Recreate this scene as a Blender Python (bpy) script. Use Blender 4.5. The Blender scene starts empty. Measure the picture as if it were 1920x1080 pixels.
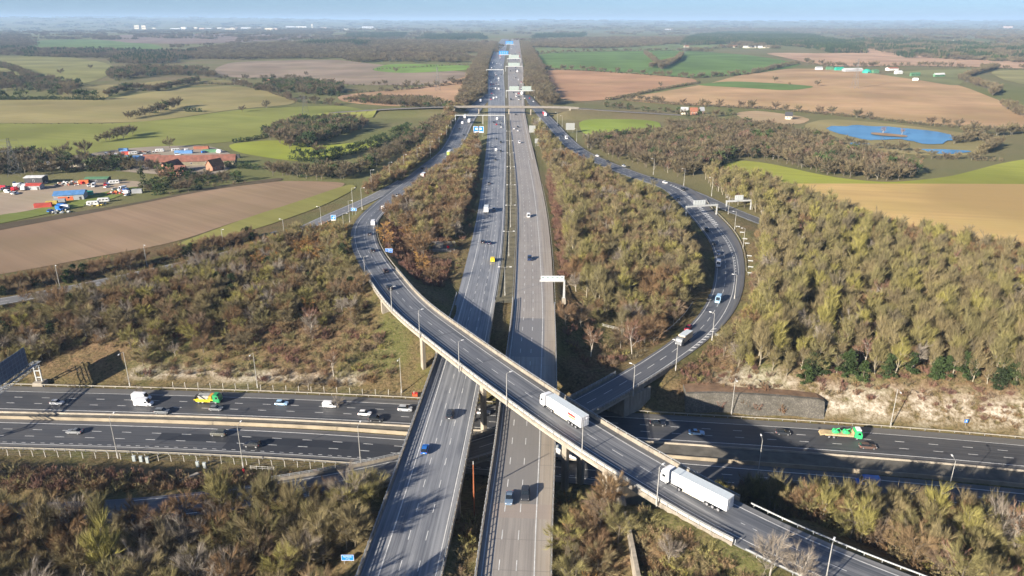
import bpy, bmesh, math, random
import numpy as np
from mathutils import Vector, Matrix, noise as mnoise

random.seed(7); np.random.seed(7)
R = math.radians
scene = bpy.context.scene
COL = scene.collection

# ---------------------------------------------------------------- camera, sky, sun, exposure
CAM_H, PITCH, FPX = 100.0, R(20.1), 1368.0          # camera height above the north-south road, tilt, focal length (px of 1920)
cam = bpy.data.cameras.new('camera'); cam_o = bpy.data.objects.new('camera', cam); COL.objects.link(cam_o)
cam_o.location = (0, 0, CAM_H); cam_o.rotation_euler = (R(90) - PITCH, 0, 0)
cam.sensor_width = 36.0; cam.lens = 36.0 * FPX / 1920.0; cam.clip_start = 1.0; cam.clip_end = 90000.0
scene.camera = cam_o
SUN_EL, SUN_AZ = R(19.4), R(227.3)                     # azimuth clockwise from +Y: the sun stands behind and left
world = bpy.data.worlds.new('World'); scene.world = world; world.use_nodes = True
wn = world.node_tree
sky = wn.nodes.new('ShaderNodeTexSky'); sky.sky_type = 'NISHITA'; sky.sun_disc = False
sky.sun_elevation = SUN_EL; sky.sun_rotation = SUN_AZ; sky.altitude = 150.0
sky.air_density = 0.6; sky.dust_density = 0.8; sky.ozone_density = 5.0
bg = wn.nodes['Background']; bg.inputs['Strength'].default_value = 0.058
wn.links.new(sky.outputs['Color'], bg.inputs['Color'])
sun = bpy.data.lights.new('sun', 'SUN'); sun.energy = 5.0; sun.angle = R(0.5); sun.color = (1.0, 0.90, 0.76)
sun_o = bpy.data.objects.new('sun', sun); COL.objects.link(sun_o)
sdir = Vector((math.sin(SUN_AZ) * math.cos(SUN_EL), math.cos(SUN_AZ) * math.cos(SUN_EL), math.sin(SUN_EL)))
sun_o.rotation_euler = sdir.to_track_quat('Z', 'Y').to_euler(); sun_o.location = (-200, -150, 200)
vs = scene.view_settings; vs.view_transform = 'Standard'; vs.look = 'None'; vs.exposure = 1.35; vs.gamma = 1.0
vs.use_curve_mapping = False
scene.cycles.volume_bounces = 0; scene.cycles.max_bounces = 3; scene.cycles.diffuse_bounces = 2; scene.cycles.use_light_tree = False
scene.cycles.glossy_bounces = 2; scene.cycles.transparent_max_bounces = 4; scene.cycles.transmission_bounces = 2

# ---------------------------------------------------------------- helpers
def tag(o, label=None, cat=None, group=None, kind=None):
    if label: o['label'] = label
    if cat: o['category'] = cat
    if group: o['group'] = group
    if kind: o['kind'] = kind
    return o

def empty(name, loc=(0, 0, 0), rz=0.0):
    o = bpy.data.objects.new(name, None); COL.objects.link(o)
    o.location = loc; o.rotation_euler = (0, 0, rz); o.empty_display_size = 0.5
    return o

def link(name, me, parent=None, loc=None, rot=None, scale=None):
    o = bpy.data.objects.new(name, me); COL.objects.link(o)
    if parent is not None: o.parent = parent
    if loc is not None: o.location = loc
    if rot is not None: o.rotation_euler = rot
    if scale is not None: o.scale = scale
    return o

def copy_tree(o, parent=None):
    c = o.copy(); COL.objects.link(c); c.parent = parent
    for ch in o.children: copy_tree(ch, c)
    return c

class MB:
    """collects boxes, prisms, tubes and sweeps into one mesh"""
    def __init__(s): s.v = []; s.f = []; s.m = []
    def add(s, vs, fs, mi=0):
        b = len(s.v); s.v += [tuple(p) for p in vs]
        for f in fs: s.f.append(tuple(i + b for i in f)); s.m.append(mi)
        return s
    def box(s, c, d, mi=0, rz=0.0):
        hx, hy, hz = d[0] / 2, d[1] / 2, d[2] / 2; co, si = math.cos(rz), math.sin(rz)
        vs = []
        for z in (-hz, hz):
            for x, y in ((-hx, -hy), (hx, -hy), (hx, hy), (-hx, hy)):
                vs.append((c[0] + x * co - y * si, c[1] + x * si + y * co, c[2] + z))
        return s.add(vs, [(3, 2, 1, 0), (4, 5, 6, 7), (0, 1, 5, 4), (1, 2, 6, 5), (2, 3, 7, 6), (3, 0, 4, 7)], mi)
    def tube(s, pts, rad, n=6, mi=0, cap=True):
        pts = [Vector(p) for p in pts]
        if not hasattr(rad, '__len__'): rad = [rad] * len(pts)
        rings = []
        for i, p in enumerate(pts):
            t = (pts[min(i + 1, len(pts) - 1)] - pts[max(i - 1, 0)])
            if t.length < 1e-6: t = Vector((0, 0, 1))
            t.normalize(); u = t.orthogonal().normalized() if abs(t.z) < .95 else Vector((1, 0, 0)); w = t.cross(u).normalized(); u = w.cross(t)
            rings.append([p + (u * math.cos(2 * math.pi * k / n) + w * math.sin(2 * math.pi * k / n)) * rad[i] for k in range(n)])
        vs = [q for r in rings for q in r]; fs = []
        for i in range(len(pts) - 1):
            for k in range(n):
                a = i * n + k; b = i * n + (k + 1) % n; fs.append((a, b, b + n, a + n))
        if cap: fs.append(tuple(range(n - 1, -1, -1))); fs.append(tuple((len(pts) - 1) * n + k for k in range(n)))
        return s.add(vs, fs, mi)
    def prism(s, prof, x0, x1, mi=0, axis='x'):
        """closed profile (a,b) extruded along an axis; axis x: (a,b)=(y,z); axis y: (a,b)=(x,z); axis z: (a,b)=(x,y)"""
        n = len(prof); vs = []
        for q in (x0, x1):
            for a, b in prof: vs.append({'x': (q, a, b), 'y': (a, q, b), 'z': (a, b, q)}[axis])
        fs = [tuple(range(n))[::-1], tuple(range(n, 2 * n))] + [(i, (i + 1) % n, n + (i + 1) % n, n + i) for i in range(n)]
        return s.add(vs, fs, mi)
    def lathe(s, prof, c=(0, 0, 0), n=10, mi=0, axis='z'):
        vs = []
        for r, h in prof:
            for k in range(n):
                a = 2 * math.pi * k / n; p = (r * math.cos(a), r * math.sin(a))
                q = (p[0], p[1], h) if axis == 'z' else ((p[0], h, p[1]) if axis == 'y' else (h, p[0], p[1]))
                vs.append((c[0] + q[0], c[1] + q[1], c[2] + q[2]))
        fs = []
        for i in range(len(prof) - 1):
            for k in range(n):
                a = i * n + k; b = i * n + (k + 1) % n; fs.append((a, b, b + n, a + n))
        fs.append(tuple(range(n))[::-1]); fs.append(tuple((len(prof) - 1) * n + k for k in range(n)))
        return s.add(vs, fs, mi)
    def mesh(s, name, mats=(), smooth=False, fix=True):
        me = bpy.data.meshes.new(name); me.from_pydata(s.v, [], s.f)
        for m in (mats if isinstance(mats, (list, tuple)) else [mats]): me.materials.append(m)
        if len(me.materials) > 1: me.polygons.foreach_set('material_index', s.m)
        if fix:
            bm = bmesh.new(); bm.from_mesh(me); bmesh.ops.recalc_face_normals(bm, faces=bm.faces); bm.to_mesh(me); bm.free()
        if smooth: me.polygons.foreach_set('use_smooth', [True] * len(me.polygons))
        me.update(); return me
    def build(s, name, mats, parent=None, loc=None, rot=None, smooth=False, fix=True):
        return link(name, s.mesh(name, mats, smooth, fix), parent, loc, rot)

# ---------------------------------------------------------------- pixel <-> ground maths used to place surveyed points
CP, SP = math.cos(PITCH), math.sin(PITCH)
def at(px, py, z=0.0):
    """world point where the ray through photo pixel (1920 wide) meets height z"""
    a = (px - 960) / FPX; b = (540 - py) / FPX
    dy = CP + b * SP; dz = -SP + b * CP
    t = (z - CAM_H) / min(dz, -0.0015)
    return (a * t, dy * t)

def project(X, Y, Z):
    d = Z - CAM_H; dep = Y * CP - d * SP; v = Y * SP + d * CP
    return 960 + FPX * X / dep, 540 - FPX * v / dep, dep

# ---------------------------------------------------------------- materials
MATS = {}
def nodes_of(name):
    m = bpy.data.materials.new(name); m.use_nodes = True; nt = m.node_tree
    return m, nt, nt.nodes['Principled BSDF']

def N(nt, t, **kw):
    n = nt.nodes.new(t)
    for k, v in kw.items():
        if k.startswith('i_'):
            key = k[2:]; key = int(key) if key.isdigit() else key
            n.inputs[key].default_value = v
        else: setattr(n, k, v)
    return n

def mixc(nt, fac, a, b, bt='MIX'):
    n = nt.nodes.new('ShaderNodeMix'); n.data_type = 'RGBA'; n.blend_type = bt; n.clamp_factor = True
    for sock, val in ((n.inputs[0], fac), (n.inputs[6], a), (n.inputs[7], b)):
        if hasattr(val, 'is_linked') or isinstance(val, bpy.types.NodeSocket): nt.links.new(val, sock)
        elif isinstance(val, (int, float)): sock.default_value = val
        else: sock.default_value = (val[0], val[1], val[2], 1.0)
    return n.outputs[2]

def ramp(nt, src, stops, interp='LINEAR'):
    n = nt.nodes.new('ShaderNodeValToRGB'); cr = n.color_ramp; cr.interpolation = interp
    while len(cr.elements) < len(stops): cr.elements.new(0.5)
    for e, (p, c) in zip(cr.elements, stops):
        e.position = p; e.color = (c, c, c, 1) if isinstance(c, (int, float)) else (c[0], c[1], c[2], 1)
    nt.links.new(src, n.inputs[0]); return n.outputs[0]

def math_n(nt, op, a, b=0.0, clamp=False):
    n = nt.nodes.new('ShaderNodeMath'); n.operation = op; n.use_clamp = clamp
    for i, v in enumerate((a, b)):
        if isinstance(v, bpy.types.NodeSocket): nt.links.new(v, n.inputs[i])
        else: n.inputs[i].default_value = v
    return n.outputs[0]

def noise_n(nt, vec, scale, detail=3.0, rough=0.55):
    n = nt.nodes.new('ShaderNodeTexNoise'); n.inputs['Scale'].default_value = scale
    n.inputs['Detail'].default_value = detail; n.inputs['Roughness'].default_value = rough
    if vec is not None: nt.links.new(vec, n.inputs['Vector'])
    return n.outputs['Fac']

def plain(name, c, rough=0.6, metal=0.0, var=0.18, scale=1.5, spec=0.4, rnd=0.0):
    """a painted, metal or mineral surface with soft blotches of wear"""
    if name in MATS: return MATS[name]
    m, nt, b = nodes_of(name)
    tc = N(nt, 'ShaderNodeTexCoord'); f = noise_n(nt, tc.outputs['Object'], scale, 4, 0.6)
    d = tuple(x * (1 - var) for x in c); e = tuple(min(1, x * (1 + var)) for x in c)
    col = mixc(nt, ramp(nt, f, [(0.3, 0.0), (0.7, 1.0)]), d, e)
    if rnd:
        oi = N(nt, 'ShaderNodeObjectInfo'); h = N(nt, 'ShaderNodeHueSaturation')
        nt.links.new(math_n(nt, 'ADD', math_n(nt, 'MULTIPLY', oi.outputs['Random'], rnd), 1 - rnd / 2), h.inputs['Value'])
        nt.links.new(col, h.inputs['Color']); col = h.outputs[0]
    nt.links.new(col, b.inputs['Base Color']); b.inputs['Roughness'].default_value = rough
    b.inputs['Metallic'].default_value = metal; b.inputs['Specular IOR Level'].default_value = spec
    MATS[name] = m; return m

def road_mat(name, base, dark, light, bands=None, streak=0.5, joints=0.0, patch=None):
    """asphalt or concrete: wheel tracks and stains run along the road (UV: u metres across, v metres along)"""
    m, nt, b = nodes_of(name)
    uv = N(nt, 'ShaderNodeUVMap'); sep = N(nt, 'ShaderNodeSeparateXYZ'); nt.links.new(uv.outputs[0], sep.inputs[0])
    u, v = sep.outputs[0], sep.outputs[1]
    def vec(su, sv):
        c = N(nt, 'ShaderNodeCombineXYZ'); nt.links.new(math_n(nt, 'MULTIPLY', u, su), c.inputs[0]); nt.links.new(math_n(nt, 'MULTIPLY', v, sv), c.inputs[1]); return c.outputs[0]
    col = (base[0], base[1], base[2])
    if bands:
        stops = [((p + 10.0) / 20.0, c) for p, c in bands]
        col = ramp(nt, math_n(nt, 'ADD', math_n(nt, 'MULTIPLY', u, 0.05), 0.5), stops, 'CONSTANT')
    else:
        c0 = N(nt, 'ShaderNodeRGB'); c0.outputs[0].default_value = (*col, 1); col = c0.outputs[0]
    s1 = noise_n(nt, vec(1.6, 0.012), 1.0, 3, 0.6)         # long wheel streaks
    s2 = noise_n(nt, vec(0.25, 0.05), 1.0, 4, 0.6)         # broad patches
    s3 = noise_n(nt, vec(3.0, 3.0), 2.0, 3, 0.7)            # grain
    col = mixc(nt, math_n(nt, 'MULTIPLY', ramp(nt, s1, [(0.48, 0.0), (0.62, 1.0)]), streak), col, dark)
    col = mixc(nt, math_n(nt, 'MULTIPLY', ramp(nt, s1, [(0.34, 1.0), (0.46, 0.0)]), streak * 0.9), col, light)
    col = mixc(nt, math_n(nt, 'MULTIPLY', ramp(nt, s2, [(0.42, 0.0), (0.62, 1.0)]), 0.35), col, light)
    col = mixc(nt, math_n(nt, 'MULTIPLY', ramp(nt, s3, [(0.4, 0.0), (0.7, 1.0)]), 0.2), col, dark)
    if joints:
        w = math_n(nt, 'FRACT', math_n(nt, 'DIVIDE', v, joints)); jm = math_n(nt, 'LESS_THAN', w, 0.03)
        col = mixc(nt, math_n(nt, 'MULTIPLY', jm, 0.45), col, dark)
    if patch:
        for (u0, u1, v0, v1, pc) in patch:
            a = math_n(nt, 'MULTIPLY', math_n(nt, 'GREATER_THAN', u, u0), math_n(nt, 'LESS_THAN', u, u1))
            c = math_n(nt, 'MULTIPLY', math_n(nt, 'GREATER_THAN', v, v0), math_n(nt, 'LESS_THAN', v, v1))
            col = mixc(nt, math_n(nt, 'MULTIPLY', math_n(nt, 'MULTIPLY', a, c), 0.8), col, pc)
    nt.links.new(col, b.inputs['Base Color']); b.inputs['Roughness'].default_value = 0.55; b.inputs['Specular IOR Level'].default_value = 0.5
    bp = N(nt, 'ShaderNodeBump'); bp.inputs['Strength'].default_value = 0.15; nt.links.new(s3, bp.inputs['Height']); nt.links.new(bp.outputs[0], b.inputs['Normal'])
    return m

M_CONC = plain('concrete', (0.34, 0.30, 0.24), 0.85, 0, 0.22, 0.35)
def stained(name, c, dark):
    m, nt, b = nodes_of(name); geo = N(nt, 'ShaderNodeNewGeometry'); sc = N(nt, 'ShaderNodeVectorMath', operation='MULTIPLY'); sc.inputs[1].default_value = (.9, .9, .12); nt.links.new(geo.outputs['Position'], sc.inputs[0])
    f = noise_n(nt, sc.outputs[0], 1.0, 4, .65); g = noise_n(nt, geo.outputs['Position'], .25, 4, .6)
    col = mixc(nt, ramp(nt, f, [(.42, 0), (.68, .85)]), c, dark); col = mixc(nt, ramp(nt, g, [(.45, 0), (.7, .5)]), col, tuple(x * .7 for x in c))
    nt.links.new(col, b.inputs['Base Color']); b.inputs['Roughness'].default_value = .9; return m
M_CONC2 = stained('pale_concrete', (0.36, 0.315, 0.25), (.19, .165, .13))
M_PARA = stained('parapet_concrete', (0.285, 0.25, 0.20), (.15, .13, .105))
M_PAINT = plain('road_paint', (0.62, 0.62, 0.60), 0.7, 0, 0.22, 0.7)
M_STEEL = plain('galvanised_steel', (0.36, 0.37, 0.37), 0.55, 0.3, 0.15, 2.0)
M_WHITE = plain('white_paint', (0.78, 0.78, 0.77), 0.45, 0, 0.06, 0.8)
M_BLACK = plain('black_rubber', (0.02, 0.02, 0.021), 0.8, 0, 0.2, 3)
M_GLASS = plain('dark_glass', (0.015, 0.02, 0.026), 0.12, 0, 0.1, 2, 0.7)
M_RUST = plain('rust_paint', (0.28, 0.09, 0.035), 0.8, 0, 0.3, 1.0)
M_BLUE = plain('sign_blue', (0.008, 0.20, 0.72), 0.45, 0, 0.05, 1)
M_SIGNW = plain('sign_white', (0.80, 0.80, 0.80), 0.45, 0, 0.03, 1)
M_SIGNG = plain('sign_back_grey', (0.30, 0.31, 0.30), 0.6, 0.1, 0.1, 1.5)
M_RED = plain('red_paint', (0.62, 0.02, 0.02), 0.45, 0, 0.1, 1)
# ---------------------------------------------------------------- road alignments (x, y, z, width) in metres
class Path:
    def __init__(s, pts, step=2.5):
        P = np.array(pts, float); n = len(P)
        k = np.r_[0, np.cumsum(np.linalg.norm(np.diff(P[:, :2], axis=0), axis=1))]
        # natural cubic spline through the points
        h = np.diff(k); A = np.zeros((n, n)); B = np.zeros((n, P.shape[1])); A[0, 0] = A[-1, -1] = 1
        for i in range(1, n - 1):
            A[i, i - 1] = h[i - 1]; A[i, i] = 2 * (h[i - 1] + h[i]); A[i, i + 1] = h[i]
            B[i] = 3 * ((P[i + 1] - P[i]) / h[i] - (P[i] - P[i - 1]) / h[i - 1])
        c = np.linalg.solve(A, B)
        ts = []; t = 0.0
        while t < k[-1]: ts.append(t); t += step * max(1.0, t / 260.0)
        ts.append(k[-1]); ts = np.array(ts); out = np.zeros((len(ts), P.shape[1]))
        for j, t in enumerate(ts):
            i = min(max(np.searchsorted(k, t) - 1, 0), n - 2); d = t - k[i]
            b = (P[i + 1] - P[i]) / h[i] - h[i] * (2 * c[i] + c[i + 1]) / 3; dd = (c[i + 1] - c[i]) / (3 * h[i])
            out[j] = P[i] + b * d + c[i] * d * d + dd * d ** 3
            out[j, 2:] = P[i, 2:] + (P[i + 1, 2:] - P[i, 2:]) * (d / h[i])
        s.p = out[:, :3]; s.w = out[:, 3]
        T = np.gradient(s.p[:, :2], axis=0); T /= np.linalg.norm(T, axis=1)[:, None]; s.t = T
        s.n = np.c_[T[:, 1], -T[:, 0]]                               # points to the right of travel
        s.s = np.r_[0, np.cumsum(np.linalg.norm(np.diff(s.p[:, :2], axis=0), axis=1))]
    def at(s, q, off=0.0, dz=0.0, rel=None):
        i = min(max(np.searchsorted(s.s, q) - 1, 0), len(s.s) - 2); f = (q - s.s[i]) / (s.s[i + 1] - s.s[i])
        p = s.p[i] * (1 - f) + s.p[i + 1] * f; nn = s.n[i] * (1 - f) + s.n[i + 1] * f
        if rel is not None: off += rel * (s.w[i] * (1 - f) + s.w[i + 1] * f) / 2
        t = s.t[i] * (1 - f) + s.t[i + 1] * f
        return Vector((p[0] + nn[0] * off, p[1] + nn[1] * off, p[2] + dz)), math.atan2(t[1], t[0])
    def near(s, x, y):
        d = (s.p[:, 0] - x) ** 2 + (s.p[:, 1] - y) ** 2; i = int(np.argmin(d)); i = min(max(i, 1), len(s.s) - 2)
        v = np.array((x, y)) - s.p[i, :2]
        return s.s[i] + float(v @ s.t[i]), float(v @ s.n[i])         # station, offset
    def idx(s, a, b): return [i for i in range(len(s.s)) if a <= s.s[i] <= b]

NB = Path([(-24.5, 60, 0, 15.4), (-22.6, 95, 0, 15.4), (-20.7, 125, 0, 15.4), (-19, 155, 0, 15.4), (-16.6, 200, 0, 15.0), (-14.3, 250, 0, 14.6),
           (-12.5, 310, 0, 15.4), (-11.6, 380, 0, 15.2), (-11.8, 450, 0, 15.2), (-13.6, 640, 0, 17), (-17.6, 857, 0, 19.6), (-24, 1150, 0, 26), (-34, 1620, 0, 32), (-41, 2400, 0, 40), (-44, 3600, 0, 44), (-40, 4600, 0, 44)])
SB = Path([(-3.4, 60, 0, 13.4), (-.8, 95, 0, 13.6), (1.0, 125, 0, 14.0), (3.0, 155, 0, 14.4), (5.3, 195, 0, 15.2), (7.6, 243, 0, 14.9), (9.7, 310, 0, 16),
           (10.9, 380, 0, 16.5), (11, 450, 0, 16.4), (8.6, 640, 0, 17), (6.1, 857, 0, 18.4), (6.2, 1150, 0, 24), (8, 1620, 0, 34), (10, 2400, 0, 40), (14, 3600, 0, 44), (20, 4600, 0, 44)])
ZM = -13.0
EB = Path([(-330, 215, ZM, 17), (-160, 205.9, ZM, 17), (-53, 199.2, ZM, 16.6), (50, 187.4, ZM, 16.3), (112, 179.3, ZM, 16.8), (145, 173.6, ZM, 17), (220, 158, ZM, 17), (330, 132, ZM, 17)])
WB = Path([(-330, 195, ZM, 15.6), (-150, 185.6, ZM, 15.6), (-60, 179.6, ZM, 15.6), (47, 164.0, ZM, 15.6), (108, 154.5, ZM, 15.6), (140, 148.6, ZM, 15.6), (220, 131.5, ZM, 15.6), (330, 104, ZM, 15.6)])
MID = Path([(-330, 205.5, ZM, 41), (-150, 195.7, ZM, 41), (-57, 189.4, ZM, 41), (48, 175.5, ZM, 42), (110, 166.9, ZM, 42), (143, 161, ZM, 42), (220, 145, ZM, 42), (330, 118, ZM, 42)])
FLY = Path([(112, 78, 2.5, 12.6), (84, 94, 3.4, 12.6), (62.5, 107.6, 4.6, 12.6), (47, 119, 5.9, 12.6), (30, 136.6, 6.9, 12.8), (17.6, 152, 7.2, 12.8), (4.2, 171, 7.3, 12.8), (-9.3, 191.6, 7.2, 12.8),
            (-21.3, 210.9, 7, 12.8), (-34.4, 233.5, 6.7, 12.6), (-48.5, 266, 6.0, 12.4), (-61.5, 301, 5, 12.2), (-69.2, 328, 4, 12), (-73.8, 352, 3.1, 11.6), (-75.4, 372, 2.4, 11.6), (-74.8, 398, 1.6, 11.8),
            (-72.3, 428, 1.0, 12), (-67, 470, 0.5, 14), (-60, 525, 0.1, 16), (-53, 590, -0.05, 14.5), (-50, 680, -0.05, 17), (-50, 770, -0.05, 19), (-48, 860, -0.05, 20), (-41, 980, -0.05, 16), (-33, 1100, -0.05, 10)])
SLIP = Path([(-150, 143, -9, 9), (-100, 141.5, -7.4, 9), (-62, 146.5, -6.4, 9.2), (-29, 156.8, -6, 9.6), (-4, 169.5, -6, 9.6), (21.3, 189.6, -6, 9.6), (45, 214, -5.7, 9.6), (66, 239, -5, 10.2), (82, 266, -4.1, 11.6),
             (95.5, 303, -3.3, 12.6), (101.2, 325, -3, 13.2), (105, 347, -2.5, 14.6), (106.3, 366, -2, 15.6), (106.6, 388, -1.5, 15.6), (106.4, 414, -1.0, 15.6), (107, 441, -.6, 19), (103.5, 464, -.3, 17), (92, 487, -.15, 13.5), (76, 526, -0.05, 13), (57, 594, -0.05, 13),
             (49, 655, -0.05, 13), (45, 711, -0.05, 12.5), (41.5, 764, -0.05, 12.5), (34.5, 857, -0.05, 13.5), (28, 960, -0.05, 12), (22, 1080, -0.05, 9)])
EXIT = Path([(112, 452, -.65, 8), (116.5, 437, -.8, 8.4), (121.6, 418, -1, 8.4), (132.5, 385, -1.3, 8.4), (145, 357, -1.6, 8.4), (170, 325, -1.8, 8.4), (210, 296, -2, 8.4), (270, 270, -2, 8.4)])
JOIN = Path([(-400, 190, -2, 8.6), (-330, 212, -1.8, 8.6), (-260, 234, -1.5, 8.6), (-196, 262, -1.2, 8.6), (-152, 300, -1, 8.6), (-116, 343, -.8, 8.6), (-102, 382, -.6, 8.8), (-89.5, 416, -.2, 9), (-80, 446, .3, 8.8), (-73.5, 480, .35, 6)])
OVER = Path([(-210, 858, 1.0, 7.5), (-140, 858, 5.4, 7.5), (-90, 856.5, 7.6, 7.5), (-40, 855, 8, 7.5), (30, 851, 8, 7.5), (62, 848, 7.8, 7.5), (110, 840, 5.5, 7.5), (190, 838, 1, 7.5)])

# ---------------------------------------------------------------- terrain
def sstep(a, b, x):
    t = np.clip((x - a) / (b - a), 0, 1); return t * t * (3 - 2 * t)

def roll(x, y):
    """gentle relief of the open country, nil near the interchange"""
    x = np.asarray(x, float); y = np.asarray(y, float); r = np.hypot(x, y - 200)
    a = sstep(330, 900, r)
    h = 2.2 * np.sin(x / 171 + 1.3) * np.sin(y / 223 + .4) + 2.0 * np.sin((x + .7 * y) / 310 + 2.1) + 1.2 * np.sin((x - y) / 143)
    b = sstep(1500, 6000, r)
    g = 9 * np.sin(x / 1300 + .6) * np.sin(y / 1700 + 1.0) + 5 * np.sin((x + y) / 870)
    rise = sstep(-2500, -9000, x) * sstep(9000, 16000, y) * 95 + sstep(9000, 22000, y) * 75 + sstep(14000, 24000, y) * 22 * (1 + np.sin(x / 2300 + 1) * .6 + .4 * np.sin(x / 900))
    corr = 1 - np.exp(-(x / 120.0) ** 2) * sstep(300, 420, y)      # the motorway corridor stays level
    return (a * h + b * g) * corr + rise

def ground_base(x, y):
    x = np.asarray(x, float); y = np.asarray(y, float)
    north = -1.0 + 0 * x
    low = sstep(8, 22, x) * (1 - sstep(62, 84, x)) * (1 - sstep(238, 300, y))
    north = north - 6.5 * low
    south = np.where(x < 23.8, -6.0, np.where(x < 60, 1.5, -1.0))
    f = sstep(168, 196, y + 0.11 * x)
    h = south * (1 - f) + north * f
    return h + roll(x, y)

def at_ground(px, py, it=6, dz=0.0):
    z = -1.0
    for _ in range(it):
        X, Y = at(px, py, z); z = float(ground_base(X, Y)) + dz
    return X, Y, z

CUTS = [  # path, bridged y/x test, half width beyond the edge, slope
    (NB, lambda p: (p[:, 1] > 138) & (p[:, 1] < 250), 1.6, 0.5),
    (SB, lambda p: (p[:, 1] > 138) & (p[:, 1] < 246), 1.2, 0.5),
    (FLY, lambda p: (p[:, 0] > -40.5) & (p[:, 0] < 25.5), 1.6, 0.5),
    (JOIN, None, 1.5, 0.5), (EXIT, None, 1.2, 0.5),
    (SLIP, lambda p: (p[:, 0] > -34) & (p[:, 0] < 48), 1.4, 0.5),
    (OVER, lambda p: (p[:, 0] > -66) & (p[:, 0] < 64), 1.2, 0.55),
    (MID, None, 0.0, None)]

def terrain(X, Y):
    X = np.asarray(X, float).ravel(); Y = np.asarray(Y, float).ravel()
    h = ground_base(X, Y)
    for path, bridged, mrg, slope in CUTS:
        p = path.p; keep = np.ones(len(p), bool)
        if bridged is not None: keep &= ~bridged(p)
        p = p[keep]; w = path.w[keep]
        lo, hi = p[:, :2].min(0) - 90, p[:, :2].max(0) + 90
        sel = np.where((X > lo[0]) & (X < hi[0]) & (Y > lo[1]) & (Y < hi[1]))[0]
        for a in range(0, len(sel), 6000):
            q = sel[a:a + 6000]
            d = np.hypot(X[q][:, None] - p[None, :, 0], Y[q][:, None] - p[None, :, 1])
            e = d - w[None] / 2 ; i = np.argmin(e, axis=1); dd = e[np.arange(len(q)), i] - mrg; zr = p[i, 2] - 0.25
            if slope is None:
                s = np.where(Y[q] > p[i, 1], np.where(X[q] > 60, 0.85, 0.40 + 0.0015 * np.clip(X[q] + 60, 0, 120)), np.where(X[q] > 18, .7, 0.34))
                flat = np.where(Y[q] > p[i, 1], 1.5, 4.0)
                o = np.maximum(dd - flat, 0) * s
            else: o = np.maximum(dd, 0) * slope
            h[q] = np.clip(h[q], zr - o, zr + o)
    return h

def axis_lines(c0, c1, step, lo, hi, grow=1.085):
    a = list(np.arange(c0, c1 + .1, step)); s = step
    while a[-1] < hi: s *= grow; a.append(a[-1] + s)
    s = step; b = []
    x = c0
    while x > lo: s *= grow; x -= s; b.append(x)
    return np.array(b[::-1] + a)

def wood_floor(X, Y): return None

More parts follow.
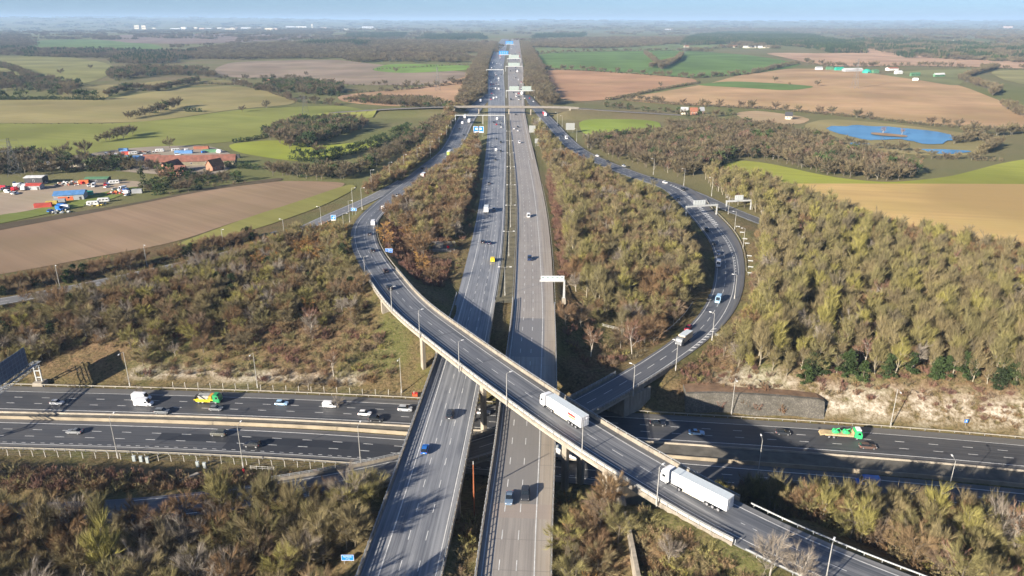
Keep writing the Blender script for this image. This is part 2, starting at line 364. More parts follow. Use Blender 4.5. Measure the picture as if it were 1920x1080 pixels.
def build_ground():
    xs = axis_lines(-215, 215, 2.5, -42000, 42000); ys = axis_lines(75, 420, 2.5, -600, 60000, 1.05)
    nx, ny = len(xs), len(ys); XX, YY = np.meshgrid(xs, ys); Z = terrain(XX, YY)
    near = (np.abs(XX.ravel()) < 240) & (YY.ravel() < 460)
    rough = np.array([mnoise.noise(Vector((x * .18, y * .18, 0))) if k else 0 for x, y, k in zip(XX.ravel(), YY.ravel(), near)])
    # roughen only away from the carriageways
    dmin = np.full(nx * ny, 99.0); idx = np.where(near)[0]
    for path in (NB, SB, MID, FLY, SLIP, JOIN, EXIT):
        for a in range(0, len(idx), 6000):
            q = idx[a:a + 6000]; d = (np.hypot(XX.ravel()[q][:, None] - path.p[None, :, 0], YY.ravel()[q][:, None] - path.p[None, :, 1]) - path.w[None] / 2).min(1)
            dmin[q] = np.minimum(dmin[q], d)
    xr, yr = XX.ravel(), YY.ravel(); fld = ((xr < -60) & (yr > np.interp(xr, JOIN.p[:, 0], JOIN.p[:, 1]) + 11)) | ((xr > 112) & (yr > np.interp(xr, EXIT.p[:, 0], EXIT.p[:, 1]) + 14))
    rough = rough * ~fld                                        # the ploughed and mown fields are smooth
    Z = Z + rough * 0.55 * np.clip((dmin - 2.5) / 4, 0, 1) * near
    verts = np.c_[XX.ravel(), YY.ravel(), Z]
    a = (np.arange(ny - 1)[:, None] * nx + np.arange(nx - 1)[None]).ravel()
    faces = np.c_[a, a + 1, a + nx + 1, a + nx]
    me = bpy.data.meshes.new('ground'); me.from_pydata(verts.tolist(), [], faces.tolist())
    me.polygons.foreach_set('use_smooth', [True] * len(me.polygons))
    # surface zones: r chalk, g woodland litter, b mown green verge
    X, Y = XX.ravel(), YY.ravel(); zc = np.zeros((nx * ny, 4)); zc[:, 3] = 1
    off = np.array([0.0] * (nx * ny)); sel = np.where((np.abs(X) < 330) & (Y > 150) & (Y < 300))[0]
    ym = np.interp(X[sel], MID.p[:, 0], MID.p[:, 1]); d = Y[sel] - ym - 21 - 1.5
    rise = Z[sel] - ZM
    left = (X[sel] < -48) * (X[sel] > -128) * sstep(0.5, 1.1, rise) * (1 - sstep(1.5, 3.4, rise)) * (d > 0) * (d < 12) * 0.62
    near_edge = (d < 17)
    right = (X[sel] > 88) * near_edge * sstep(0.8, 2, rise) * (1 - sstep(5.0, 9.5, rise)) * (d > 0) * .85 + (X[sel] > 55) * (X[sel] <= 88) * near_edge * sstep(5, 7, rise) * (1 - sstep(8, 11, rise)) * (d > 0) * .55
    zc[sel, 0] = np.clip(left + right, 0, 1)
    zc[:, 2] = np.clip(1 - dmin / 7.0, 0, 1) * near
    ca = me.color_attributes.new('zone', 'FLOAT_COLOR', 'POINT'); ca.data.foreach_set('color', zc.ravel())
    # material
    m, nt, b = nodes_of('ground_cover'); geo = N(nt, 'ShaderNodeNewGeometry'); pos = geo.outputs['Position']
    at_ = N(nt, 'ShaderNodeAttribute', attribute_name='zone'); sp = N(nt, 'ShaderNodeSeparateColor'); nt.links.new(at_.outputs['Color'], sp.inputs[0])
    n1 = noise_n(nt, pos, 0.035, 4); n2 = noise_n(nt, pos, 0.23, 5, .65); n3 = noise_n(nt, pos, 1.1, 5, .72); n0 = noise_n(nt, pos, 0.0016, 4)
    c = mixc(nt, ramp(nt, n2, [(.35, 0), (.65, 1)]), (0.115, 0.095, 0.042), (0.175, 0.108, 0.062))
    c = mixc(nt, ramp(nt, n1, [(.48, 0), (.62, 1)]), c, (0.115, 0.118, 0.042))
    c = mixc(nt, math_n(nt, 'MULTIPLY', ramp(nt, n3, [(.50, 0), (.66, 1)]), .85), c, (0.24, 0.175, 0.10))
    c = mixc(nt, math_n(nt, 'MULTIPLY', ramp(nt, n3, [(.36, 1), (.48, 0)]), .8), c, (0.04, 0.032, 0.02))
    c = mixc(nt, math_n(nt, 'MULTIPLY', sp.outputs[2], ramp(nt, n2, [(.42, 0), (.6, .75)])), c, (0.125, 0.125, 0.042))
    # open country beyond: pasture and fallow
    dist = N(nt, 'ShaderNodeVectorMath', operation='LENGTH'); nt.links.new(pos, dist.inputs[0])
    far = ramp(nt, math_n(nt, 'DIVIDE', dist.outputs['Value'], 1000.0, True), [(.36, 0), (.5, 1)])
    fc = mixc(nt, ramp(nt, n0, [(.4, 0), (.6, 1)]), (0.165, 0.17, 0.065), (0.20, 0.16, 0.09))
    fc = mixc(nt, ramp(nt, noise_n(nt, pos, 0.012, 4), [(.45, 0), (.62, .7)]), fc, (0.14, 0.15, 0.055))
    c = mixc(nt, far, c, fc)
    ch = mixc(nt, ramp(nt, n3, [(.35, 0), (.6, 1)]), (0.26, 0.20, 0.125), (0.56, 0.52, 0.44))
    cm = math_n(nt, 'MULTIPLY', sp.outputs[0], ramp(nt, math_n(nt, 'ADD', math_n(nt, 'MULTIPLY', n2, .6), math_n(nt, 'MULTIPLY', n1, .4)), [(.41, 0), (.52, 1)]))
    c = mixc(nt, cm, c, ch)
    nt.links.new(c, b.inputs['Base Color']); b.inputs['Roughness'].default_value = 0.95; b.inputs['Specular IOR Level'].default_value = 0.1
    bp = N(nt, 'ShaderNodeBump'); bp.inputs['Strength'].default_value = 0.8; bp.inputs['Distance'].default_value = 0.5
    nt.links.new(math_n(nt, 'ADD', n3, n2), bp.inputs['Height']); nt.links.new(bp.outputs[0], b.inputs['Normal'])
    me.materials.append(m); o = link('ground', me); tag(o, kind='structure'); return o
GROUND = build_ground()

# ---------------------------------------------------------------- road surfaces
def sweep_mesh(name, path, prof, mats, a=0, b=1e9, fmat=None, closed=False, rel=True):
    """profile points (rel -1..1 across the half width, extra metres, dz) swept along a path with UVs in metres"""
    ii = path.idx(a, b); V = []; n = len(prof)
    for i in ii:
        for r, e, dz in prof:
            o = r * path.w[i] / 2 + e; p = path.p[i]
            V.append((p[0] + path.n[i][0] * o, p[1] + path.n[i][1] * o, p[2] + dz))
    F = []; UV = []; MI = []; segs = n if closed else n - 1
    for j in range(len(ii) - 1):
        for k in range(segs):
            k2 = (k + 1) % n; q = (j * n + k, (j + 1) * n + k, (j + 1) * n + k2, j * n + k2); F.append(q)
            w0, w1 = path.w[ii[j]] / 2, path.w[ii[j + 1]] / 2; (r1, e1, _), (r2, e2, _) = prof[k], prof[k2]
            s0, s1 = path.s[ii[j]], path.s[ii[j + 1]]
            UV += [r1 * w0 + e1, s0, r1 * w1 + e1, s1, r2 * w1 + e2, s1, r2 * w0 + e2, s0]
            MI.append(fmat[k] if fmat else 0)
    if closed:
        F.append(tuple(range(n))); F.append(tuple((len(ii) - 1) * n + k for k in range(n))[::-1]); UV += [0.0] * (4 * n); MI += [0, 0]
    me = bpy.data.meshes.new(name); me.from_pydata(V, [], F)
    for m in (mats if isinstance(mats, (list, tuple)) else [mats]): me.materials.append(m)
    me.uv_layers.new(name='UVMap').data.foreach_set('uv', UV)
    if fmat: me.polygons.foreach_set('material_index', MI)
    me.update(); return me

def road(name, path, mat, a=0, b=1e9, depth=.6):
    me = sweep_mesh(name, path, [(-1, 0, -depth), (-1, 0, 0), (1, 0, 0), (1, 0, -depth)], mat, a, b)
    return tag(link(name, me), kind='structure')

def marks(path, rows, parent, a=0, b=1e9, dz=0.012, mat=None):
    """painted lines: (rel, offset, width, dash, gap); dash 0 = solid"""
    mb = MB()
    for rel, off, w, dash, gap in rows:
        if not dash:
            ii = path.idx(a, b); V = []
            for i in ii:
                o = rel * path.w[i] / 2 + off; p, nn = path.p[i], path.n[i]
                wi = w * max(1.0, path.p[i][1] / 900.0)
                for e in (-wi / 2, wi / 2): V.append((p[0] + nn[0] * (o + e), p[1] + nn[1] * (o + e), p[2] + dz))
            mb.add(V, [(2 * j, 2 * j + 1, 2 * j + 3, 2 * j + 2) for j in range(len(ii) - 1)])
        else:
            q = max(a, 0.0); e = min(b, path.s[-1] - dash - 1)
            while q < e:
                V = []
                for t in (q, q + dash):
                    for s_ in (-w / 2, w / 2): V.append(path.at(t, off + s_, dz, rel)[0])
                mb.add(V, [(0, 1, 3, 2)]); q += dash + gap
    o = mb.build('lane_markings', mat or M_PAINT, parent, fix=False); return o

A_M25 = [(-10, (.15, .145, .135)), (-5.1, (.062, .065, .072)), (6.0, (.125, .12, .115))]
A_M25W = [(-10, (.135, .13, .125)), (-5.6, (.075, .078, .084)), (5.2, (.145, .14, .13))]
M_EB = road_mat('asphalt_eastbound', (.05, .05, .05), (.028, .03, .034), (.12, .115, .11), A_M25, .45)
M_WB = road_mat('asphalt_westbound', (.05, .05, .05), (.03, .032, .036), (.12, .115, .11), A_M25W, .45, patch=[(-2.6, 1.1, 228, 285, (.022, .024, .029)), (-2.6, 5.0, 249, 300, (.026, .028, .033))])
M_NB = road_mat('worn_asphalt_northbound', (.20, .208, .222), (.095, .103, .118), (.36, .365, .37), None, .8)  # blue cast of the reflected north sky put into these colours
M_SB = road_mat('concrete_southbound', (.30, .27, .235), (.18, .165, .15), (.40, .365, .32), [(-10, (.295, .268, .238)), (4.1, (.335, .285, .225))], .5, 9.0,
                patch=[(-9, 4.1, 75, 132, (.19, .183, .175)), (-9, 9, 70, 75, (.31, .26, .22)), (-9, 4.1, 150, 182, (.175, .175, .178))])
M_FLY = road_mat('asphalt_flyover', (.13, .135, .148), (.048, .054, .062), (.26, .262, .265), [(-10, (.085, .09, .098)), (-3.2, (.135, .141, .153)), (4.6, (.155, .152, .148))], .8, 24.0)  # bluish tone carries the sky's sheen in the colour
M_SLIP = road_mat('asphalt_slip', (.10, .105, .116), (.058, .063, .072), (.17, .17, .17), [(-10, (.10, .105, .116)), (4.6, (.13, .12, .108))], .5)  # slight blue painted in for sky mirrored off the asphalt
M_JOIN = road_mat('asphalt_link', (.17, .17, .17), (.09, .09, .095), (.26, .26, .25), None, .55)
def ynb(path, y): return float(np.interp(y, path.p[:, 1], path.s))
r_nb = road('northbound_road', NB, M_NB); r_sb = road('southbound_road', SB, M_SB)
r_eb = road('eastbound_road', EB, M_EB); r_wb = road('westbound_road', WB, M_WB)
r_fly = road('flyover_road', FLY, M_FLY); r_slip = road('slip_road', SLIP, M_SLIP)
r_exit = road('exit_road', EXIT, M_SLIP); r_join = road('link_road', JOIN, M_JOIN); r_over = road('country_road', OVER, plain('old_asphalt', (.13, .12, .11), .9, 0, .2, .3))
yf = ynb(NB, 560)
marks(NB, [(1, -.9, .2, 0, 0), (1, -4.55, .17, 3, 6), (1, -8.2, .17, 3, 6), (1, -11.85, .22, 0, 0)], r_nb, 0, yf)
marks(NB, [(1, -1, .25, 0, 0), (1, -4.6, .3, 4, 8), (1, -8.2, .3, 4, 8), (1, -11.8, .3, 4, 8), (-1, 2.6, .3, 0, 0)], r_nb, yf, ynb(NB, 1500))
marks(SB, [(-1, .8, .2, 0, 0), (-1, 4.0, .17, 3, 6), (-1, 7.4, .17, 3, 6), (-1, 10.9, .22, 0, 0)], r_sb, 0, yf)
marks(SB, [(-1, 1, .25, 0, 0), (-1, 4.6, .3, 4, 8), (-1, 8.2, .3, 4, 8), (-1, 11.8, .3, 4, 8), (1, -2.4, .3, 0, 0)], r_sb, yf, ynb(SB, 1500))
marks(EB, [(0, -5.1, .2, 0, 0), (0, -1.4, .2, 2.6, 6.4), (0, 2.3, .2, 2.6, 6.4), (0, 6.0, .25, 0, 0)], r_eb)
marks(WB, [(0, -5.7, .25, 0, 0), (0, -2.3, .2, 2.8, 6.2), (0, 1.2, .2, 2.8, 6.2), (0, 4.6, .17, 1.2, 1.6), (0, 5.4, .18, 0, 0)], r_wb)
marks(FLY, [(0, -4.0, .2, 0, 0), (0, 0.3, .16, 3.4, 5), (0, 4.7, .2, 0, 0)], r_fly, 0, float(np.interp(470, FLY.p[:, 1], FLY.s)))
marks(FLY, [(-1, 1.2, .22, 0, 0), (0, -1.5, .2, 4, 8), (0, 2.2, .2, 4, 8), (1, -1.2, .22, 0, 0)], r_fly, float(np.interp(560, FLY.p[:, 1], FLY.s)), float(np.interp(960, FLY.p[:, 1], FLY.s)))
ssl = lambda y: float(np.interp(y, SLIP.p[12:, 1], SLIP.s[12:]))
marks(SLIP, [(-1, 1.0, .2, 0, 0), (-1, 4.6, .17, 4.2, 3.6), (-1, 8.3, .2, 0, 0)], r_slip, 60, ssl(455))
marks(SLIP, [(-1, 8.9, .3, 1.6, 2.2), (-1, 10.0, .14, 0, 0)], r_slip, ssl(300), ssl(440))
mb_ = MB()
q = ssl(375)
while q < ssl(470):                                             # chevron bars in the nose of the exit
    V = []
    for t, e in ((q, 8.9), (q + 1.1, 8.9), (q + 2.3, 11.1), (q + 1.2, 11.1)): V.append(SLIP.at(t, e - 0.0, .014, -1)[0])
    mb_.add(V, [(0, 1, 2, 3)]); q += 3.2
q = ssl(228)
while q < ssl(245):
    V = []
    for t, e in ((q, 8.4), (q + .9, 8.4), (q + 1.6, 9.5), (q + .7, 9.5)): V.append(SLIP.at(t, e, .014, -1)[0])
    mb_.add(V, [(0, 1, 2, 3)]); q += 2.6
mb_.build('chevron_markings', M_PAINT, r_slip, fix=False)
marks(SLIP, [(-1, 1.0, .2, 0, 0), (0, -1.6, .2, 4, 5), (0, 2.4, .2, 4, 5), (1, -1.0, .2, 0, 0)], r_slip, ssl(470), ssl(900))
marks(JOIN, [(-1, .7, .2, 0, 0), (0, .2, .16, 3, 5), (1, -.7, .2, 0, 0)], r_join)
marks(EXIT, [(-1, .7, .2, 0, 0), (1, -.7, .2, 0, 0)], r_exit)
# ---------------------------------------------------------------- bridges, walls, barriers
def sx(path, x, lo=0, hi=None):
    """station where the path reaches x (paths that run monotonically in x between lo and hi)"""
    P = path.p[lo:hi]; S = path.s[lo:hi]; o = np.argsort(P[:, 0]); return float(np.interp(x, P[o, 0], S[o]))

POST_MESH = MB().box((0, 0, .55), (.16, .16, 1.1)).box((0.10, 0, .15), (.22, .12, .3)).mesh('parapet_post', M_STEEL)
SLIM_POST = MB().box((0, 0, .4), (.12, .10, .8)).mesh('barrier_post', M_STEEL)
FENCE_POST = MB().box((0, 0, .9), (.14, .14, 1.8)).add([(-.07, -.07, 1.8), (.07, -.07, 1.8), (.07, .07, 1.8), (-.07, .07, 1.8), (.15, -.07, 2.2), (.27, -.07, 2.12), (.27, .07, 2.12), (.15, .07, 2.2)],
    [(0, 1, 5, 4), (1, 2, 6, 5), (2, 3, 7, 6), (3, 0, 4, 7), (4, 5, 6, 7)]).mesh('fence_post', plain('post_concrete', (.42, .40, .36), .9, 0, .15, 2))

M_RAILP = plain('infill_grey', (.40, .39, .36), .6, .1, .2, 1.2)
def parapet(path, side, a, b, parent, style='rail', name='parapet'):
    s = side
    if style == 'wall':
        me = sweep_mesh(name, path, [(s, s * .02, -.05), (s, s * .06, 1.0), (s, s * .42, 1.0), (s, s * .5, -.75), (s, s * .5, -.76)], M_PARA, a, b)
        o = link(name, me, parent)
        r = MB()
        link('rail', sweep_mesh('rail', path, [(s, s * .16, 1.32), (s, s * .16, 1.42), (s, s * .30, 1.42), (s, s * .30, 1.32)], M_STEEL, a, b, closed=True), o)
        q = a + 1
        while q < b - 1:
            p, h = path.at(q, s * .23, 1.0, s); link('post', POST_MESH, o, p, (0, 0, h), (1, 1, .36)); q += 3.4
    else:
        hp = .42 if style == 'panel' else .72
        me = sweep_mesh(name, path, [(s, s * .02, -.05), (s, s * .04, hp), (s, s * .5, hp), (s, s * .54, -.74), (s, s * .54, -.75)], M_PARA, a, b)
        o = link(name, me, parent)
        if style == 'panel': link('infill_panel', sweep_mesh('infill_panel', path, [(s, s * .24, .44), (s, s * .24, 1.18), (s, s * .29, 1.18), (s, s * .29, .44)], M_RAILP, a, b, closed=True), o)
        for z0, z1 in ((1.02, 1.10), (1.36, 1.48)):
            link('rail', sweep_mesh('rail', path, [(s, s * .2, z0), (s, s * .2, z1), (s, s * .32, z1), (s, s * .32, z0)], M_STEEL, a, b, closed=True), o)
        q = a + .6
        while q < b - .5:
            p, h = path.at(q, s * .38, .37, s); link('post', POST_MESH, o, p, (0, 0, h - s * math.pi / 2), (1, 1, .95)); q += 2.4
    return o

def deck(path, a, b, parent, mat=M_CONC, d=1.7):
    prof = [(-1, -.56, -.08), (-1, -.56, -.7), (-1, 1.5, -.95), (-1, 2.0, -d), (1, -2.0, -d), (1, -1.5, -.95), (1, .56, -.7), (1, .56, -.08)]
    return link('deck', sweep_mesh('deck', path, prof, mat, a, b, closed=True), parent)

def pier(parent, x, y, z0, z1, rz, w, d, n=2, gap=5.0, mat=M_CONC):
    for k in range(n):
        o = (k - (n - 1) / 2) * gap; px, py = x + math.cos(rz) * o, y + math.sin(rz) * o
        mb = MB(); mb.prism([(-w / 2, -d / 2 + .15), (-w / 2 + .15, -d / 2), (w / 2 - .15, -d / 2), (w / 2, -d / 2 + .15), (w / 2, d / 2 - .15), (w / 2 - .15, d / 2), (-w / 2 + .15, d / 2), (-w / 2, d / 2 - .15)], z0, z1 - .4, axis='z')
        mb.box((0, 0, z1 - .2), (w + .4, d + .3, .4))
        mb.build('pier', mat, parent, (px, py, 0), (0, 0, rz))

def abutment(parent, path, q, z0, depth=1.6, mat=M_CONC2, extra=.5, wing=0, dz=-.75):
    p, h = path.at(q); i = int(np.searchsorted(path.s, q)); w = path.w[min(i, len(path.w) - 1)] + 2 * extra
    zt = p.z + dz; mb = MB(); mb.box((0, 0, (zt + z0) / 2), (depth, w, zt - z0))
    if wing:
        for s in (-1, 1): mb.box((wing / 2 * 1.0, s * (w / 2 - .3), (zt + z0) / 2 - .03), (abs(wing), .6, zt - z0 - .1))
    mb.build('abutment', mat, parent, (p.x, p.y, 0), (0, 0, h))

fly = empty('flyover_bridge', (4.2, 171, -13)); tag(fly, 'long curved concrete flyover crossing above every other carriageway', 'bridge')
INV = fly.matrix_world.inverted() if False else None
def keep_world(root):
    """children were built in world coordinates: cancel the root's own offset"""
    M = Matrix.Translation(root.location).inverted()
    for c in root.children: c.matrix_parent_inverse = M
fa, fb = sx(FLY, 25.5, 0, 60), 0
iy = np.argmin(np.abs(FLY.p[:, 0] + 41) + (FLY.p[:, 1] > 300) * 999); fb = float(FLY.s[iy])
deck(FLY, fa, fb, fly)
f_end = float(np.interp(300, FLY.p[:, 1], FLY.s))
parapet(FLY, -1, fa - 32, fb + 26, fly, 'panel'); parapet(FLY, 1, fa - 26, fb + 34, fly, 'wall')
for xx, zz in ((-27.2, -11), (-6.0, -13.4), (15.2, -10)):
    q = sx(FLY, xx, 0, int(iy) + 4); p, h = FLY.at(q); pier(fly, p.x, p.y, zz, p.z - 1.72, h + math.pi / 2, 1.3, 1.7, 2, 5.2, M_CONC2)
abutment(fly, FLY, fa - .6, -9); abutment(fly, FLY, fb + .6, -4)
keep_world(fly)

def viaduct(name, path, y0, y1, label, piers):
    r = empty(name, (float(np.interp(188, path.p[:, 1], path.p[:, 0])), 188, -13)); tag(r, label, 'bridge')
    a, b = ynb(path, y0), ynb(path, y1); deck(path, a, b, r, M_CONC, 1.9)
    parapet(path, -1, ynb(path, 62), b + 14, r, 'rail'); parapet(path, 1, ynb(path, 62), b + 8, r, 'rail')
    for yy in piers:
        p, h = path.at(ynb(path, yy)); pier(r, p.x, p.y, -14, -1.92, -.09, 1.2, 1.2, 3, 4.6)
    abutment(r, path, a - .5, -9); abutment(r, path, b + .5, -9); keep_world(r); return r
viaduct('northbound_viaduct', NB, 139, 251, 'left hand straight motorway viaduct of worn grey asphalt under the flyover', (164, 192, 214))
viaduct('southbound_viaduct', SB, 139, 247, 'right hand straight motorway viaduct of pale concrete under the flyover', (161, 187, 210))

slipb = empty('slip_road_bridge', (0, 172, -13)); tag(slipb, 'low slip road bridge diving under the straight viaducts', 'bridge')
sa, sb_ = sx(SLIP, -35, 0, 80), sx(SLIP, 49, 0, 80)
deck(SLIP, sa, sb_, slipb, M_CONC, 1.6); parapet(SLIP, -1, sa - 25, sb_ + 8, slipb, 'rail'); parapet(SLIP, 1, sa - 20, sb_ + 26, slipb, 'rail')
for xx, dx in ((-16, 0), (8, 0), (31, 0)):
    p, h = SLIP.at(sx(SLIP, xx, 0, 80)); pier(slipb, p.x, p.y, -14, p.z - 1.62, h + math.pi / 2, 1, 1.4, 2, 4.2)
abutment(slipb, SLIP, sb_ - .8, -14, 1.8, M_CONC2, .5, 9); abutment(slipb, SLIP, sa, -13, 1.5)
keep_world(slipb)

# wing wall below the slip bridge and the long retaining wall by the flyover abutment
mb = MB(); p0, h0 = SLIP.at(sb_ - 1.5, 0, 0, 1)
mb.prism([(p0.x, p0.y - .9), (p0.x + 9.5, p0.y + 7.6), (p0.x + 9.0, p0.y + 8.1), (p0.x - .4, p0.y - .4)], -13.4, -6.9, axis='z')
tag(mb.build('wing_wall', M_CONC2), 'pale concrete wing wall under the low slip road bridge', 'wall')
mb = MB(); mb.prism([(92, -9), (136.5, -9), (136.5, 5.2), (128, 4.6), (112, 3.2), (92, 1.9)], 23.2, 24.0, axis='x')
tag(mb.build('retaining_wall', M_CONC2), 'long pale retaining wall running from the flyover abutment to the picture bottom', 'wall')
# dark stone retaining wall at the foot of the chalk cutting, earth banked behind it
pts = [(EB.at(sx(EB, x_), -10.4)[0], h) for x_, h in ((52, 5.2), (60, 5.8), (72, 6.0), (82, 5.9), (91, 5.7), (92.5, 5.2))]
V = []; n4 = 5
for p, h in pts: V += [(p.x, p.y, -13.5), (p.x + .4, p.y + h * .45, -13 + h), (p.x + .6, p.y + h * .45 + 1.0, -13 + h + .1), (p.x + .8, p.y + h * 1.25 + 2.0, -13 + h + .2), (p.x + .8, p.y + h * 1.25 + 2.2, -13.5)]
F = []; FM = []
for i in range(len(pts) - 1):
    for k in range(n4): F.append((n4 * i + k, n4 * i + n4 + k, n4 * i + n4 + (k + 1) % n4, n4 * i + (k + 1) % n4)); FM.append(1 if k in (2, 3) else 0)
F += [tuple(range(n4)), tuple(n4 * (len(pts) - 1) + k for k in range(n4))[::-1]]; FM += [0, 0]
def stone_mat():
    m, nt, b = nodes_of('dark_stone'); tc = N(nt, 'ShaderNodeTexCoord')
    v = N(nt, 'ShaderNodeTexVoronoi'); v.inputs['Scale'].default_value = 2.2; nt.links.new(tc.outputs['Object'], v.inputs['Vector'])
    c = mixc(nt, ramp(nt, noise_n(nt, tc.outputs['Object'], .5, 4), [(.35, 0), (.65, 1)]), (.085, .078, .062), (.16, .145, .12))
    c = mixc(nt, math_n(nt, 'MULTIPLY', ramp(nt, v.outputs['Distance'], [(.25, 0), (.6, 1)]), .6), c, (.05, .046, .04))
    nt.links.new(c, b.inputs['Base Color']); b.inputs['Roughness'].default_value = .95; return m
M_STONE = stone_mat()
mb = MB(); mb.v = V; mb.f = F; mb.m = FM
tag(mb.build('stone_retaining_wall', [M_STONE, plain('bank_earth', (.16, .10, .06), .95, 0, .35, .4)]), 'dark grey stone wall at the foot of the cutting by the eastbound lanes', 'wall')

# central reserve of the lower motorway: two low walls and a sand coloured slab
MED = Path([(-330, 204.4, ZM, 3.3), (-157, 195.6, ZM, 3.3), (-51, 189.2, ZM, 3.5), (48, 175.6, ZM, 7.2), (110, 166.9, ZM, 7.4), (143, 161.1, ZM, 7.4), (220, 145, ZM, 7.4), (330, 118, ZM, 7.4)])
M_SAND = plain('sandy_concrete', (.30, .252, .18), .9, 0, .25, .25)
cb = link('central_barrier', sweep_mesh('central_barrier', MED, [(-1, -.12, -.3), (-1, -.1, .6), (-1, .2, .6), (-1, .26, .12), (1, -.5, .12), (1, -.42, .8), (1, -.08, .8), (1, .1, -.3)], [M_CONC, M_SAND, plain('reserve_slab', (.125, .115, .095), .95, 0, .3, .3)], fmat=[0, 0, 0, 2, 1, 1, 1]))
tag(cb, 'sand coloured concrete central barrier between the two lower carriageways', 'barrier')

def guard_rail(path, side, off, a, b, label, posts=True, step=3.2, mat=M_STEEL):
    s = side; r = empty('guard_rail', path.at((a + b) / 2 if b < path.s[-1] else a + 5, off * s, 0, s)[0]); tag(r, label, 'guard rail')
    link('rail', sweep_mesh('rail', path, [(s, s * off, .44), (s, s * off, .52), (s, s * (off + .05), .58), (s, s * off, .66), (s, s * off, .76), (s, s * (off + .1), .76), (s, s * (off + .1), .44)], mat, a, b, closed=True), r)
    if posts:
        q = a + .5
        while q < min(b, path.s[-1] - 1):
            p, h = path.at(q, s * (off + .17), -.1, s); link('post', SLIM_POST, r, p, (0, 0, h)); q += step
    keep_world(r); return r
M_RAILW = plain('weathered_rail', (.30, .275, .225), .7, .1, .2, 1)
guard_rail(EB, -1, .5, sx(EB, -215), sx(EB, 215), 'guard rail on the chalk side of the eastbound carriageway', True, 4.0, M_RAILW)
guard_rail(WB, 1, .4, sx(WB, -215), sx(WB, -36), 'guard rail along the near edge of the westbound lanes', True, 3.0, M_RAILW)
guard_rail(FLY, 1, .5, 2, fa - 27, 'guard rail along the flyover ramp at lower right', True, 3.2, M_STEEL)
guard_rail(FLY, -1, .5, 2, fa - 33, 'guard rail on the near side of the flyover ramp at lower right', True, 3.2, M_STEEL)
guard_rail(FLY, 1, .5, fb + 35, fb + 120, 'guard rail round the inside of the flyover curve at left', True, 3.2, M_RAILW)
guard_rail(SB, 1, .5, ynb(SB, 256), ynb(SB, 470), 'guard rail on the outer edge of the pale concrete carriageway', True, 3.2, M_RAILW)
guard_rail(NB, 1, .5, ynb(NB, 262), ynb(NB, 800), 'guard rail on the median edge of the northbound lanes', False)
guard_rail(SB, -1, .5, ynb(SB, 258), ynb(SB, 800), 'guard rail on the median edge of the southbound lanes', False)
guard_rail(SLIP, -1, 4.6, ssl(228), ssl(300), 'guard rail in the grass inside the slip road bend', True, 3.2)
guard_rail(SLIP, 1, .5, ssl(305), ssl(430), 'guard rail round the outside of the slip road bend', True, 3.2, M_RAILW)

def fence(path, side, off, a, b, step, label, zfun=None):
    r = empty('wire_fence', path.at((a + b) / 2, off * side, 0, side)[0]); tag(r, label, 'fence')
    q = a; mb = MB(); prev = None
    while q < b:
        p, h = path.at(q, off * side + random.uniform(-.15, .15), 0, side); z = float(terrain([p.x], [p.y])[0]) - .05
        link('fence_post', FENCE_POST, r, (p.x, p.y, z), (random.uniform(-.04, .04), random.uniform(-.04, .04), h + math.pi / 2 * side + math.pi))
        if prev is not None:
            for zz in (.5, 1.0, 1.6): mb.tube([(prev[0], prev[1], prev[2] + zz), (p.x, p.y, z + zz)], .012, 3, cap=False)
        prev = (p.x, p.y, z); q += step
    mb.build('wire', M_STEEL, r); keep_world(r)
fence(WB, 1, 3.3, sx(WB, -150), sx(WB, -44), 3.6, 'line of pale fence posts on the grass beside the westbound lanes')
fence(EB, -1, 2.2, sx(EB, -112), sx(EB, -28), 4.2, 'line of fence posts at the foot of the left chalk slope')

# overbridge far up the road
ob = empty('road_overbridge', (0, 852, 0)); tag(ob, 'slender concrete overbridge carrying a lane across the motorway', 'bridge')
oa, obb = sx(OVER, -66), sx(OVER, 66)
link('deck', sweep_mesh('deck', OVER, [(-1, -.6, .8), (-1, -.6, -.7), (-1, 1.5, -1.3), (1, -1.5, -1.3), (1, .6, -.7), (1, .6, .8), (1, .3, .8), (1, .3, -.2), (-1, -.3, -.2), (-1, -.3, .8)], plain('bridge_grey', (.20, .18, .155), .9, 0, .2, .2), oa - 10, obb + 10, closed=True), ob)
for xx in (-38, -3.5, 21.5):
    p, h = OVER.at(sx(OVER, xx)); pier(ob, p.x, p.y, -1, p.z - 1.7, 0, 1.2, 1.4, 1, 0, M_CONC2)
abutment(ob, OVER, oa, -1, 2); abutment(ob, OVER, obb, -1, 2); keep_world(ob)

# concrete apron beside the northbound viaduct and gravelled median strip
def median_strip():
    ii = [i for i in range(len(NB.s)) if 256 < NB.p[i, 1] < 4500]; V = []
    for i in ii:
        y = NB.p[i, 1]; xr = float(np.interp(y, SB.p[:, 1], SB.p[:, 0] - SB.w / 2)) - .1; xl = NB.p[i, 0] + NB.w[i] / 2 + .1
        V += [(xl, y, -.14), (xr, y, -.14)]
    me = bpy.data.meshes.new('median_strip'); me.from_pydata(V, [], [(2 * j, 2 * j + 1, 2 * j + 3, 2 * j + 2) for j in range(len(ii) - 1)])
    me.materials.append(plain('median_gravel', (.13, .115, .07), .95, 0, .45, .25)); tag(link('median_strip', me), kind='structure')
median_strip()
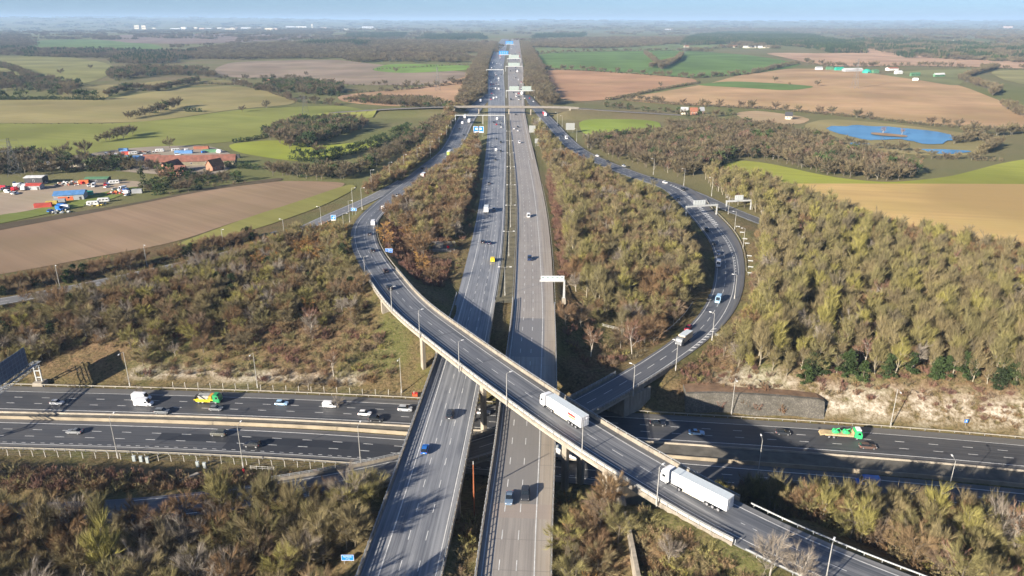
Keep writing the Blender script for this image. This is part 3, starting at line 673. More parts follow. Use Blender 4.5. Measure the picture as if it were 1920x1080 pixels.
# ---------------------------------------------------------------- lamps, gantries, signs
ORD = ('first', 'second', 'third', 'fourth', 'fifth', 'sixth', 'seventh', 'eighth', 'ninth', 'tenth', 'eleventh', 'twelfth')
def lamp_mesh(h, arm, double=False):
    pole = MB().tube([(0, 0, -.4), (0, 0, h * .35), (0, 0, h)], [.14, .11, .07], 6); base = MB().box((0, 0, .7), (.34, .34, 1.5))
    for q in base.f: pass
    pole.add(base.v, base.f)
    a = MB(); hd = []
    for s in ((1, -1) if double else (1,)):
        a.tube([(0, 0, h - .05), (s * arm * .5, 0, h + .12), (s * arm, 0, h + .16)], [.06, .05, .05], 5)
        m = MB().prism([(arm - .1, h + .10), (arm + .1, h + .06), (arm + .75, h + .08), (arm + .85, h + .16), (arm + .6, h + .28), (arm, h + .26)], -.16, .16, axis='y')
        if s < 0: m.v = [(-x, y, z) for x, y, z in m.v]
        hd.append(m)
    return pole.mesh('pole', M_POLE), a.mesh('arm', M_POLE), [m.mesh('lantern', M_LANT) for m in hd]
M_POLE = plain('lamp_column_grey', (.40, .39, .36), .6, .2, .15, .6); M_LANT = plain('lantern_white', (.66, .66, .64), .4, 0, .05, 1)
LAMPS = {}
def lamp(x, y, z, h, ang, label, group, double=False, arm=1.5):
    k = (round(h, 1), double, arm)
    if k not in LAMPS: LAMPS[k] = lamp_mesh(h, arm, double)
    p, a, hs = LAMPS[k]; r = empty('street_lamp', (x, y, z), ang); tag(r, label, 'street lamp', group)
    link('pole', p, r); link('arm', a, r)
    for q in hs: link('lantern', q, r)
    return r
def lamp_px(path, px, py, z, h, label, group, arm=1.5, ground=False):
    x, y = at(px, py, z)
    if ground: z = float(terrain([x], [y])[0]); x, y = at(px, py, z); z = float(terrain([x], [y])[0])
    q, o = path.near(x, y); p, hd = path.at(q); n = (math.sin(hd), -math.cos(hd)); s = -1 if o > 0 else 1
    return lamp(x, y, z, h, math.atan2(n[1] * s, n[0] * s), label, group, False, arm)
for (px, py), tx in zip(((221, 858), (456, 876), (677, 876)), ('beside the fence left of the grey cabinets', 'above the figure in red on the verge', 'just left of the straight viaduct')):
    lamp_px(WB, px, py, ZM, 12.6, 'tall lamp column on the westbound verge ' + tx, 'lamps along the westbound verge', 2.0)
for (px, py), tx in zip(((244, 725), (483, 727), (753, 737)), ('farthest left', 'middle of three', 'nearest the viaduct')):
    lamp_px(EB, px, py, ZM, 12.6, 'tall lamp column at the foot of the left chalk slope, ' + tx, 'lamps along the left chalk slope', 2.0)
for (px, py), tx in zip(((1371, 778), (1669, 801)), ('by the dark stone wall', 'against the white chalk face')):
    lamp_px(EB, px, py, ZM, 12.6, 'tall lamp column at the foot of the right cutting ' + tx, 'lamps along the right cutting', 2.0)
for (px, py), tx in zip(((1419, 904), (1772, 946)), ('nearest the flyover', 'near the right edge')):
    lamp_px(WB, px, py, ZM, 12.6, 'lamp column behind trees by the shaded westbound lanes, ' + tx, 'lamps along the shaded westbound verge', 2.0)
FL = [(685, 523, 6), (735, 585, 6.6), (787, 632, 7), (861, 695, 7), (950, 759, 7), (1091, 853, 7), (1231, 946, 6.8)]
for i, (px, py, z) in enumerate(FL):
    lamp_px(FLY, px, py, z, 9.0, 'grey lamp column on the flyover parapet, %s along it from the left' % ('first', 'second', 'third', 'fourth', 'fifth', 'sixth', 'seventh')[i], 'lamps on the flyover', 1.0)
lamp_px(FLY, 1546, 1100, 4.6, 9.5, 'lamp column on the flyover ramp at the bottom right', 'lamps on the flyover', 1.0)
for (px, py, z), tx in zip(((1267, 693, -5.6), (1335, 637, -5), (1377, 560, -4), (1393, 466, -3), (1377, 432, -2.2), (1365, 403, -1.5), (1187, 741, -6)),
        ('beside the low parapet where the lorry passes', 'by the small white sign board', 'half way round the bend', 'at the top of the bend', 'by the white marker boards', 'just before the sign gantries', 'in the shade by the flyover')):
    lamp_px(SLIP, px, py, z, 10, 'lamp column on the slip road bend ' + tx, 'lamps along the slip road', 1.2)
for i, (px, py) in enumerate(((1334, 367), (1282, 348), (1225, 327), (1102, 278), (1081, 265), (1054, 238), (1045, 231))):
    lamp_px(SLIP, px, py, 0, 11, 'lamp column on the southbound slip road beyond the gantries, %s going away' % ORD[i], 'lamps along the far slip road', 1.6)
for i, (px, py) in enumerate(((113, 541), (276, 500), (420, 468), (534, 449), (603, 423))):
    lamp_px(JOIN, px, py, -1, 10, 'lamp column on the left link road, %s from the left edge' % ('first', 'second', 'third', 'fourth', 'fifth')[i], 'lamps along the link road', 1.4)
for i, (px, py, z) in enumerate(((656, 419, .6), (662, 392, .6), (679, 392, .6), (646, 446, 1.5), (697, 354, 0), (731, 338, 0), (758, 322, 0), (783, 308, 0), (807, 294, 0), (824, 279, 0), (838, 262, 0), (846, 250, 0))):
    lamp_px(FLY, px, py, z, 12, 'lamp column beside the left slip road and junction, %s going away' % ORD[i], 'lamps along the left slip road', 1.6)
k = 0
for px, py in ((945, 501), (955, 434), (959, 385), (960, 347), (959, 313), (958, 287), (956, 264), (954, 246)):
    x, y = at(px, py, 11.4); k += 1
    x = (float(np.interp(y, NB.p[:, 1], NB.p[:, 0] + NB.w / 2)) + float(np.interp(y, SB.p[:, 1], SB.p[:, 0] - SB.w / 2))) / 2
    lamp(x, y, -.3 if y > 255 else -5, 11.7 if y > 255 else 16.4, 0, 'double armed lamp column on the straight median, %s from the flyover' % ORD[k - 1], 'median lamps', True, 1.9)
x, y = at(889, 950, -3.5)
r = empty('rusty_pole', (x, y, float(terrain([x], [y])[0]))); tag(r, 'bare rust brown pole standing between the two straight viaducts', 'pole')
MB().tube([(0, 0, -1), (0, 0, 8), (0, 0, 14.2)], [.20, .17, .12], 8).build('pole', M_RUST, r); MB().tube([(0, 0, 14.2), (0, 0, 15.0)], [.11, .09], 8).build('pole_cap', M_POLE, r)

def text_part(body, size, parent, loc, rot, mat, name='lettering', align='CENTER'):
    cu = bpy.data.curves.new(name, 'FONT'); cu.body = body; cu.size = size; cu.align_x = align; cu.align_y = 'CENTER'; cu.extrude = .004
    o = bpy.data.objects.new(name, cu); COL.objects.link(o); dg = bpy.context.evaluated_depsgraph_get()
    me = bpy.data.meshes.new_from_object(o.evaluated_get(dg)); bpy.data.objects.remove(o); bpy.data.curves.remove(cu)
    me.materials.clear(); me.materials.append(mat); return link(name, me, parent, loc, rot)

def glyphs(parent, rows, w, h, y, mat=M_SIGNW):
    """white marks on a sign face: (x, z, width, height) in fractions of the face"""
    mb = MB()
    for gx, gz, gw, gh in rows: mb.box((gx * w, y, gz * h), (gw * w, .02, gh * h))
    mb.build('sign_marks', mat, parent)

def road_sign(name, px, py, zg, w, h, zc, face, label, marks_=None, text=None, border=True, cat='road sign', rz=0.0, face_mat=None, backs=False):
    """sign standing at the ground point under pixel (px, py); it faces -y turned by rz"""
    x, y = at(px, py, zg); r = empty(name, (x, y, zg), rz); tag(r, label, cat)
    for s in (-1, 1):
        MB().tube([(s * w * .3, .08, -.6), (s * w * .3, .08, zc)], .07, 6).build('post', M_STEEL, r)
    MB().box((0, 0, zc), (w, .08, h)).build('sign_panel', face, r)
    if border and not backs:
        t = .045 * min(w, h); mb = MB()
        for c, d in (((0, zc + h / 2 - t / 2), (w, t)), ((0, zc - h / 2 + t / 2), (w, t)), ((-w / 2 + t / 2, zc), (t, h - 2 * t)), ((w / 2 - t / 2, zc), (t, h - 2 * t))): mb.box((c[0], -.05, c[1]), (d[0], .02, d[1]))
        mb.build('border', M_SIGNW, r)
    if backs:
        mb = MB()
        for s in (-.4, -.14, .14, .4): mb.box((s * w, -.09, zc), (.12, .1, h * .96))
        mb.build('stiffener', M_STEEL, r)
    if marks_:
        mb = MB()
        for gx, gz, gw, gh in marks_: mb.box((gx * w, -.055, zc + gz * h), (gw * w, .02, gh * h))
        mb.build('sign_marks', M_SIGNW, r)
    for (body, size, tz) in (text or ()): text_part(body, size, r, (0, -.056, zc + tz), (R(90), 0, 0), M_SIGNW)
    return r
road_sign('services_sign', 653, 1060, -2.0, 2.5, 1.35, 1.9, M_BLUE, 'blue services sign in the shade at the bottom left of the viaduct', text=(('Services', .5, .25), ('17 m', .42, -.3)))
road_sign('direction_sign', 626, 420, -.4, 2.6, 2.9, 3.4, M_BLUE, 'blue and white sign with a diagonal arrow by the link road', [(.02, .0, .5, .09), (.0, -.1, .09, .5), (.16, .12, .12, .3), (0, -.42, .9, .14)])
road_sign('direction_sign', 664, 402, .3, 3.0, 1.7, 2.8, M_BLUE, 'blue sign with two marks in the grass nose between the merging roads', [(-.18, -.02, .09, .5), (-.11, .2, .18, .1), (.16, -.02, .09, .5), (.09, .2, .2, .1)])
road_sign('direction_sign', 730, 483, 1.5, 3.3, 2.0, 3.2, M_BLUE, 'blue sign in the red scrub inside the flyover curve', [(-.3, 0, .06, .5), (-.1, 0, .08, .5), (-.04, .2, .16, .1), (.12, 0, .08, .5), (.3, 0, .06, .5), (0, -.32, .1, .12)])
road_sign('direction_sign', 893.5, 255, -.3, 5.4, 5.8, 6, M_BLUE, 'left of a pair of large blue signs between the two roads far off', [(0, .1, .3, .3), (.0, -.36, .7, .12)])
road_sign('direction_sign', 901.5, 255, -.3, 5.4, 5.8, 6, M_BLUE, 'right of a pair of large blue signs between the two roads far off', [(0, .1, .3, .3), (.0, -.36, .7, .12)])
for (px, py, zg, w, h, zc, tx) in ((998, 252, -.5, 6, 6.5, 5, 'nearest the pale carriageway'), (1019, 254, -.5, 9, 5, 5, 'wide, above the far treetops'), (1069, 248, -.5, 8.5, 6.5, 5.5, 'beside the far field'), (1006, 273, -.5, 3, 4, 4, 'small, at the edge of the wood'), (1010, 232, -.5, 3.6, 3.6, 4, 'small, on the far slip road verge')):
    road_sign('road_sign', px, py, zg, w, h, zc, M_SIGNG, 'grey back of a road sign, ' + tx, backs=True)
# small white marker boards round the slip road bend
for i, (px, py) in enumerate(((1375, 430), (1383, 440), (1388, 451), (1392, 459), (1396, 481), (1398, 490), (1398, 501), (1397, 512))):
    x, y = at(px, py, -2.2); z = float(terrain([x], [y])[0]); r = empty('chevron_board', (x + 2.2, y, z), R(-20))
    tag(r, 'low white marker board outside the slip road bend, %s coming nearer' % ORD[i], 'marker board', 'bend marker boards')
    MB().box((0, 0, 1.5), (2.2, .06, .55)).build('board', M_SIGNG, r)
    for s in (-.7, .7): MB().tube([(s, .06, -.3), (s, .06, 1.7)], .05, 5).build('post', M_STEEL, r)
for i, (px, py) in enumerate(((647, 421), (648, 431), (645, 440), (643, 450), (650, 459))):
    x, y = at(px, py, 2); z = float(terrain([x], [y])[0]); r = empty('chevron_sign', (x - 1.5, y, z), R(30))
    tag(r, 'black and white chevron board outside the flyover bend, %s coming nearer' % ORD[i], 'chevron sign', 'chevron boards on the left bend')
    MB().box((0, 0, 1.5), (1.6, .06, 1.5)).build('board', plain('sign_black', (.02, .02, .02), .5), r)
    m = MB(); m.add([(-.5, -.04, 2.1), (-.1, -.04, 2.1), (.5, -.04, 1.5), (-.1, -.04, .9), (-.5, -.04, .9), (.1, -.04, 1.5)], [(0, 1, 2, 5), (5, 2, 3, 4)]); m.build('chevron_mark', M_SIGNW, r)
    MB().tube([(0, .06, -.5), (0, .06, 1.5)], .06, 5).build('post', M_STEEL, r)

# the big lattice gantry over the lower motorway at left
M_GW = plain('gantry_paint', (.42, .43, .42), .5, .1, .12, 1)
M_SBK = plain('sign_back_blue_grey', (.10, .14, .20), .5, .1, .15, .6)  # grey back; the blue of its shaded side is put into the colour
g = empty('lattice_gantry', (-156.5, 196, ZM)); tag(g, 'white lattice gantry with the blue back of a big sign at the left edge', 'gantry')
xg, y0, y1, zb, zt, hw = -156.5, 176.0, 217.0, -6.6, -5.0, .9
m = MB()
for dx in (-hw, hw):
    for zz in (zb, zt): m.tube([(xg + dx, y0, zz), (xg + dx, y1, zz)], .11, 6)
n = 18
for i in range(n + 1):
    ya = y0 + (y1 - y0) * i / n; yb = y0 + (y1 - y0) * min(i + 1, n) / n
    for dx in (-hw, hw):
        m.tube([(xg + dx, ya, zb), (xg + dx, ya, zt)], .06, 4)
        if i < n: m.tube([(xg + dx, ya, zb if i % 2 else zt), (xg + dx, yb, zt if i % 2 else zb)], .055, 4)
    for zz in (zb, zt):
        m.tube([(xg - hw, ya, zz), (xg + hw, ya, zz)], .05, 4)
        if i < n: m.tube([(xg - hw if i % 2 else xg + hw, ya, zz), (xg + hw if i % 2 else xg - hw, yb, zz)], .045, 4)
m.build('truss', M_GW, g)
for yy in (y0 + .6, y1 - .6):
    m = MB()
    for dx in (-hw, hw): m.box((xg + dx, yy, (ZM + zb) / 2 + .2), (.38, .38, zb - ZM - .1))
    m.box((xg, yy, -8.2), (2.2, .34, .34)); m.box((xg, yy, -10.6), (2.2, .34, .34)); m.build('leg', M_GW, g)
    MB().prism([(-1.8, -13.4), (1.8, -13.4), (1.5, -12.0), (-1.5, -12.0)], yy - 1.6, yy + 1.6, axis='y').build('footing', M_CONC2, g, (xg, 0, 0))
m = MB().box((xg - .2, 206.4, -1.6), (.16, 14, 6.6)); m.build('sign_panel', M_SBK, g)
m = MB()
for i in range(9): m.box((xg - .05, 199.9 + i * 1.62, -1.6), (.14, .1, 6.4))
for z in (-4.0, -2.6, -1.2, .4): m.box((xg - .02, 206.4, z), (.1, 13.8, .12))
m.build('stiffener', plain('rib_blue_grey', (.16, .21, .28), .5, .1, .1, 1), g)  # ribs carry the same painted blue shade
MB().box((xg + 1.3, 197, -5.0), (.8, 40, .08)).build('walkway', M_STEEL, g)
keep_world(g)

def cantilever(px, py, z, hh, length, label, panels, zbeam_h=1.9, right=False):
    x, y = at(px, py, z); r = empty('cantilever_gantry', (x, y, z)); tag(r, label, 'gantry'); s = 1 if right else -1
    MB().box((0, 0, .9), (1.5, 1.5, 2.4)).build('footing', M_CONC2, r)
    MB().prism([(-.42, 2), (.42, 2), (.30, hh), (-.30, hh)], -.35, .35, axis='y').build('column', M_GW, r)
    MB().box((s * length / 2, 0, hh - .2), (length + .7, .55, .7)).build('beam', M_GW, r)
    wp = length / panels
    for i in range(panels):
        MB().box((s * (i + .5) * wp, -.4, hh + .95), (wp * .94, .25, zbeam_h)).build('signal_panel', plain('signal_white', (.50, .53, .52), .5, 0, .08, 1), r)
        MB().box((s * (i + .5) * wp, -.54, hh + 1.3), (wp * .5, .06, .5)).build('slot', plain('signal_grey', (.22, .28, .28), .5), r)
    return r
cantilever(1057, 568, -1.2, 9.2, 9.0, 'white cantilever sign gantry reaching over the pale carriageway edge', 5)

def beam_gantry(a, b, z, zh, label, panel=None, mids=(), depth=.9, sign_h=2.6, pm=None, col=None):
    """portal between ground points a and b; panels as (fraction, width)"""
    ax, ay = a; bx, by = b; L = math.hypot(bx - ax, by - ay); rz = math.atan2(by - ay, bx - ax); cm = col or M_GW
    r = empty('sign_gantry', (ax, ay, z), rz); tag(r, label, 'gantry')
    for q in (0, L) + tuple(m_ * L for m_ in mids): MB().box((q, 0, zh / 2 - .5), (.6, .6, zh + 1)).build('leg', cm, r)
    MB().box((L / 2, 0, zh + depth / 2), (L + .8, .8, depth)).build('beam', cm, r)
    mb = MB()
    for i in range(int(L / 1.5)): mb.box((i * 1.5 + .8, -.42, zh + depth + .5), (.07, .07, 1.0))
    mb.box((L / 2, -.42, zh + depth + 1.0), (L, .07, .07)); mb.build('handrail', M_STEEL, r)
    for f, w in (panel or ()):
        MB().box((f * L, .5, zh + .9 + sign_h / 2), (w, .25, sign_h)).build('sign_panel', pm or plain('signal_white', (.50, .53, .52), .5, 0, .08, 1), r)
        mb = MB()
        for k in range(4): mb.box((f * L + (k - 1.5) * w * .22, .34, zh + 1.3 + sign_h / 2), (w * .06, .08, sign_h * .5))
        mb.build('stiffener', M_STEEL, r)
    return r
beam_gantry(at(1286, 406, -1.3), at(1343, 402, -1.3), -1.6, 5.4, 'white sign gantry over the slip road just before the bend', [(.42, 7.2)])
beam_gantry(at(1361, 395, -1), at(1407, 393, -1), -1.2, 5.2, 'white sign gantry over the exit road right of the first', [(.5, 5)])
beam_gantry(at(854, 231, 0), at(946, 231, 0), -.2, 8.0, 'slim portal gantry in front of the overbridge', [], (.56,), .7)
beam_gantry(at(949, 183, 0), at(1002, 183, 0), -.2, 9.0, 'gantry with two pale sign boards over the southbound lanes beyond the overbridge', [(.28, 13), (.72, 13)], (), 1.0, 5.5, plain('sign_back_pale', (.28, .34, .31), .5))
beam_gantry(at(912, 140, 0), at(944, 140, 0), -.2, 9.0, 'thin gantry over the northbound lanes farther off', [], (), 1.3)
beam_gantry(at(948, 134, 0), at(979, 134, 0), -.2, 10.0, 'gantry with a pale sign board over the southbound lanes farther off', [(.5, 24)], (), 1.3, 7, plain('sign_back_pale', (.28, .34, .31), .5))
beam_gantry(at(951, 118, 0), at(976, 118, 0), -.2, 10.0, 'distant gantry with a pale sign board over the southbound lanes', [(.5, 26)], (), 1.6, 9, plain('sign_back_pale', (.28, .34, .31), .5))
beam_gantry(at(937, 110, 0), at(958, 110, 0), -.2, 10.0, 'distant gantry with a bright blue sign over the northbound lanes', [(.35, 26)], (), 1.6, 10, plain('sign_blue_bright', (.02, .22, .75), .5))
beam_gantry(at(949, 88, 0), at(964, 88, 0), -.2, 10.0, 'farthest gantry with a blue sign near the vanishing point', [(.4, 30)], (), 2, 12, plain('sign_blue_bright', (.02, .22, .75), .5))

# roadside cabinets, person in red, small posts
for i, (px, py) in enumerate(((252, 863), (265, 864), (277, 866), (371, 874), (384, 876))):
    x, y = at(px, py, ZM); z = float(terrain([x], [y])[0]); r = empty('roadside_cabinet', (x, y, z)); tag(r, 'grey roadside cabinet on the westbound verge, %s from the left' % ('first', 'second', 'third', 'fourth', 'fifth')[i], 'cabinet', 'roadside cabinets')
    MB().box((0, 0, .8), (.8, .5, 1.7)).box((0, 0, 1.68), (.9, .6, .08)).build('case', plain('cabinet_grey', (.38, .42, .42), .6), r); MB().box((0, -.26, .8), (.7, .03, 1.4)).build('door', plain('cabinet_door', (.34, .38, .38), .6), r)
for i, (px, py) in enumerate(((733, 609), (742, 607), (751, 605))):
    x, y = at(px, py, -4); z = float(terrain([x], [y])[0]); r = empty('roadside_cabinet', (x, y, z)); tag(r, 'pale cabinet on the slope under the flyover, %s of three' % ('left', 'middle', 'right')[i], 'cabinet', 'cabinets under the flyover')
    MB().box((0, 0, .9), (.9, .6, 1.9)).box((0, 0, 1.9), (1.0, .7, .08)).build('case', plain('cabinet_pale', (.5, .52, .5), .6), r)
x, y = at(700, 745, ZM)
def person(px, py, zg, label, coat, name='person'):
    x, y = at(px, py, zg); z = float(terrain([x], [y])[0])
    me = bpy.data.meshes.new('person'); V = [(0, 0, .95), (0, 0, 1.25), (0, 0, 1.45), (0, 0, 1.62), (0, .02, 1.75), (.1, 0, .9), (.12, 0, .5), (.12, .02, .06), (.12, -.14, .03), (-.1, 0, .9), (-.12, -.05, .5), (-.12, .02, .06), (-.12, -.14, .03), (.22, 0, 1.4), (.3, 0, 1.15), (.28, -.15, .92), (-.22, 0, 1.4), (-.3, 0, 1.15), (-.28, -.15, .92)]
    E = [(0, 1), (1, 2), (2, 3), (3, 4), (0, 5), (5, 6), (6, 7), (7, 8), (0, 9), (9, 10), (10, 11), (11, 12), (2, 13), (13, 14), (14, 15), (2, 16), (16, 17), (17, 18)]
    me.from_pydata(V, E, []); me.materials.append(coat); o = link(name, me, None, (x, y, z)); o.modifiers.new('skin', 'SKIN')
    rad = [.17, .18, .19, .06, .11, .1, .07, .05, .05, .1, .07, .05, .05, .08, .06, .045, .08, .06, .045]
    for sv, q in zip(me.skin_vertices[0].data, rad): sv.radius = (q, q * .8)
    me.skin_vertices[0].data[0].use_root = True; o.modifiers.new('sub', 'SUBSURF').levels = 1
    tag(o, label, 'person'); return o
person(458, 889, ZM + .2, 'person in a red jacket standing on the verge by the lamp column', plain('red_cloth', (.6, .03, .03), .8))

# small roadside things
def bits():
    x, y = at(778, 742, ZM); r = empty('plant_box', (x, y, float(terrain([x], [y])[0])), .2); tag(r, 'small orange box at the foot of the slope beside the viaduct', 'box'); MB().box((0, 0, .55), (1.6, 1.1, 1.2)).build('case', paint_o, r); MB().box((0, 0, 1.2), (1.75, 1.25, .1)).build('lid', M_RED, r)
    x, y = at(1808, 806, ZM); r = empty('road_sign', (x, y, float(terrain([x], [y])[0]))); tag(r, 'small blue sign at the foot of the white chalk face', 'road sign'); MB().tube([(0, .05, -.3), (0, .05, 2)], .05, 5).build('post', M_STEEL, r); MB().box((0, 0, 1.9), (1.0, .06, 1.0)).build('sign_panel', M_BLUE, r); MB().box((0, -.04, 1.9), (.3, .02, .5)).build('sign_marks', M_SIGNW, r)
    x, y = at(1341, 634, -5); r = empty('road_sign', (x + 1, y, float(terrain([x], [y])[0])), -.2); tag(r, 'low white board beside the lamp on the slip road bend', 'road sign')
    for s in (-.7, .7): MB().tube([(s, .05, -.3), (s, .05, 1.6)], .05, 5).build('post', M_STEEL, r)
    MB().box((0, 0, 1.5), (2.4, .06, 1.0)).build('sign_panel', M_SIGNG, r)
    for px, py, zz, L, rz, lab in ((1372, 634, -3.5, 7, -.05, 'short grey handrail on the bank outside the slip road'), (1150, 608, -5, 9, -.6, 'wooden railing in the grassy hollow by the pale carriageway'), (492, 880, -13, 7, -.1, 'pale gate in the fence beside the westbound lanes')):
        x, y = at(px, py, zz); r = empty('handrail', (x, y, float(terrain([x], [y])[0])), rz); tag(r, lab, 'railing')
        for k in range(5): MB().box(((k - 2) * L / 4.4, 0, .6), (.12, .12, 1.4)).build('post', M_RAILP, r)
        for z in (.6, 1.15): MB().box((0, -.08, z), (L, .06, .12)).build('rail', M_RAILP, r)
    x, y = at(830, 466, -1); z = float(terrain([x], [y])[0]); r = empty('fenced_compound', (x, y, z), .05); tag(r, 'small fenced equipment compound among the scrub inside the flyover curve', 'compound')
    for s in (-1, 1):
        for k in range(7): MB().box(((k - 3) * 1.9, s * 6, .8), (.1, .1, 1.8)).build('post', M_RAILP, r); 
        for zz in (.5, 1.1, 1.6): MB().box((0, s * 6.08, zz), (11.6, .05, .09)).build('rail', M_RAILP, r)
        MB().box((s * 6, 0, .8), (.08, 11.8, 1.5)).build('screen', plain('green_mesh', (.05, .12, .08), .8), r)
    MB().box((0, 0, .15), (9.5, 9, .5)).build('slab', plain('compound_slab', (.12, .10, .08), .9), r); MB().box((-1.5, 1.5, 1.3), (3.2, 2.2, 2.0)).build('hut', M_CONC2, r); MB().box((2.6, -1, 1.0), (1.2, .4, 1.3)).build('red_board', M_RED, r)
    x, y = at(1313, 748, -9); z = float(terrain([x], [y])[0]); r = empty('drain_chute', (x, y, z)); tag(r, 'concrete drain chute with a dark slot down the right cutting', 'drain')
    for s in (-.9, .9): MB().box((s, 0, -.2), (.7, 1.0, 8.5)).build('side_wall', M_CONC2, r, None, (R(-24), 0, 0))
    MB().box((0, .35, -.2), (1.2, .3, 8.4)).build('channel', plain('drain_dark', (.02, .018, .016), .9), r, None, (R(-24), 0, 0))
    x, y = at(355, 908, -11); z = float(terrain([x], [y])[0]); r = empty('culvert_slab', (x, y, z), .9); tag(r, 'tilted concrete culvert slab in the scrub below the westbound verge', 'culvert'); MB().box((0, 0, .9), (5.5, 1.2, .35)).build('slab', M_CONC2, r); MB().box((0, .5, .3), (5.2, .4, 1.2)).build('wall', M_CONC, r)
    x, y = at(628, 431, .3); z = float(terrain([x], [y])[0]); r = empty('equipment_box', (x, y, z)); tag(r, 'red topped equipment box near the link road sign', 'box'); MB().box((0, 0, .7), (1.3, 1.0, 1.4)).build('case', M_CONC2, r); MB().prism([(-.9, 1.4), (.9, 1.4), (0, 2.3)], -.6, .6, axis='y').build('lid', M_RED, r)
paint_o = plain('box_orange', (.6, .13, .05), .6)
bits()
# ---------------------------------------------------------------- vehicles
def paint(name, c, rough=.32):
    n = 'paint_' + name
    if n in MATS: return MATS[n]
    m = plain(n, c, rough, 0, .05, .8, .5); m.node_tree.nodes['Principled BSDF'].inputs['Coat Weight'].default_value = .35
    return m
PC = {'white': (.80, .80, .80), 'silver': (.42, .44, .46), 'grey': (.16, .17, .18), 'dark': (.035, .038, .045), 'black': (.018, .019, .022), 'blue': (.02, .14, .48), 'navy': (.02, .035, .09), 'red': (.55, .015, .03),
      'yellow': (.85, .62, .02), 'brown': (.12, .075, .06), 'paleblue': (.35, .55, .75), 'green': (.03, .30, .10), 'bright_green': (.05, .55, .18), 'lime': (.35, .55, .10), 'orange': (.75, .18, .03), 'olive': (.10, .10, .08), 'slate': (.14, .2, .28), 'beige': (.5, .42, .3)}
M_RIM = plain('wheel_rim', (.42, .43, .45), .4, .6, .1, 4); M_TAIL = plain('tail_lamp', (.5, .01, .01), .3); M_HEAD = plain('head_lamp', (.75, .76, .78), .2)
M_CHAS = plain('chassis', (.03, .03, .032), .7)

def loft(secs, close=True):
    """secs: list of lists of (x, y, z) with equal length (open half loops mirrored by the caller)"""
    mb = MB(); n = len(secs[0]); V = [p for s in secs for p in s]; F = []
    for i in range(len(secs) - 1):
        for k in range(n):
            a = i * n + k; b = i * n + (k + 1) % n; F.append((a, b, b + n, a + n))
    if close: F.append(tuple(range(n))[::-1]); F.append(tuple((len(secs) - 1) * n + k for k in range(n)))
    return mb.add(V, F)
def ring(x, w, z0, z1, wt=None, ch=.1):
    wt = wt or w
    return [(x, -w, z0 + ch), (x, -w * .94, z0), (x, w * .94, z0), (x, w, z0 + ch), (x, w, z1 - ch * 1.6), (x, wt * .93, z1), (x, -wt * .93, z1), (x, -w, z1 - ch * 1.6)]

def wheel_mesh(r, wd):
    t = MB().lathe([(r * .62, -wd / 2), (r * .95, -wd / 2), (r, -wd / 2 + .03), (r, wd / 2 - .03), (r * .95, wd / 2), (r * .62, wd / 2)], n=12, axis='y').mesh('tyre', M_BLACK)
    m = MB().lathe([(r * .64, -wd / 2 - .01), (r * .2, -wd / 2 + .02), (r * .2, wd / 2 - .02), (r * .64, wd / 2 + .01)], n=10, axis='y').mesh('rim', M_RIM); return t, m
WM = {k: wheel_mesh(*k) for k in ((.33, .22), (.38, .25), (.5, .34))}
def wheels(root, xs, y, k):
    for x in xs:
        for s in (-1, 1):
            t = link('wheel', WM[k][0], root, (x, s * y, k[0])); link('rim', WM[k][1], t)

def car_parts(kind):
    if kind == 'hatch': L, W, H, belt, bon, ws, rt, rr, re = 4.1, .88, 1.48, .92, .80, .75, .15, -1.55, -1.98
    elif kind == 'saloon': L, W, H, belt, bon, ws, rt, rr, re = 4.6, .90, 1.43, .90, .80, .75, .10, -1.0, -1.75
    elif kind == 'estate': L, W, H, belt, bon, ws, rt, rr, re = 4.6, .90, 1.48, .92, .80, .80, .20, -1.9, -2.2
    else: L, W, H, belt, bon, ws, rt, rr, re = 4.6, .95, 1.72, 1.08, 1.0, .85, .30, -1.9, -2.2
    f, r = L / 2, -L / 2
    body = loft([ring(f, W * .72, .34, bon - .18), ring(f - .18, W * .90, .24, bon - .06), ring(f - .6, W, .22, bon + .02), ring(ws + .25, W, .2, belt - .02), ring(.0, W, .2, belt), ring(rr, W, .2, belt + .02), ring(r + .25, W * .96, .24, belt + .0), ring(r, W * .86, .36, belt - .08)])
    glass = loft([ring(ws + .12, W * .84, belt - .06, belt + .02, W * .8, .02), ring(rt + .04, W * .84, belt - .06, H - .05, W * .68, .04), ring(-.4, W * .85, belt - .06, H - .01, W * .70, .04), ring(rr + .05, W * .84, belt - .06, H - .06, W * .66, .04), ring(re, W * .82, belt - .06, belt + .04, W * .76, .02)])
    roof = loft([ring(rt - .02, W * .66, H - .06, H - .02, W * .64, .01), ring(-.4, W * .70, H - .03, H + .02, W * .66, .01), ring(rr + .12, W * .66, H - .07, H - .02, W * .62, .01)])
    return dict(L=L, W=W, body=body.mesh('body', []), windows=glass.mesh('windows', M_GLASS), roof=roof.mesh('roof', []), belt=belt, wk=(.38, .25) if kind == 'suv' else (.33, .22), wx=(L * .31, -L * .30))
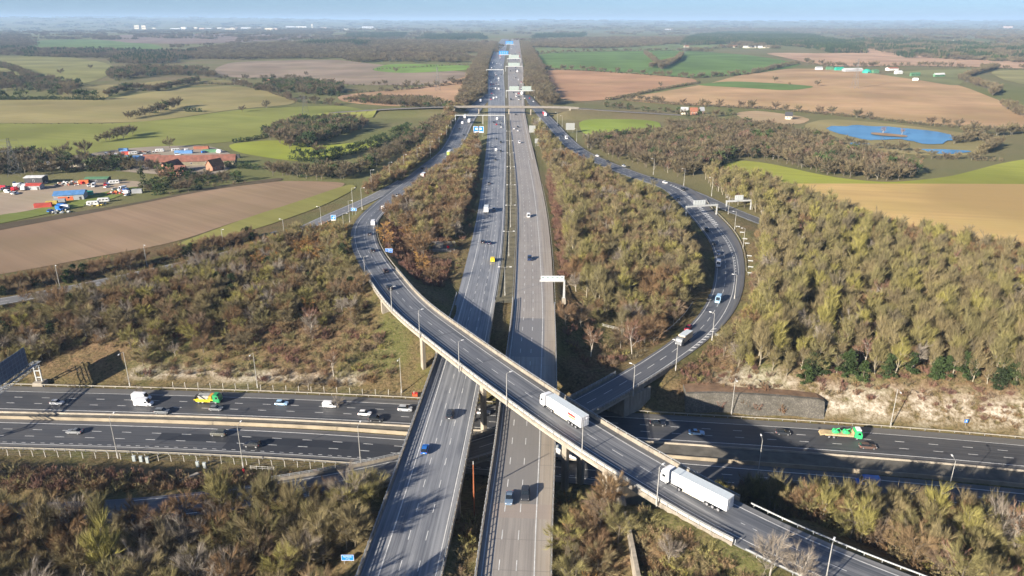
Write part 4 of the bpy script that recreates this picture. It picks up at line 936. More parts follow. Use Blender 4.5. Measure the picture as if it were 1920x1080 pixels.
def van_parts(big):
    L, W, H = (5.6, 1.0, 2.45) if big else (4.4, .90, 1.85)
    f, r = L / 2, -L / 2; b = H * .47
    body = loft([ring(f, W * .8, .36, b * .72), ring(f - .2, W * .95, .28, b * .86), ring(f - .85, W, .26, b), ring(f - 1.5, W, .25, H - .12, W * .88, .12), ring(f - 1.9, W, .25, H, W * .88, .12), ring(r + .1, W, .25, H, W * .88, .12), ring(r, W * .96, .3, H - .06, W * .84, .12)])
    g = loft([ring(f - .80, W * .78, b - .02, b + .03, W * .74, .01), ring(f - 1.45, W * .80, b + .3, H - .16, W * .78, .05), ring(f - 1.50, W * .7, b + .3, H - .2, W * .7, .05)])
    for s in (-1, 1): g.box((f - 1.75, s * (W + .003), b + .34), (.85, .02, H * .22))
    return dict(L=L, W=W, body=body.mesh('body', []), windows=g.mesh('windows', M_GLASS), roof=None, belt=b, wk=(.38, .25) if big else (.33, .22), wx=(L * .32, -L * .29))
KINDS = {k: car_parts(k) for k in ('hatch', 'saloon', 'estate', 'suv')}; KINDS['van'] = van_parts(True); KINDS['small van'] = van_parts(False)
PAINTED = {}
def painted(me, col):
    k = (me.name, col)
    if k not in PAINTED: c = me.copy(); c.materials.clear(); c.materials.append(paint(col, PC[col])); PAINTED[k] = c
    return PAINTED[k]
LIGHT = MB().box((0, 0, 0), (.08, .34, .16)).mesh('head_lamp', M_HEAD); TLIGHT = MB().box((0, 0, 0), (.08, .3, .2)).mesh('tail_lamp', M_TAIL)
BADGE = MB().box((0, 0, 0), (.03, .5, .12)).mesh('number_plate', M_SIGNW)
def car(kind, col, x, y, z, ang, label, group, detail=True):
    k = KINDS[kind]; r = empty({'suv': 'car', 'hatch': 'car', 'saloon': 'car', 'estate': 'car', 'van': 'van', 'small van': 'van'}[kind], (x, y, z + .012), ang)
    tag(r, label, 'van' if 'van' in kind else 'car', group)
    link('body', painted(k['body'], col), r); link('windows', k['windows'], r)
    if k['roof']: link('roof', painted(k['roof'], col), r)
    if detail:
        wheels(r, k['wx'], k['W'] - .1, k['wk']); f = k['L'] / 2
        for s in (-1, 1):
            link('head_lamp', LIGHT, r, (f - .12, s * k['W'] * .66, k['belt'] * .72)); link('tail_lamp', TLIGHT, r, (-f + .06, s * k['W'] * .72, k['belt'] * .84))
        link('number_plate', BADGE, r, (-f - .01, 0, .55))
    return r

def cab(root, col, x0, big=True):
    """tractor cab whose front is at x0"""
    H = 3.7 if big else 3.0; W = 1.24
    body = loft([ring(x0 - 0.0, W * .90, .55, 1.5, W * .9), ring(x0 - .08, W * .96, .45, H * .62, W * .94), ring(x0 - .4, W, .45, H - .35, W * .9), ring(x0 - .9, W, .45, H, W * .86), ring(x0 - 2.2, W, .8, H + (.15 if big else 0), W * .9)])
    c = link('cab', painted(body.mesh('cab', []), col), root)
    g = MB().add([(x0 + .0, -W * .84, 1.55), (x0 + .0, W * .84, 1.55), (x0 - .30, W * .80, H - .75), (x0 - .30, -W * .80, H - .75), (x0 - .2, -W * .84, 1.55), (x0 - .2, W * .84, 1.55), (x0 - .5, W * .8, H - .75), (x0 - .5, -W * .8, H - .75)], [(0, 1, 2, 3), (4, 7, 6, 5), (0, 3, 7, 4), (1, 5, 6, 2), (3, 2, 6, 7), (0, 4, 5, 1)])
    for s in (-1, 1): g.box((x0 - .95, s * (W + .004), 2.05), (.75, .03, .7))
    g.build('windows', M_GLASS, c)
    for s in (-1, 1):
        MB().box((x0 - .1, s * (W + .22), 2.3), (.14, .2, .7)).build('mirror', M_CHAS, c)
        link('head_lamp', LIGHT, root, (x0 - .02, s * W * .72, .85))
    MB().box((x0 - .02, 0, .62), (.2, 2 * W * .9, .3)).build('bumper', M_CHAS, root)

def artic(x, y, z, ang, label, logo=False, tr='white', cabc='white'):
    r = empty('articulated_lorry', (x, y, z + .012), ang); tag(r, label, 'lorry')
    cab(r, cabc, 8.1); MB().box((5.0, 0, .85), (5.6, .9, .35)).build('chassis', M_CHAS, r)
    t = MB().box((-1.45, 0, 2.55), (13.3, 2.5, 2.75)).build('trailer', painted_box(tr), r)
    MB().box((-1.45, 0, 3.945), (13.2, 2.44, .04)).build('roof', plain('trailer_roof', (.55, .60, .62), .5, 0, .05), t)  # bluish tint paints the sky reflected on the white roof
    MB().box((-8.13, 0, 2.55), (.06, 2.36, 2.6)).box((-8.17, 0, 2.55), (.05, .08, 2.5)).box((-8.17, .5, 2.55), (.04, .05, 2.5)).box((-8.17, -.5, 2.55), (.04, .05, 2.5)).build('rear_doors', plain('trailer_doors', (.58, .58, .58), .5), t)
    for s in (-1, 1): MB().box((-.3, s * 1.16, .8), (5.2, .06, .55)).box((-.3, s * 1.2, .95), (5.2, .03, .06)).build('side_guard', plain('side_guard', (.55, .5, .42), .6), r)
    MB().box((-3, 0, 1.02), (9.6, 1.0, .3)).build('trailer_frame', M_CHAS, r)
    wheels(r, (6.6, 3.2, -3.6, -4.9, -6.2), 1.05, (.5, .34))
    if logo:
        for k, (xx, zz, w, h, mt) in enumerate(((-4.7, 3.0, 2.9, .62, 'logo_red'), (-4.9, 2.35, 2.8, .42, 'logo_orange'), (-5.0, 1.9, 2.0, .2, 'logo_orange'))):
            m = MB().add([(xx - w / 2, 1.262, zz - h / 2), (xx + w / 2, 1.262, zz - h / 2), (xx + w / 2 + .3, 1.262, zz + h / 2), (xx - w / 2 + .3, 1.262, zz + h / 2), (xx - w / 2, 1.255, zz - h / 2), (xx + w / 2, 1.255, zz - h / 2), (xx + w / 2 + .3, 1.255, zz + h / 2), (xx - w / 2 + .3, 1.255, zz + h / 2)], [(0, 1, 2, 3), (4, 7, 6, 5), (0, 4, 5, 1), (1, 5, 6, 2), (2, 6, 7, 3), (3, 7, 4, 0)])
            m.build('logo', plain(mt, (.75, .03, .02) if 'red' in mt else (.80, .24, .03), .5), t)
    return r
BOXM = {}
def painted_box(c):
    if c not in BOXM: BOXM[c] = plain('box_' + c, PC[c], .5, 0, .05, .5)
    return BOXM[c]
def rigid(x, y, z, ang, label, boxc='white', cabc='white', L=9.5, H=3.7, group=None):
    r = empty('lorry', (x, y, z + .012), ang); tag(r, label, 'lorry', group); f = L / 2
    cab(r, cabc, f, False); MB().box((-.3, 0, .85), (L - 1, .9, .3)).build('chassis', M_CHAS, r)
    t = MB().box((-1.1, 0, 1.05 + (H - 1.05) / 2), (L - 2.4, 2.5, H - 1.05)).build('box_body', painted_box(boxc), r)
    MB().box((-1.1, 0, H + .02), (L - 2.5, 2.4, .05)).build('roof', plain('trailer_roof', (.55, .60, .62), .5, 0, .05), t)  # sky reflection painted into the roof colour here too
    MB().box((-f + .09, 0, 1.05 + (H - 1.05) / 2), (.05, 2.3, H - 1.3)).build('rear_doors', plain('trailer_doors', (.58, .58, .58), .5), t)
    wheels(r, (f - 1.4, -f + 2.2), 1.05, (.5, .34)); return r

def place(px, py, path, rev):
    z = 0.0; x, y = at(px, py, 0.0)
    for _ in range(4):
        q, o = path.near(x, y); z = float(np.interp(q, path.s, path.p[:, 2])); x, y = at(px, py, z + .5)
    q, o = path.near(x, y); p, h = path.at(min(max(q, 0), path.s[-1])); return x, y, z, h + (math.pi if rev else 0)

V = [  # photo pixel, road, against path direction?, kind, colour, what sets it apart
    (107, 755, EB, 0, 'hatch', 'silver', 'silver car in the gantry shadow on the far lower carriageway'),
    (266, 747, EB, 0, 'van', 'white', 'white van on the hard shoulder side of its twin'), (270, 757, EB, 0, 'van', 'white', 'white van overtaking another white van at left'),
    (304, 772, EB, 0, 'suv', 'grey', 'dark silver car just behind the pair of white vans'), (405, 766, EB, 0, 'hatch', 'grey', 'grey hatchback beside the skip lorry'),
    (528, 756, EB, 0, 'hatch', 'paleblue', 'pale blue and white hatchback right of the skip lorry'), (619, 760, EB, 0, 'small van', 'white', 'small white van alone on the far lower carriageway'),
    (684, 775, EB, 0, 'hatch', 'white', 'white hatchback beside a black off-roader'), (705, 786, EB, 0, 'suv', 'black', 'black off-roader in the fast lane near the viaduct'),
    (760, 767, EB, 0, 'suv', 'silver', 'silver car about to pass under the viaduct'), (907, 773, EB, 0, 'hatch', 'white', 'white car seen through the gap between the viaducts'),
    (1233, 794, EB, 0, 'saloon', 'black', 'black car in deep shade right of the viaducts'), (1306, 811, EB, 0, 'saloon', 'paleblue', 'pale blue saloon in the sunlit gap between bridge shadows'),
    (1468, 811, EB, 0, 'hatch', 'dark', 'dark hatchback behind the flatbed lorry'), (1627, 837, EB, 0, 'estate', 'brown', 'dark brown car beside the flatbed lorry cab'),
    (140, 809, WB, 1, 'saloon', 'grey', 'grey saloon leftmost on the near lower carriageway'), (410, 813, WB, 1, 'suv', 'olive', 'dark olive car on the fresh asphalt patch'), (473, 834, WB, 1, 'suv', 'black', 'black car by the lamp column on the near lower carriageway'),
    (1626, 905, WB, 1, 'van', 'blue', 'blue van behind the trees in the shaded lanes'),
    (844, 777, NB, 0, 'suv', 'dark', 'dark grey car just in front of the flyover'), (797, 842, NB, 0, 'hatch', 'blue', 'bright blue car on the left viaduct'),
    (926, 392, NB, 0, 'hatch', 'silver', 'silver car in the shadow of the box lorry'), (905, 453, NB, 0, 'hatch', 'dark', 'dark car left of a pair on the northbound lanes'), (917, 455, NB, 0, 'hatch', 'navy', 'dark blue car right of a pair on the northbound lanes'),
    (924, 487, NB, 0, 'small van', 'yellow', 'bright yellow van on the northbound lanes'), (917, 343, NB, 0, 'hatch', 'dark', 'dark car alone on the northbound lanes beyond the box lorry'),
    (929, 299, NB, 0, 'hatch', 'dark', 'dark car in the middle northbound lane, first beyond the tree shadow'), (930, 281, NB, 0, 'small van', 'white', 'white van side by side with a dark car northbound'), (939, 283, NB, 0, 'hatch', 'dark', 'dark car beside a white van northbound'),
    (931, 260, NB, 0, 'hatch', 'dark', 'dark car left of a staggered pair northbound'), (939, 266, NB, 0, 'suv', 'dark', 'dark car right of a staggered pair northbound'),
    (931, 233, NB, 0, 'hatch', 'red', 'red car on the northbound lanes near the overbridge'), (940, 238, NB, 0, 'hatch', 'white', 'white car behind the red car near the overbridge'), (938, 234, NB, 0, 'hatch', 'dark', 'dark car right of the red car near the overbridge'),
    (932, 223, NB, 0, 'van', 'white', 'white van ahead of the red car near the overbridge'), (926, 229, NB, 0, 'hatch', 'dark', 'dark car left of the red car near the overbridge'), (940, 228, NB, 0, 'hatch', 'grey', 'grey car by the median near the overbridge'),
    (991, 405, SB, 1, 'small van', 'white', 'small white van on the pale concrete lanes'), (993, 485, SB, 1, 'suv', 'navy', 'dark blue people carrier on the pale concrete lanes'),
    (955, 934, SB, 1, 'saloon', 'slate', 'blue grey car left of a pair on the right viaduct'), (985, 927, SB, 1, 'suv', 'dark', 'dark off-roader right of a pair on the right viaduct'),
    (974, 267, SB, 1, 'small van', 'white', 'white van alone on the southbound lanes this side of the overbridge'), (964, 241, SB, 1, 'hatch', 'white', 'white car leading three on the southbound lanes'), (971, 245, SB, 1, 'hatch', 'white', 'white car right of three on the southbound lanes'), (971, 238, SB, 1, 'hatch', 'dark', 'dark car last of three on the southbound lanes'), (967, 215, SB, 1, 'hatch', 'dark', 'dark southbound car just past the overbridge shadow'),
    (730, 539, FLY, 0, 'suv', 'black', 'black car on the flyover curve, nearest of the string'), (723, 507, FLY, 0, 'hatch', 'brown', 'dark red brown car on the flyover curve'), (699, 469, FLY, 0, 'hatch', 'black', 'black car deep in the flyover bend'), (693, 438, FLY, 0, 'hatch', 'dark', 'dark car with white tail in the flyover bend'),
    (700, 419, FLY, 0, 'van', 'white', 'white van leaving the flyover bend'), (719, 389, FLY, 0, 'small van', 'white', 'small white van beyond the flyover bend'), (746, 366, FLY, 0, 'suv', 'grey', 'grey car where the link road joins'),
    (792, 315, FLY, 0, 'hatch', 'dark', 'dark car on the left slip road behind the pale green lorry'), (867, 231, FLY, 0, 'van', 'white', 'white van beside two lorries on the far left slip road'), (862, 241, FLY, 0, 'hatch', 'dark', 'dark car behind the white van on the far left slip road'), (870, 253, FLY, 0, 'hatch', 'dark', 'dark car in tree shade on the far left slip road'),
    (1347, 496, SLIP, 1, 'van', 'white', 'white van on the slip road bend'), (1331, 559, SLIP, 1, 'hatch', 'black', 'black car left of a pale van on the slip road'), (1347, 563, SLIP, 1, 'van', 'paleblue', 'pale blue topped van on the slip road'), (1290, 615, SLIP, 1, 'hatch', 'red', 'bright red car ahead of the grey lorry on the slip road'),
    (1325, 431, SLIP, 1, 'suv', 'black', 'black car just past the slip road gantry'), (1338, 456, SLIP, 1, 'hatch', 'black', 'black hatchback at the top of the slip road bend'), (1347, 475, SLIP, 1, 'hatch', 'navy', 'dark blue car behind the white van on the slip road bend'),
    (1281, 355, SLIP, 1, 'suv', 'black', 'black car before the exit road fork'), (1272, 374, SLIP, 1, 'hatch', 'black', 'black car left of the chevron markings'), (1247, 342, SLIP, 1, 'hatch', 'white', 'white car coming up to the exit fork'), (1224, 335, SLIP, 1, 'hatch', 'dark', 'dark car behind the white car near the exit fork'),
    (1062, 259, SLIP, 1, 'van', 'white', 'white van on the far right slip road'), (1055, 254, SLIP, 1, 'hatch', 'dark', 'dark car behind the white van on the far right slip road'), (1048, 259, SLIP, 1, 'hatch', 'silver', 'silver car half hidden by treetops on the far right slip road'), (1047, 236, SLIP, 1, 'hatch', 'dark', 'dark car on the verge side of the far right slip road'),
    (1120, 292, SLIP, 1, 'hatch', 'white', 'white car among the roadside poles on the right slip road'), (1140, 303, SLIP, 1, 'hatch', 'dark', 'dark car among the roadside poles on the right slip road'), (1170, 311, SLIP, 1, 'hatch', 'silver', 'silver car by the bare birches on the right slip road'),
    (517, 441, JOIN, 0, 'van', 'dark', 'dark box van on the left link road')]
for px, py, path, rev, kind, col, lab in V:
    x, y, z, h = place(px, py, path, rev); car(kind, col, x, y, z, h, lab, None, y < 520)
# the traffic far up the road
random.seed(11)
FARC = [(913, 160, NB), (917, 150, NB), (930, 150, NB), (921, 155, NB), (924, 166, NB), (929, 166, NB), (935, 167, NB), (909, 181, NB), (922, 175, NB), (928, 137, NB), (934, 158, NB), (918, 143, NB), (926, 128, NB), (936, 120, NB), (941, 112, NB), (938, 105, NB), (944, 100, NB), (948, 95, NB), (951, 90, NB), (930, 133, NB),
        (984, 184, SB), (993, 184, SB), (990, 195, SB), (1000, 190, SB), (964, 141, SB), (965, 146, SB), (958, 187, SB), (972, 160, SB), (977, 168, SB), (968, 118, SB), (972, 112, SB), (964, 106, SB), (974, 104, SB), (967, 98, SB), (972, 94, SB), (962, 92, SB), (976, 99, SB), (969, 88, SB), (965, 84, SB), (960, 150, SB), (980, 150, SB)]
for i in range(110):
    yy = 1000 * 3.6 ** random.random(); pth = random.choice((NB, SB)); q = ynb(pth, yy); ww = float(np.interp(q, pth.s, pth.w))
    p_, _ = pth.at(q, (int(random.random() * 5) - 2) * ww / 6); u_ = project(p_.x, p_.y, .5); FARC.append((u_[0], u_[1], pth))
for i, (px, py, path) in enumerate(FARC):
    x, y, z, h = place(px, py, path, path is SB); col = random.choice(['white', 'white', 'white', 'silver', 'dark', 'dark', 'red', 'navy'])
    nb = path is NB; kind = random.choice(['hatch', 'hatch', 'van', 'suv'])
    car(kind, col, x, y, z, h, '%s %s among the distant %s traffic beyond the overbridge' % (col.replace('navy', 'dark blue'), 'van' if kind == 'van' else 'car', 'northbound' if nb else 'southbound'), 'distant %s %s %ss' % ('northbound' if nb else 'southbound', col, 'van' if kind == 'van' else 'car'), False)
x, y, z, h = place(1056, 778, FLY, 0); artic(x, y, z, h, 'white articulated lorry with a red and orange mark on the flyover', True)
x, y, z, h = place(1303, 926, FLY, 0); artic(x, y, z, h, 'plain white articulated lorry at the lower right of the flyover')
x, y, z, h = place(1062, 858, WB, 1); artic(x, y, z, h, 'white lorry in the shade under the flyover on the lower motorway')
x, y, z, h = place(912, 396, NB, 0); rigid(x, y, z, h, 'white box lorry with a long shadow on the northbound lanes', 'white', 'grey', 9)
x, y, z, h = place(1282, 640, SLIP, 1); rigid(x, y, z, h, 'grey lorry with a pale top on the slip road bend', 'beige', 'grey', 8.6, 3.4)
x, y, z, h = place(843, 290, FLY, 0); rigid(x, y, z, h, 'lorry with a pale box and lime green tail on the left slip road', 'white', 'lime', 11, 4)
MB().box((-5.5, 0, 2.45), (.06, 2.4, 2.7)).build('tail_panel', painted_box('lime'), bpy.context.scene.objects['lorry.002'])
x, y, z, h = place(794, 331, FLY, 0); rigid(x, y, z, h, 'orange and white lorry on the left slip road', 'orange', 'white', 7.5, 3.0)
x, y, z, h = place(872, 221, FLY, 0); rigid(x, y, z, h, 'grey blue lorry left of a pair near the overbridge', 'slate', 'grey', 12, 4.2)
x, y, z, h = place(880, 229, FLY, 0); rigid(x, y, z, h, 'white lorry right of a pair near the overbridge', 'white', 'white', 12, 4.2)
x, y, z, h = place(1021, 216, SLIP, 1); artic(x, y, z, h, 'red trailer lorry coming out from under the overbridge', False, 'red')
x, y, z, h = place(978, 177, SB, 1); rigid(x, y, z, h, 'white lorry under the pale sign boards southbound', 'white', 'white', 12, 4.2)
x, y, z, h = place(970, 135, SB, 1); rigid(x, y, z, h, 'white lorry far up the southbound lanes by the second gantry', 'white', 'white', 13, 4.2)
x, y, z, h = place(901, 191, NB, 0); rigid(x, y, z, h, 'blue and white lorry just beyond the overbridge at left', 'blue', 'white', 11, 4)

# skip lorry
x, y, z, h = place(392, 751, EB, 0); r = empty('skip_lorry', (x, y, z + .012), h); tag(r, 'green cabbed skip lorry with a yellow body and grey skip', 'lorry')
cab(r, 'green', 4.0, False); MB().box((-.6, 0, .9), (7.4, 1.0, .4)).build('chassis', M_CHAS, r)
MB().box((-1.2, 0, 1.25), (6.2, 2.4, .3)).box((-1.4, 1.22, .85), (4.6, .06, .5)).box((-1.4, -1.22, .85), (4.6, .06, .5)).build('flatbed', paint('yellow', PC['yellow']), r)
MB().prism([(-3.2, 2.6), (.6, 2.6), (0, 1.42), (-2.6, 1.42)], -1.0, 1.0, axis='y').build('skip', plain('skip_grey', (.36, .36, .33), .7), r)
MB().box((.95, 0, 2.0), (.9, 2.3, 1.2)).build('load_locker', paint('orange', (.75, .35, .05)), r)
for s in (-1, 1): MB().tube([(-.6, s * 1.12, 1.4), (-2.6, s * 1.12, 3.0), (-3.9, s * 1.05, 2.2)], .13, 6).build('lift_arm', M_CHAS, r)
MB().box((-4.1, 0, 1.5), (.3, 2.2, 1.2)).build('tail_frame', M_CHAS, r); wheels(r, (2.6, -1.6, -2.9), 1.05, (.5, .34))
# flatbed lorry with green machinery
x, y, z, h = place(1579, 817, EB, 0); r = empty('flatbed_lorry', (x, y, z + .012), h); tag(r, 'green cabbed flatbed lorry carrying green machinery past the chalk face', 'lorry')
cab(r, 'bright_green', 5.2, False); MB().box((4.1, 0, 3.1), (1.3, 2.2, .18)).build('cab_roof', M_WHITE, r)
MB().box((-1.2, 0, .95), (8.6, 1.0, .35)).build('chassis', M_CHAS, r)
bed = MB().prism([(-6.0, 1.05), (-6.4, .8), (-5.2, 1.2), (2.7, 1.2), (2.7, 1.45), (-5.0, 1.45), (-6.2, 1.25)], -1.25, 1.25, axis='y').box((2.75, 0, 2.0), (.12, 2.4, 1.1))
bed.build('flatbed', plain('wood_bed', (.48, .36, .2), .8), r)
for s in (-1, 1): MB().box((-1.2, s * 1.27, 1.15), (8, .05, .28)).build('side_board', plain('side_sand', (.45, .34, .2), .8), r)
for k, xx in enumerate((-2.0, .9)):
    mq = loft([ring(xx - .9, .5, 1.5, 2.1), ring(xx - .4, .75, 1.5, 2.5), ring(xx + .3, .75, 1.5, 2.4), ring(xx + .9, .5, 1.5, 1.9)]); mq.tube([(xx, 0, 2.4), (xx + .9, 0, 2.9), (xx + 1.5, 0, 1.9)], .12, 6)
    mq.build('machine', painted_box('bright_green'), r)
wheels(r, (3.7, -2.6, -3.9), 1.05, (.5, .34))
# ---------------------------------------------------------------- plants
def fol_mat(name, cols, val=.5, sat=.15, rough=.9):
    """bark, twig or leaf colour; every plant takes its own tint between the given colours"""
    m, nt, b = nodes_of(name); oi = N(nt, 'ShaderNodeObjectInfo'); at_ = N(nt, 'ShaderNodeAttribute', attribute_name='tint')
    k = len(cols); col = ramp(nt, oi.outputs['Random'], [((i + .5) / k, c) for i, c in enumerate(cols)])
    h = N(nt, 'ShaderNodeHueSaturation'); nt.links.new(col, h.inputs['Color'])
    nt.links.new(math_n(nt, 'ADD', math_n(nt, 'MULTIPLY', at_.outputs['Fac'], val), 1 - val / 2), h.inputs['Value'])
    nt.links.new(h.outputs[0], b.inputs['Base Color']); b.inputs['Roughness'].default_value = rough; b.inputs['Specular IOR Level'].default_value = .15
    return m
TW_OLIVE = fol_mat('twigs_olive', [(.21, .185, .085), (.25, .218, .09), (.19, .152, .085), (.23, .205, .085), (.30, .268, .08), (.175, .148, .095), (.22, .175, .09), (.25, .205, .105)], .8)
TW_BROWN = fol_mat('twigs_brown', [(.20, .125, .065), (.24, .155, .08), (.17, .11, .07), (.255, .18, .095), (.21, .15, .10)], .7)
TW_RED = fol_mat('twigs_red_brown', [(.19, .10, .075), (.22, .125, .085), (.165, .09, .075), (.23, .14, .085)])
TW_RUST = fol_mat('leaves_rust', [(.34, .185, .065), (.40, .24, .075), (.30, .165, .07)])
TW_GREEN = fol_mat('leaves_evergreen', [(.035, .055, .02), (.05, .075, .025), (.03, .045, .02), (.06, .075, .03)], .8)
TW_GREY = fol_mat('twigs_grey', [(.26, .22, .175), (.23, .19, .15), (.30, .26, .21)])
TW_FAR = fol_mat('far_twigs', [(.135, .11, .068), (.16, .125, .075), (.13, .115, .065), (.145, .105, .072), (.175, .145, .078), (.115, .098, .066)], .8)
BARK_TALL = fol_mat('bark_tall', [(.27, .235, .17), (.22, .19, .14), (.32, .285, .21)], .3)
BARK = fol_mat('bark', [(.15, .125, .095), (.19, .16, .12), (.13, .105, .085), (.21, .19, .15)], .3)
BARK_PALE = fol_mat('bark_pale', [(.42, .38, .32), (.36, .33, .28)], .3)
rng = np.random.default_rng(5)

def arr_mesh(name, V, F, mats, tint=None, mi=None):
    """triangle mesh straight from arrays"""
    me = bpy.data.meshes.new(name); V = np.asarray(V, np.float32); F = np.asarray(F, np.int32)
    me.vertices.add(len(V)); me.vertices.foreach_set('co', V.ravel()); me.loops.add(F.size); me.loops.foreach_set('vertex_index', F.ravel())
    me.polygons.add(len(F)); me.polygons.foreach_set('loop_start', np.arange(0, F.size, F.shape[1], dtype=np.int32)); me.polygons.foreach_set('loop_total', np.full(len(F), F.shape[1], np.int32))
    for m in mats: me.materials.append(m)
    if mi is not None: me.polygons.foreach_set('material_index', np.asarray(mi, np.int32))
    if tint is not None: me.attributes.new('tint', 'FLOAT', 'POINT').data.foreach_set('value', np.asarray(tint, np.float32))
    me.update(calc_edges=True); return me

def tube_arr(a, b, r0, r1, n=4):
    a = np.array(a); b = np.array(b); t = b - a; t = t / (np.linalg.norm(t) + 1e-9)
    u = np.cross(t, (0, 0, 1.0) if abs(t[2]) < .9 else (1.0, 0, 0)); u /= np.linalg.norm(u); w = np.cross(t, u)
    an = np.arange(n) * 2 * math.pi / n; c = np.cos(an)[:, None] * u + np.sin(an)[:, None] * w
    V = np.r_[a + c * r0, b + c * r1]; F = []
    for k in range(n): k2 = (k + 1) % n; F += [(k, k2, n + k2), (k, n + k2, n + k)]
    return V, np.array(F)

def join_arr(parts):
    Vs, Fs, o = [], [], 0
    for V, F in parts: Vs.append(V); Fs.append(F + o); o += len(V)
    return np.concatenate(Vs), np.concatenate(Fs)

def twigs(P, D, L, W, curl=.25):
    """thin tapering blades from points P along D"""
    n = len(P); D = D / (np.linalg.norm(D, axis=1)[:, None] + 1e-9); S = np.cross(D, rng.normal(size=(n, 3))); S /= np.linalg.norm(S, axis=1)[:, None] + 1e-9
    a = P - S * W[:, None]; b = P + S * W[:, None]; c = P + D * L[:, None] + rng.normal(size=(n, 3)) * (L * curl * .3)[:, None]
    V = np.stack([a, b, c], 1).reshape(-1, 3); F = np.arange(3 * n).reshape(-1, 3); return V, F

def bare_tree(h, spread, upright=.35, nl=9, ns=6, nt_=16, trunk=.3, tw=(1.1, 2.1), wid=(.03, .065)):
    """returns (trunk V,F), (crown V,F,tint)"""
    parts = []; P = []; D = []; T = []
    lean = rng.normal(size=2) * .04 * h; top = np.array((lean[0], lean[1], h * .55)); parts.append(tube_arr((0, 0, -.4), top * .5, .022 * h, .016 * h, 5)); parts.append(tube_arr(top * .5, top, .016 * h, .007 * h, 4))
    for i in range(nl):
        a = 2 * math.pi * (i + rng.uniform(-.35, .35)) / nl * 1.0; z0 = rng.uniform(trunk, .52) * (.55 if i % 3 == 0 else 1.0); base = top * (z0 / .55); el = rng.uniform(.15, 1.0)
        rr = spread * math.sqrt(max(0.0, 1 - el * el * .8)) * rng.uniform(.75, 1.05); zz = h * ((.42 if i % 3 else .22) + (.5 if i % 3 else .55) * el) * rng.uniform(.92, 1.05)
        end = np.array((math.cos(a) * rr, math.sin(a) * rr, max(zz, base[2] + .8))); mid = base * .45 + end * .55 + np.array((0, 0, .05 * h)) + rng.normal(size=3) * .03 * h
        parts.append(tube_arr(base, mid, .009 * h, .006 * h, 3)); parts.append(tube_arr(mid, end, .006 * h, .0025 * h, 3))
        for j in range(ns):
            t = rng.uniform(.25, 1.0); p = (base + (mid - base) * (t / .55)) if t < .55 else (mid + (end - mid) * ((t - .55) / .45))
            out = np.array((p[0], p[1], 0)); out /= np.linalg.norm(out) + 1e-6
            d = out * (1 - upright) + np.array((0, 0, upright + .25)) + rng.normal(size=3) * .42; d /= np.linalg.norm(d); ln = h * rng.uniform(.10, .22); q = p + d * ln
            parts.append(tube_arr(p, q, .003 * h, .0012 * h, 3))
            m = nt_; tt = rng.uniform(.2, 1.0, m); P.append(p + (q - p) * tt[:, None]); dd = d * .9 + np.array((0, 0, .25 + .55 * upright)) + rng.normal(size=(m, 3)) * .30; D.append(dd); T.append(np.full(m, rng.uniform(0, 1)))
        m = nt_; tt = rng.uniform(.3, 1, m); P.append(base + (end - base) * tt[:, None]); D.append((end - base) / np.linalg.norm(end - base) * .4 + np.array((0, 0, .5)) + rng.normal(size=(m, 3)) * .6); T.append(np.full(m, rng.uniform(0, .8)))
    P = np.concatenate(P); D = np.concatenate(D); T = np.repeat(np.clip(np.concatenate(T) + rng.normal(size=len(P)) * .15, 0, 1), 3)
    V, F = twigs(P, D, rng.uniform(tw[0], tw[1], len(P)) * h / 10, rng.uniform(wid[0], wid[1], len(P)) * h / 10)
    return join_arr(parts), (V, F, T)

def scrub(h, spread, stems=20, nt_=22, wid=(.02, .05)):
    P = []; D = []; T = []; parts = []
    for i in range(stems):
        a = rng.uniform(0, 6.283); r0 = rng.uniform(0, spread * .55); b = np.array((math.cos(a) * r0, math.sin(a) * r0, 0)); d = np.array((math.cos(a) * .5, math.sin(a) * .5, 1.0)) + rng.normal(size=3) * .3; d /= np.linalg.norm(d)
        q = b + d * h * rng.uniform(.5, .95); parts.append(tube_arr(b - d * .1, q, .012 * h, .004 * h, 3)); tt = rng.uniform(.15, 1, nt_)
        P.append(b + (q - b) * tt[:, None]); D.append(d * .6 + rng.normal(size=(nt_, 3)) * .6 + np.array((0, 0, .3))); T.append(np.full(nt_, rng.uniform(0, 1)))
    P = np.concatenate(P); D = np.concatenate(D); T = np.repeat(np.clip(np.concatenate(T), 0, 1), 3)
    V, F = twigs(P, D, rng.uniform(.25, .6, len(P)) * h * .6, rng.uniform(wid[0], wid[1], len(P)) * h * .5); return join_arr(parts), (V, F, T)

def leafy(h, spread, n=1500, conical=False, size=.28, base=.12):
    """evergreen: leaf sprays in uneven clumps"""
    k = 26; P = []; T = []
    for i in range(k):
        z = rng.uniform(base, 1.0); r = spread * ((1 - z) * 1.05 + .06 if conical else math.sqrt(max(.02, 1 - (2 * z - 1.05) ** 2)))
        a = rng.uniform(0, 6.283); rr = r * rng.uniform(.35, 1.0); c = np.array((math.cos(a) * rr, math.sin(a) * rr, z * h)); m = n // k
        P.append(c + rng.normal(size=(m, 3)) * np.array((.16, .16, .10)) * spread * 1.25); T.append(np.full(m, rng.uniform(0, 1)))
    P = np.concatenate(P); T = np.concatenate(T); m = len(P); D = P - np.array((0, 0, h * .45)); D = D / (np.linalg.norm(D, axis=1)[:, None] + 1e-6) + rng.normal(size=(m, 3)) * .6 + (np.array((0, 0, -.3)) if conical else np.array((0, 0, .2)))
    V, F = twigs(P, D, rng.uniform(.7, 1.4, m) * size * 2, rng.uniform(.6, 1.2, m) * size * .7); return tube_arr((0, 0, -.3), (0, 0, h * .8), .02 * h, .006 * h, 5), (V, F, np.repeat(np.clip(T + rng.normal(size=m) * .1, 0, 1), 3))

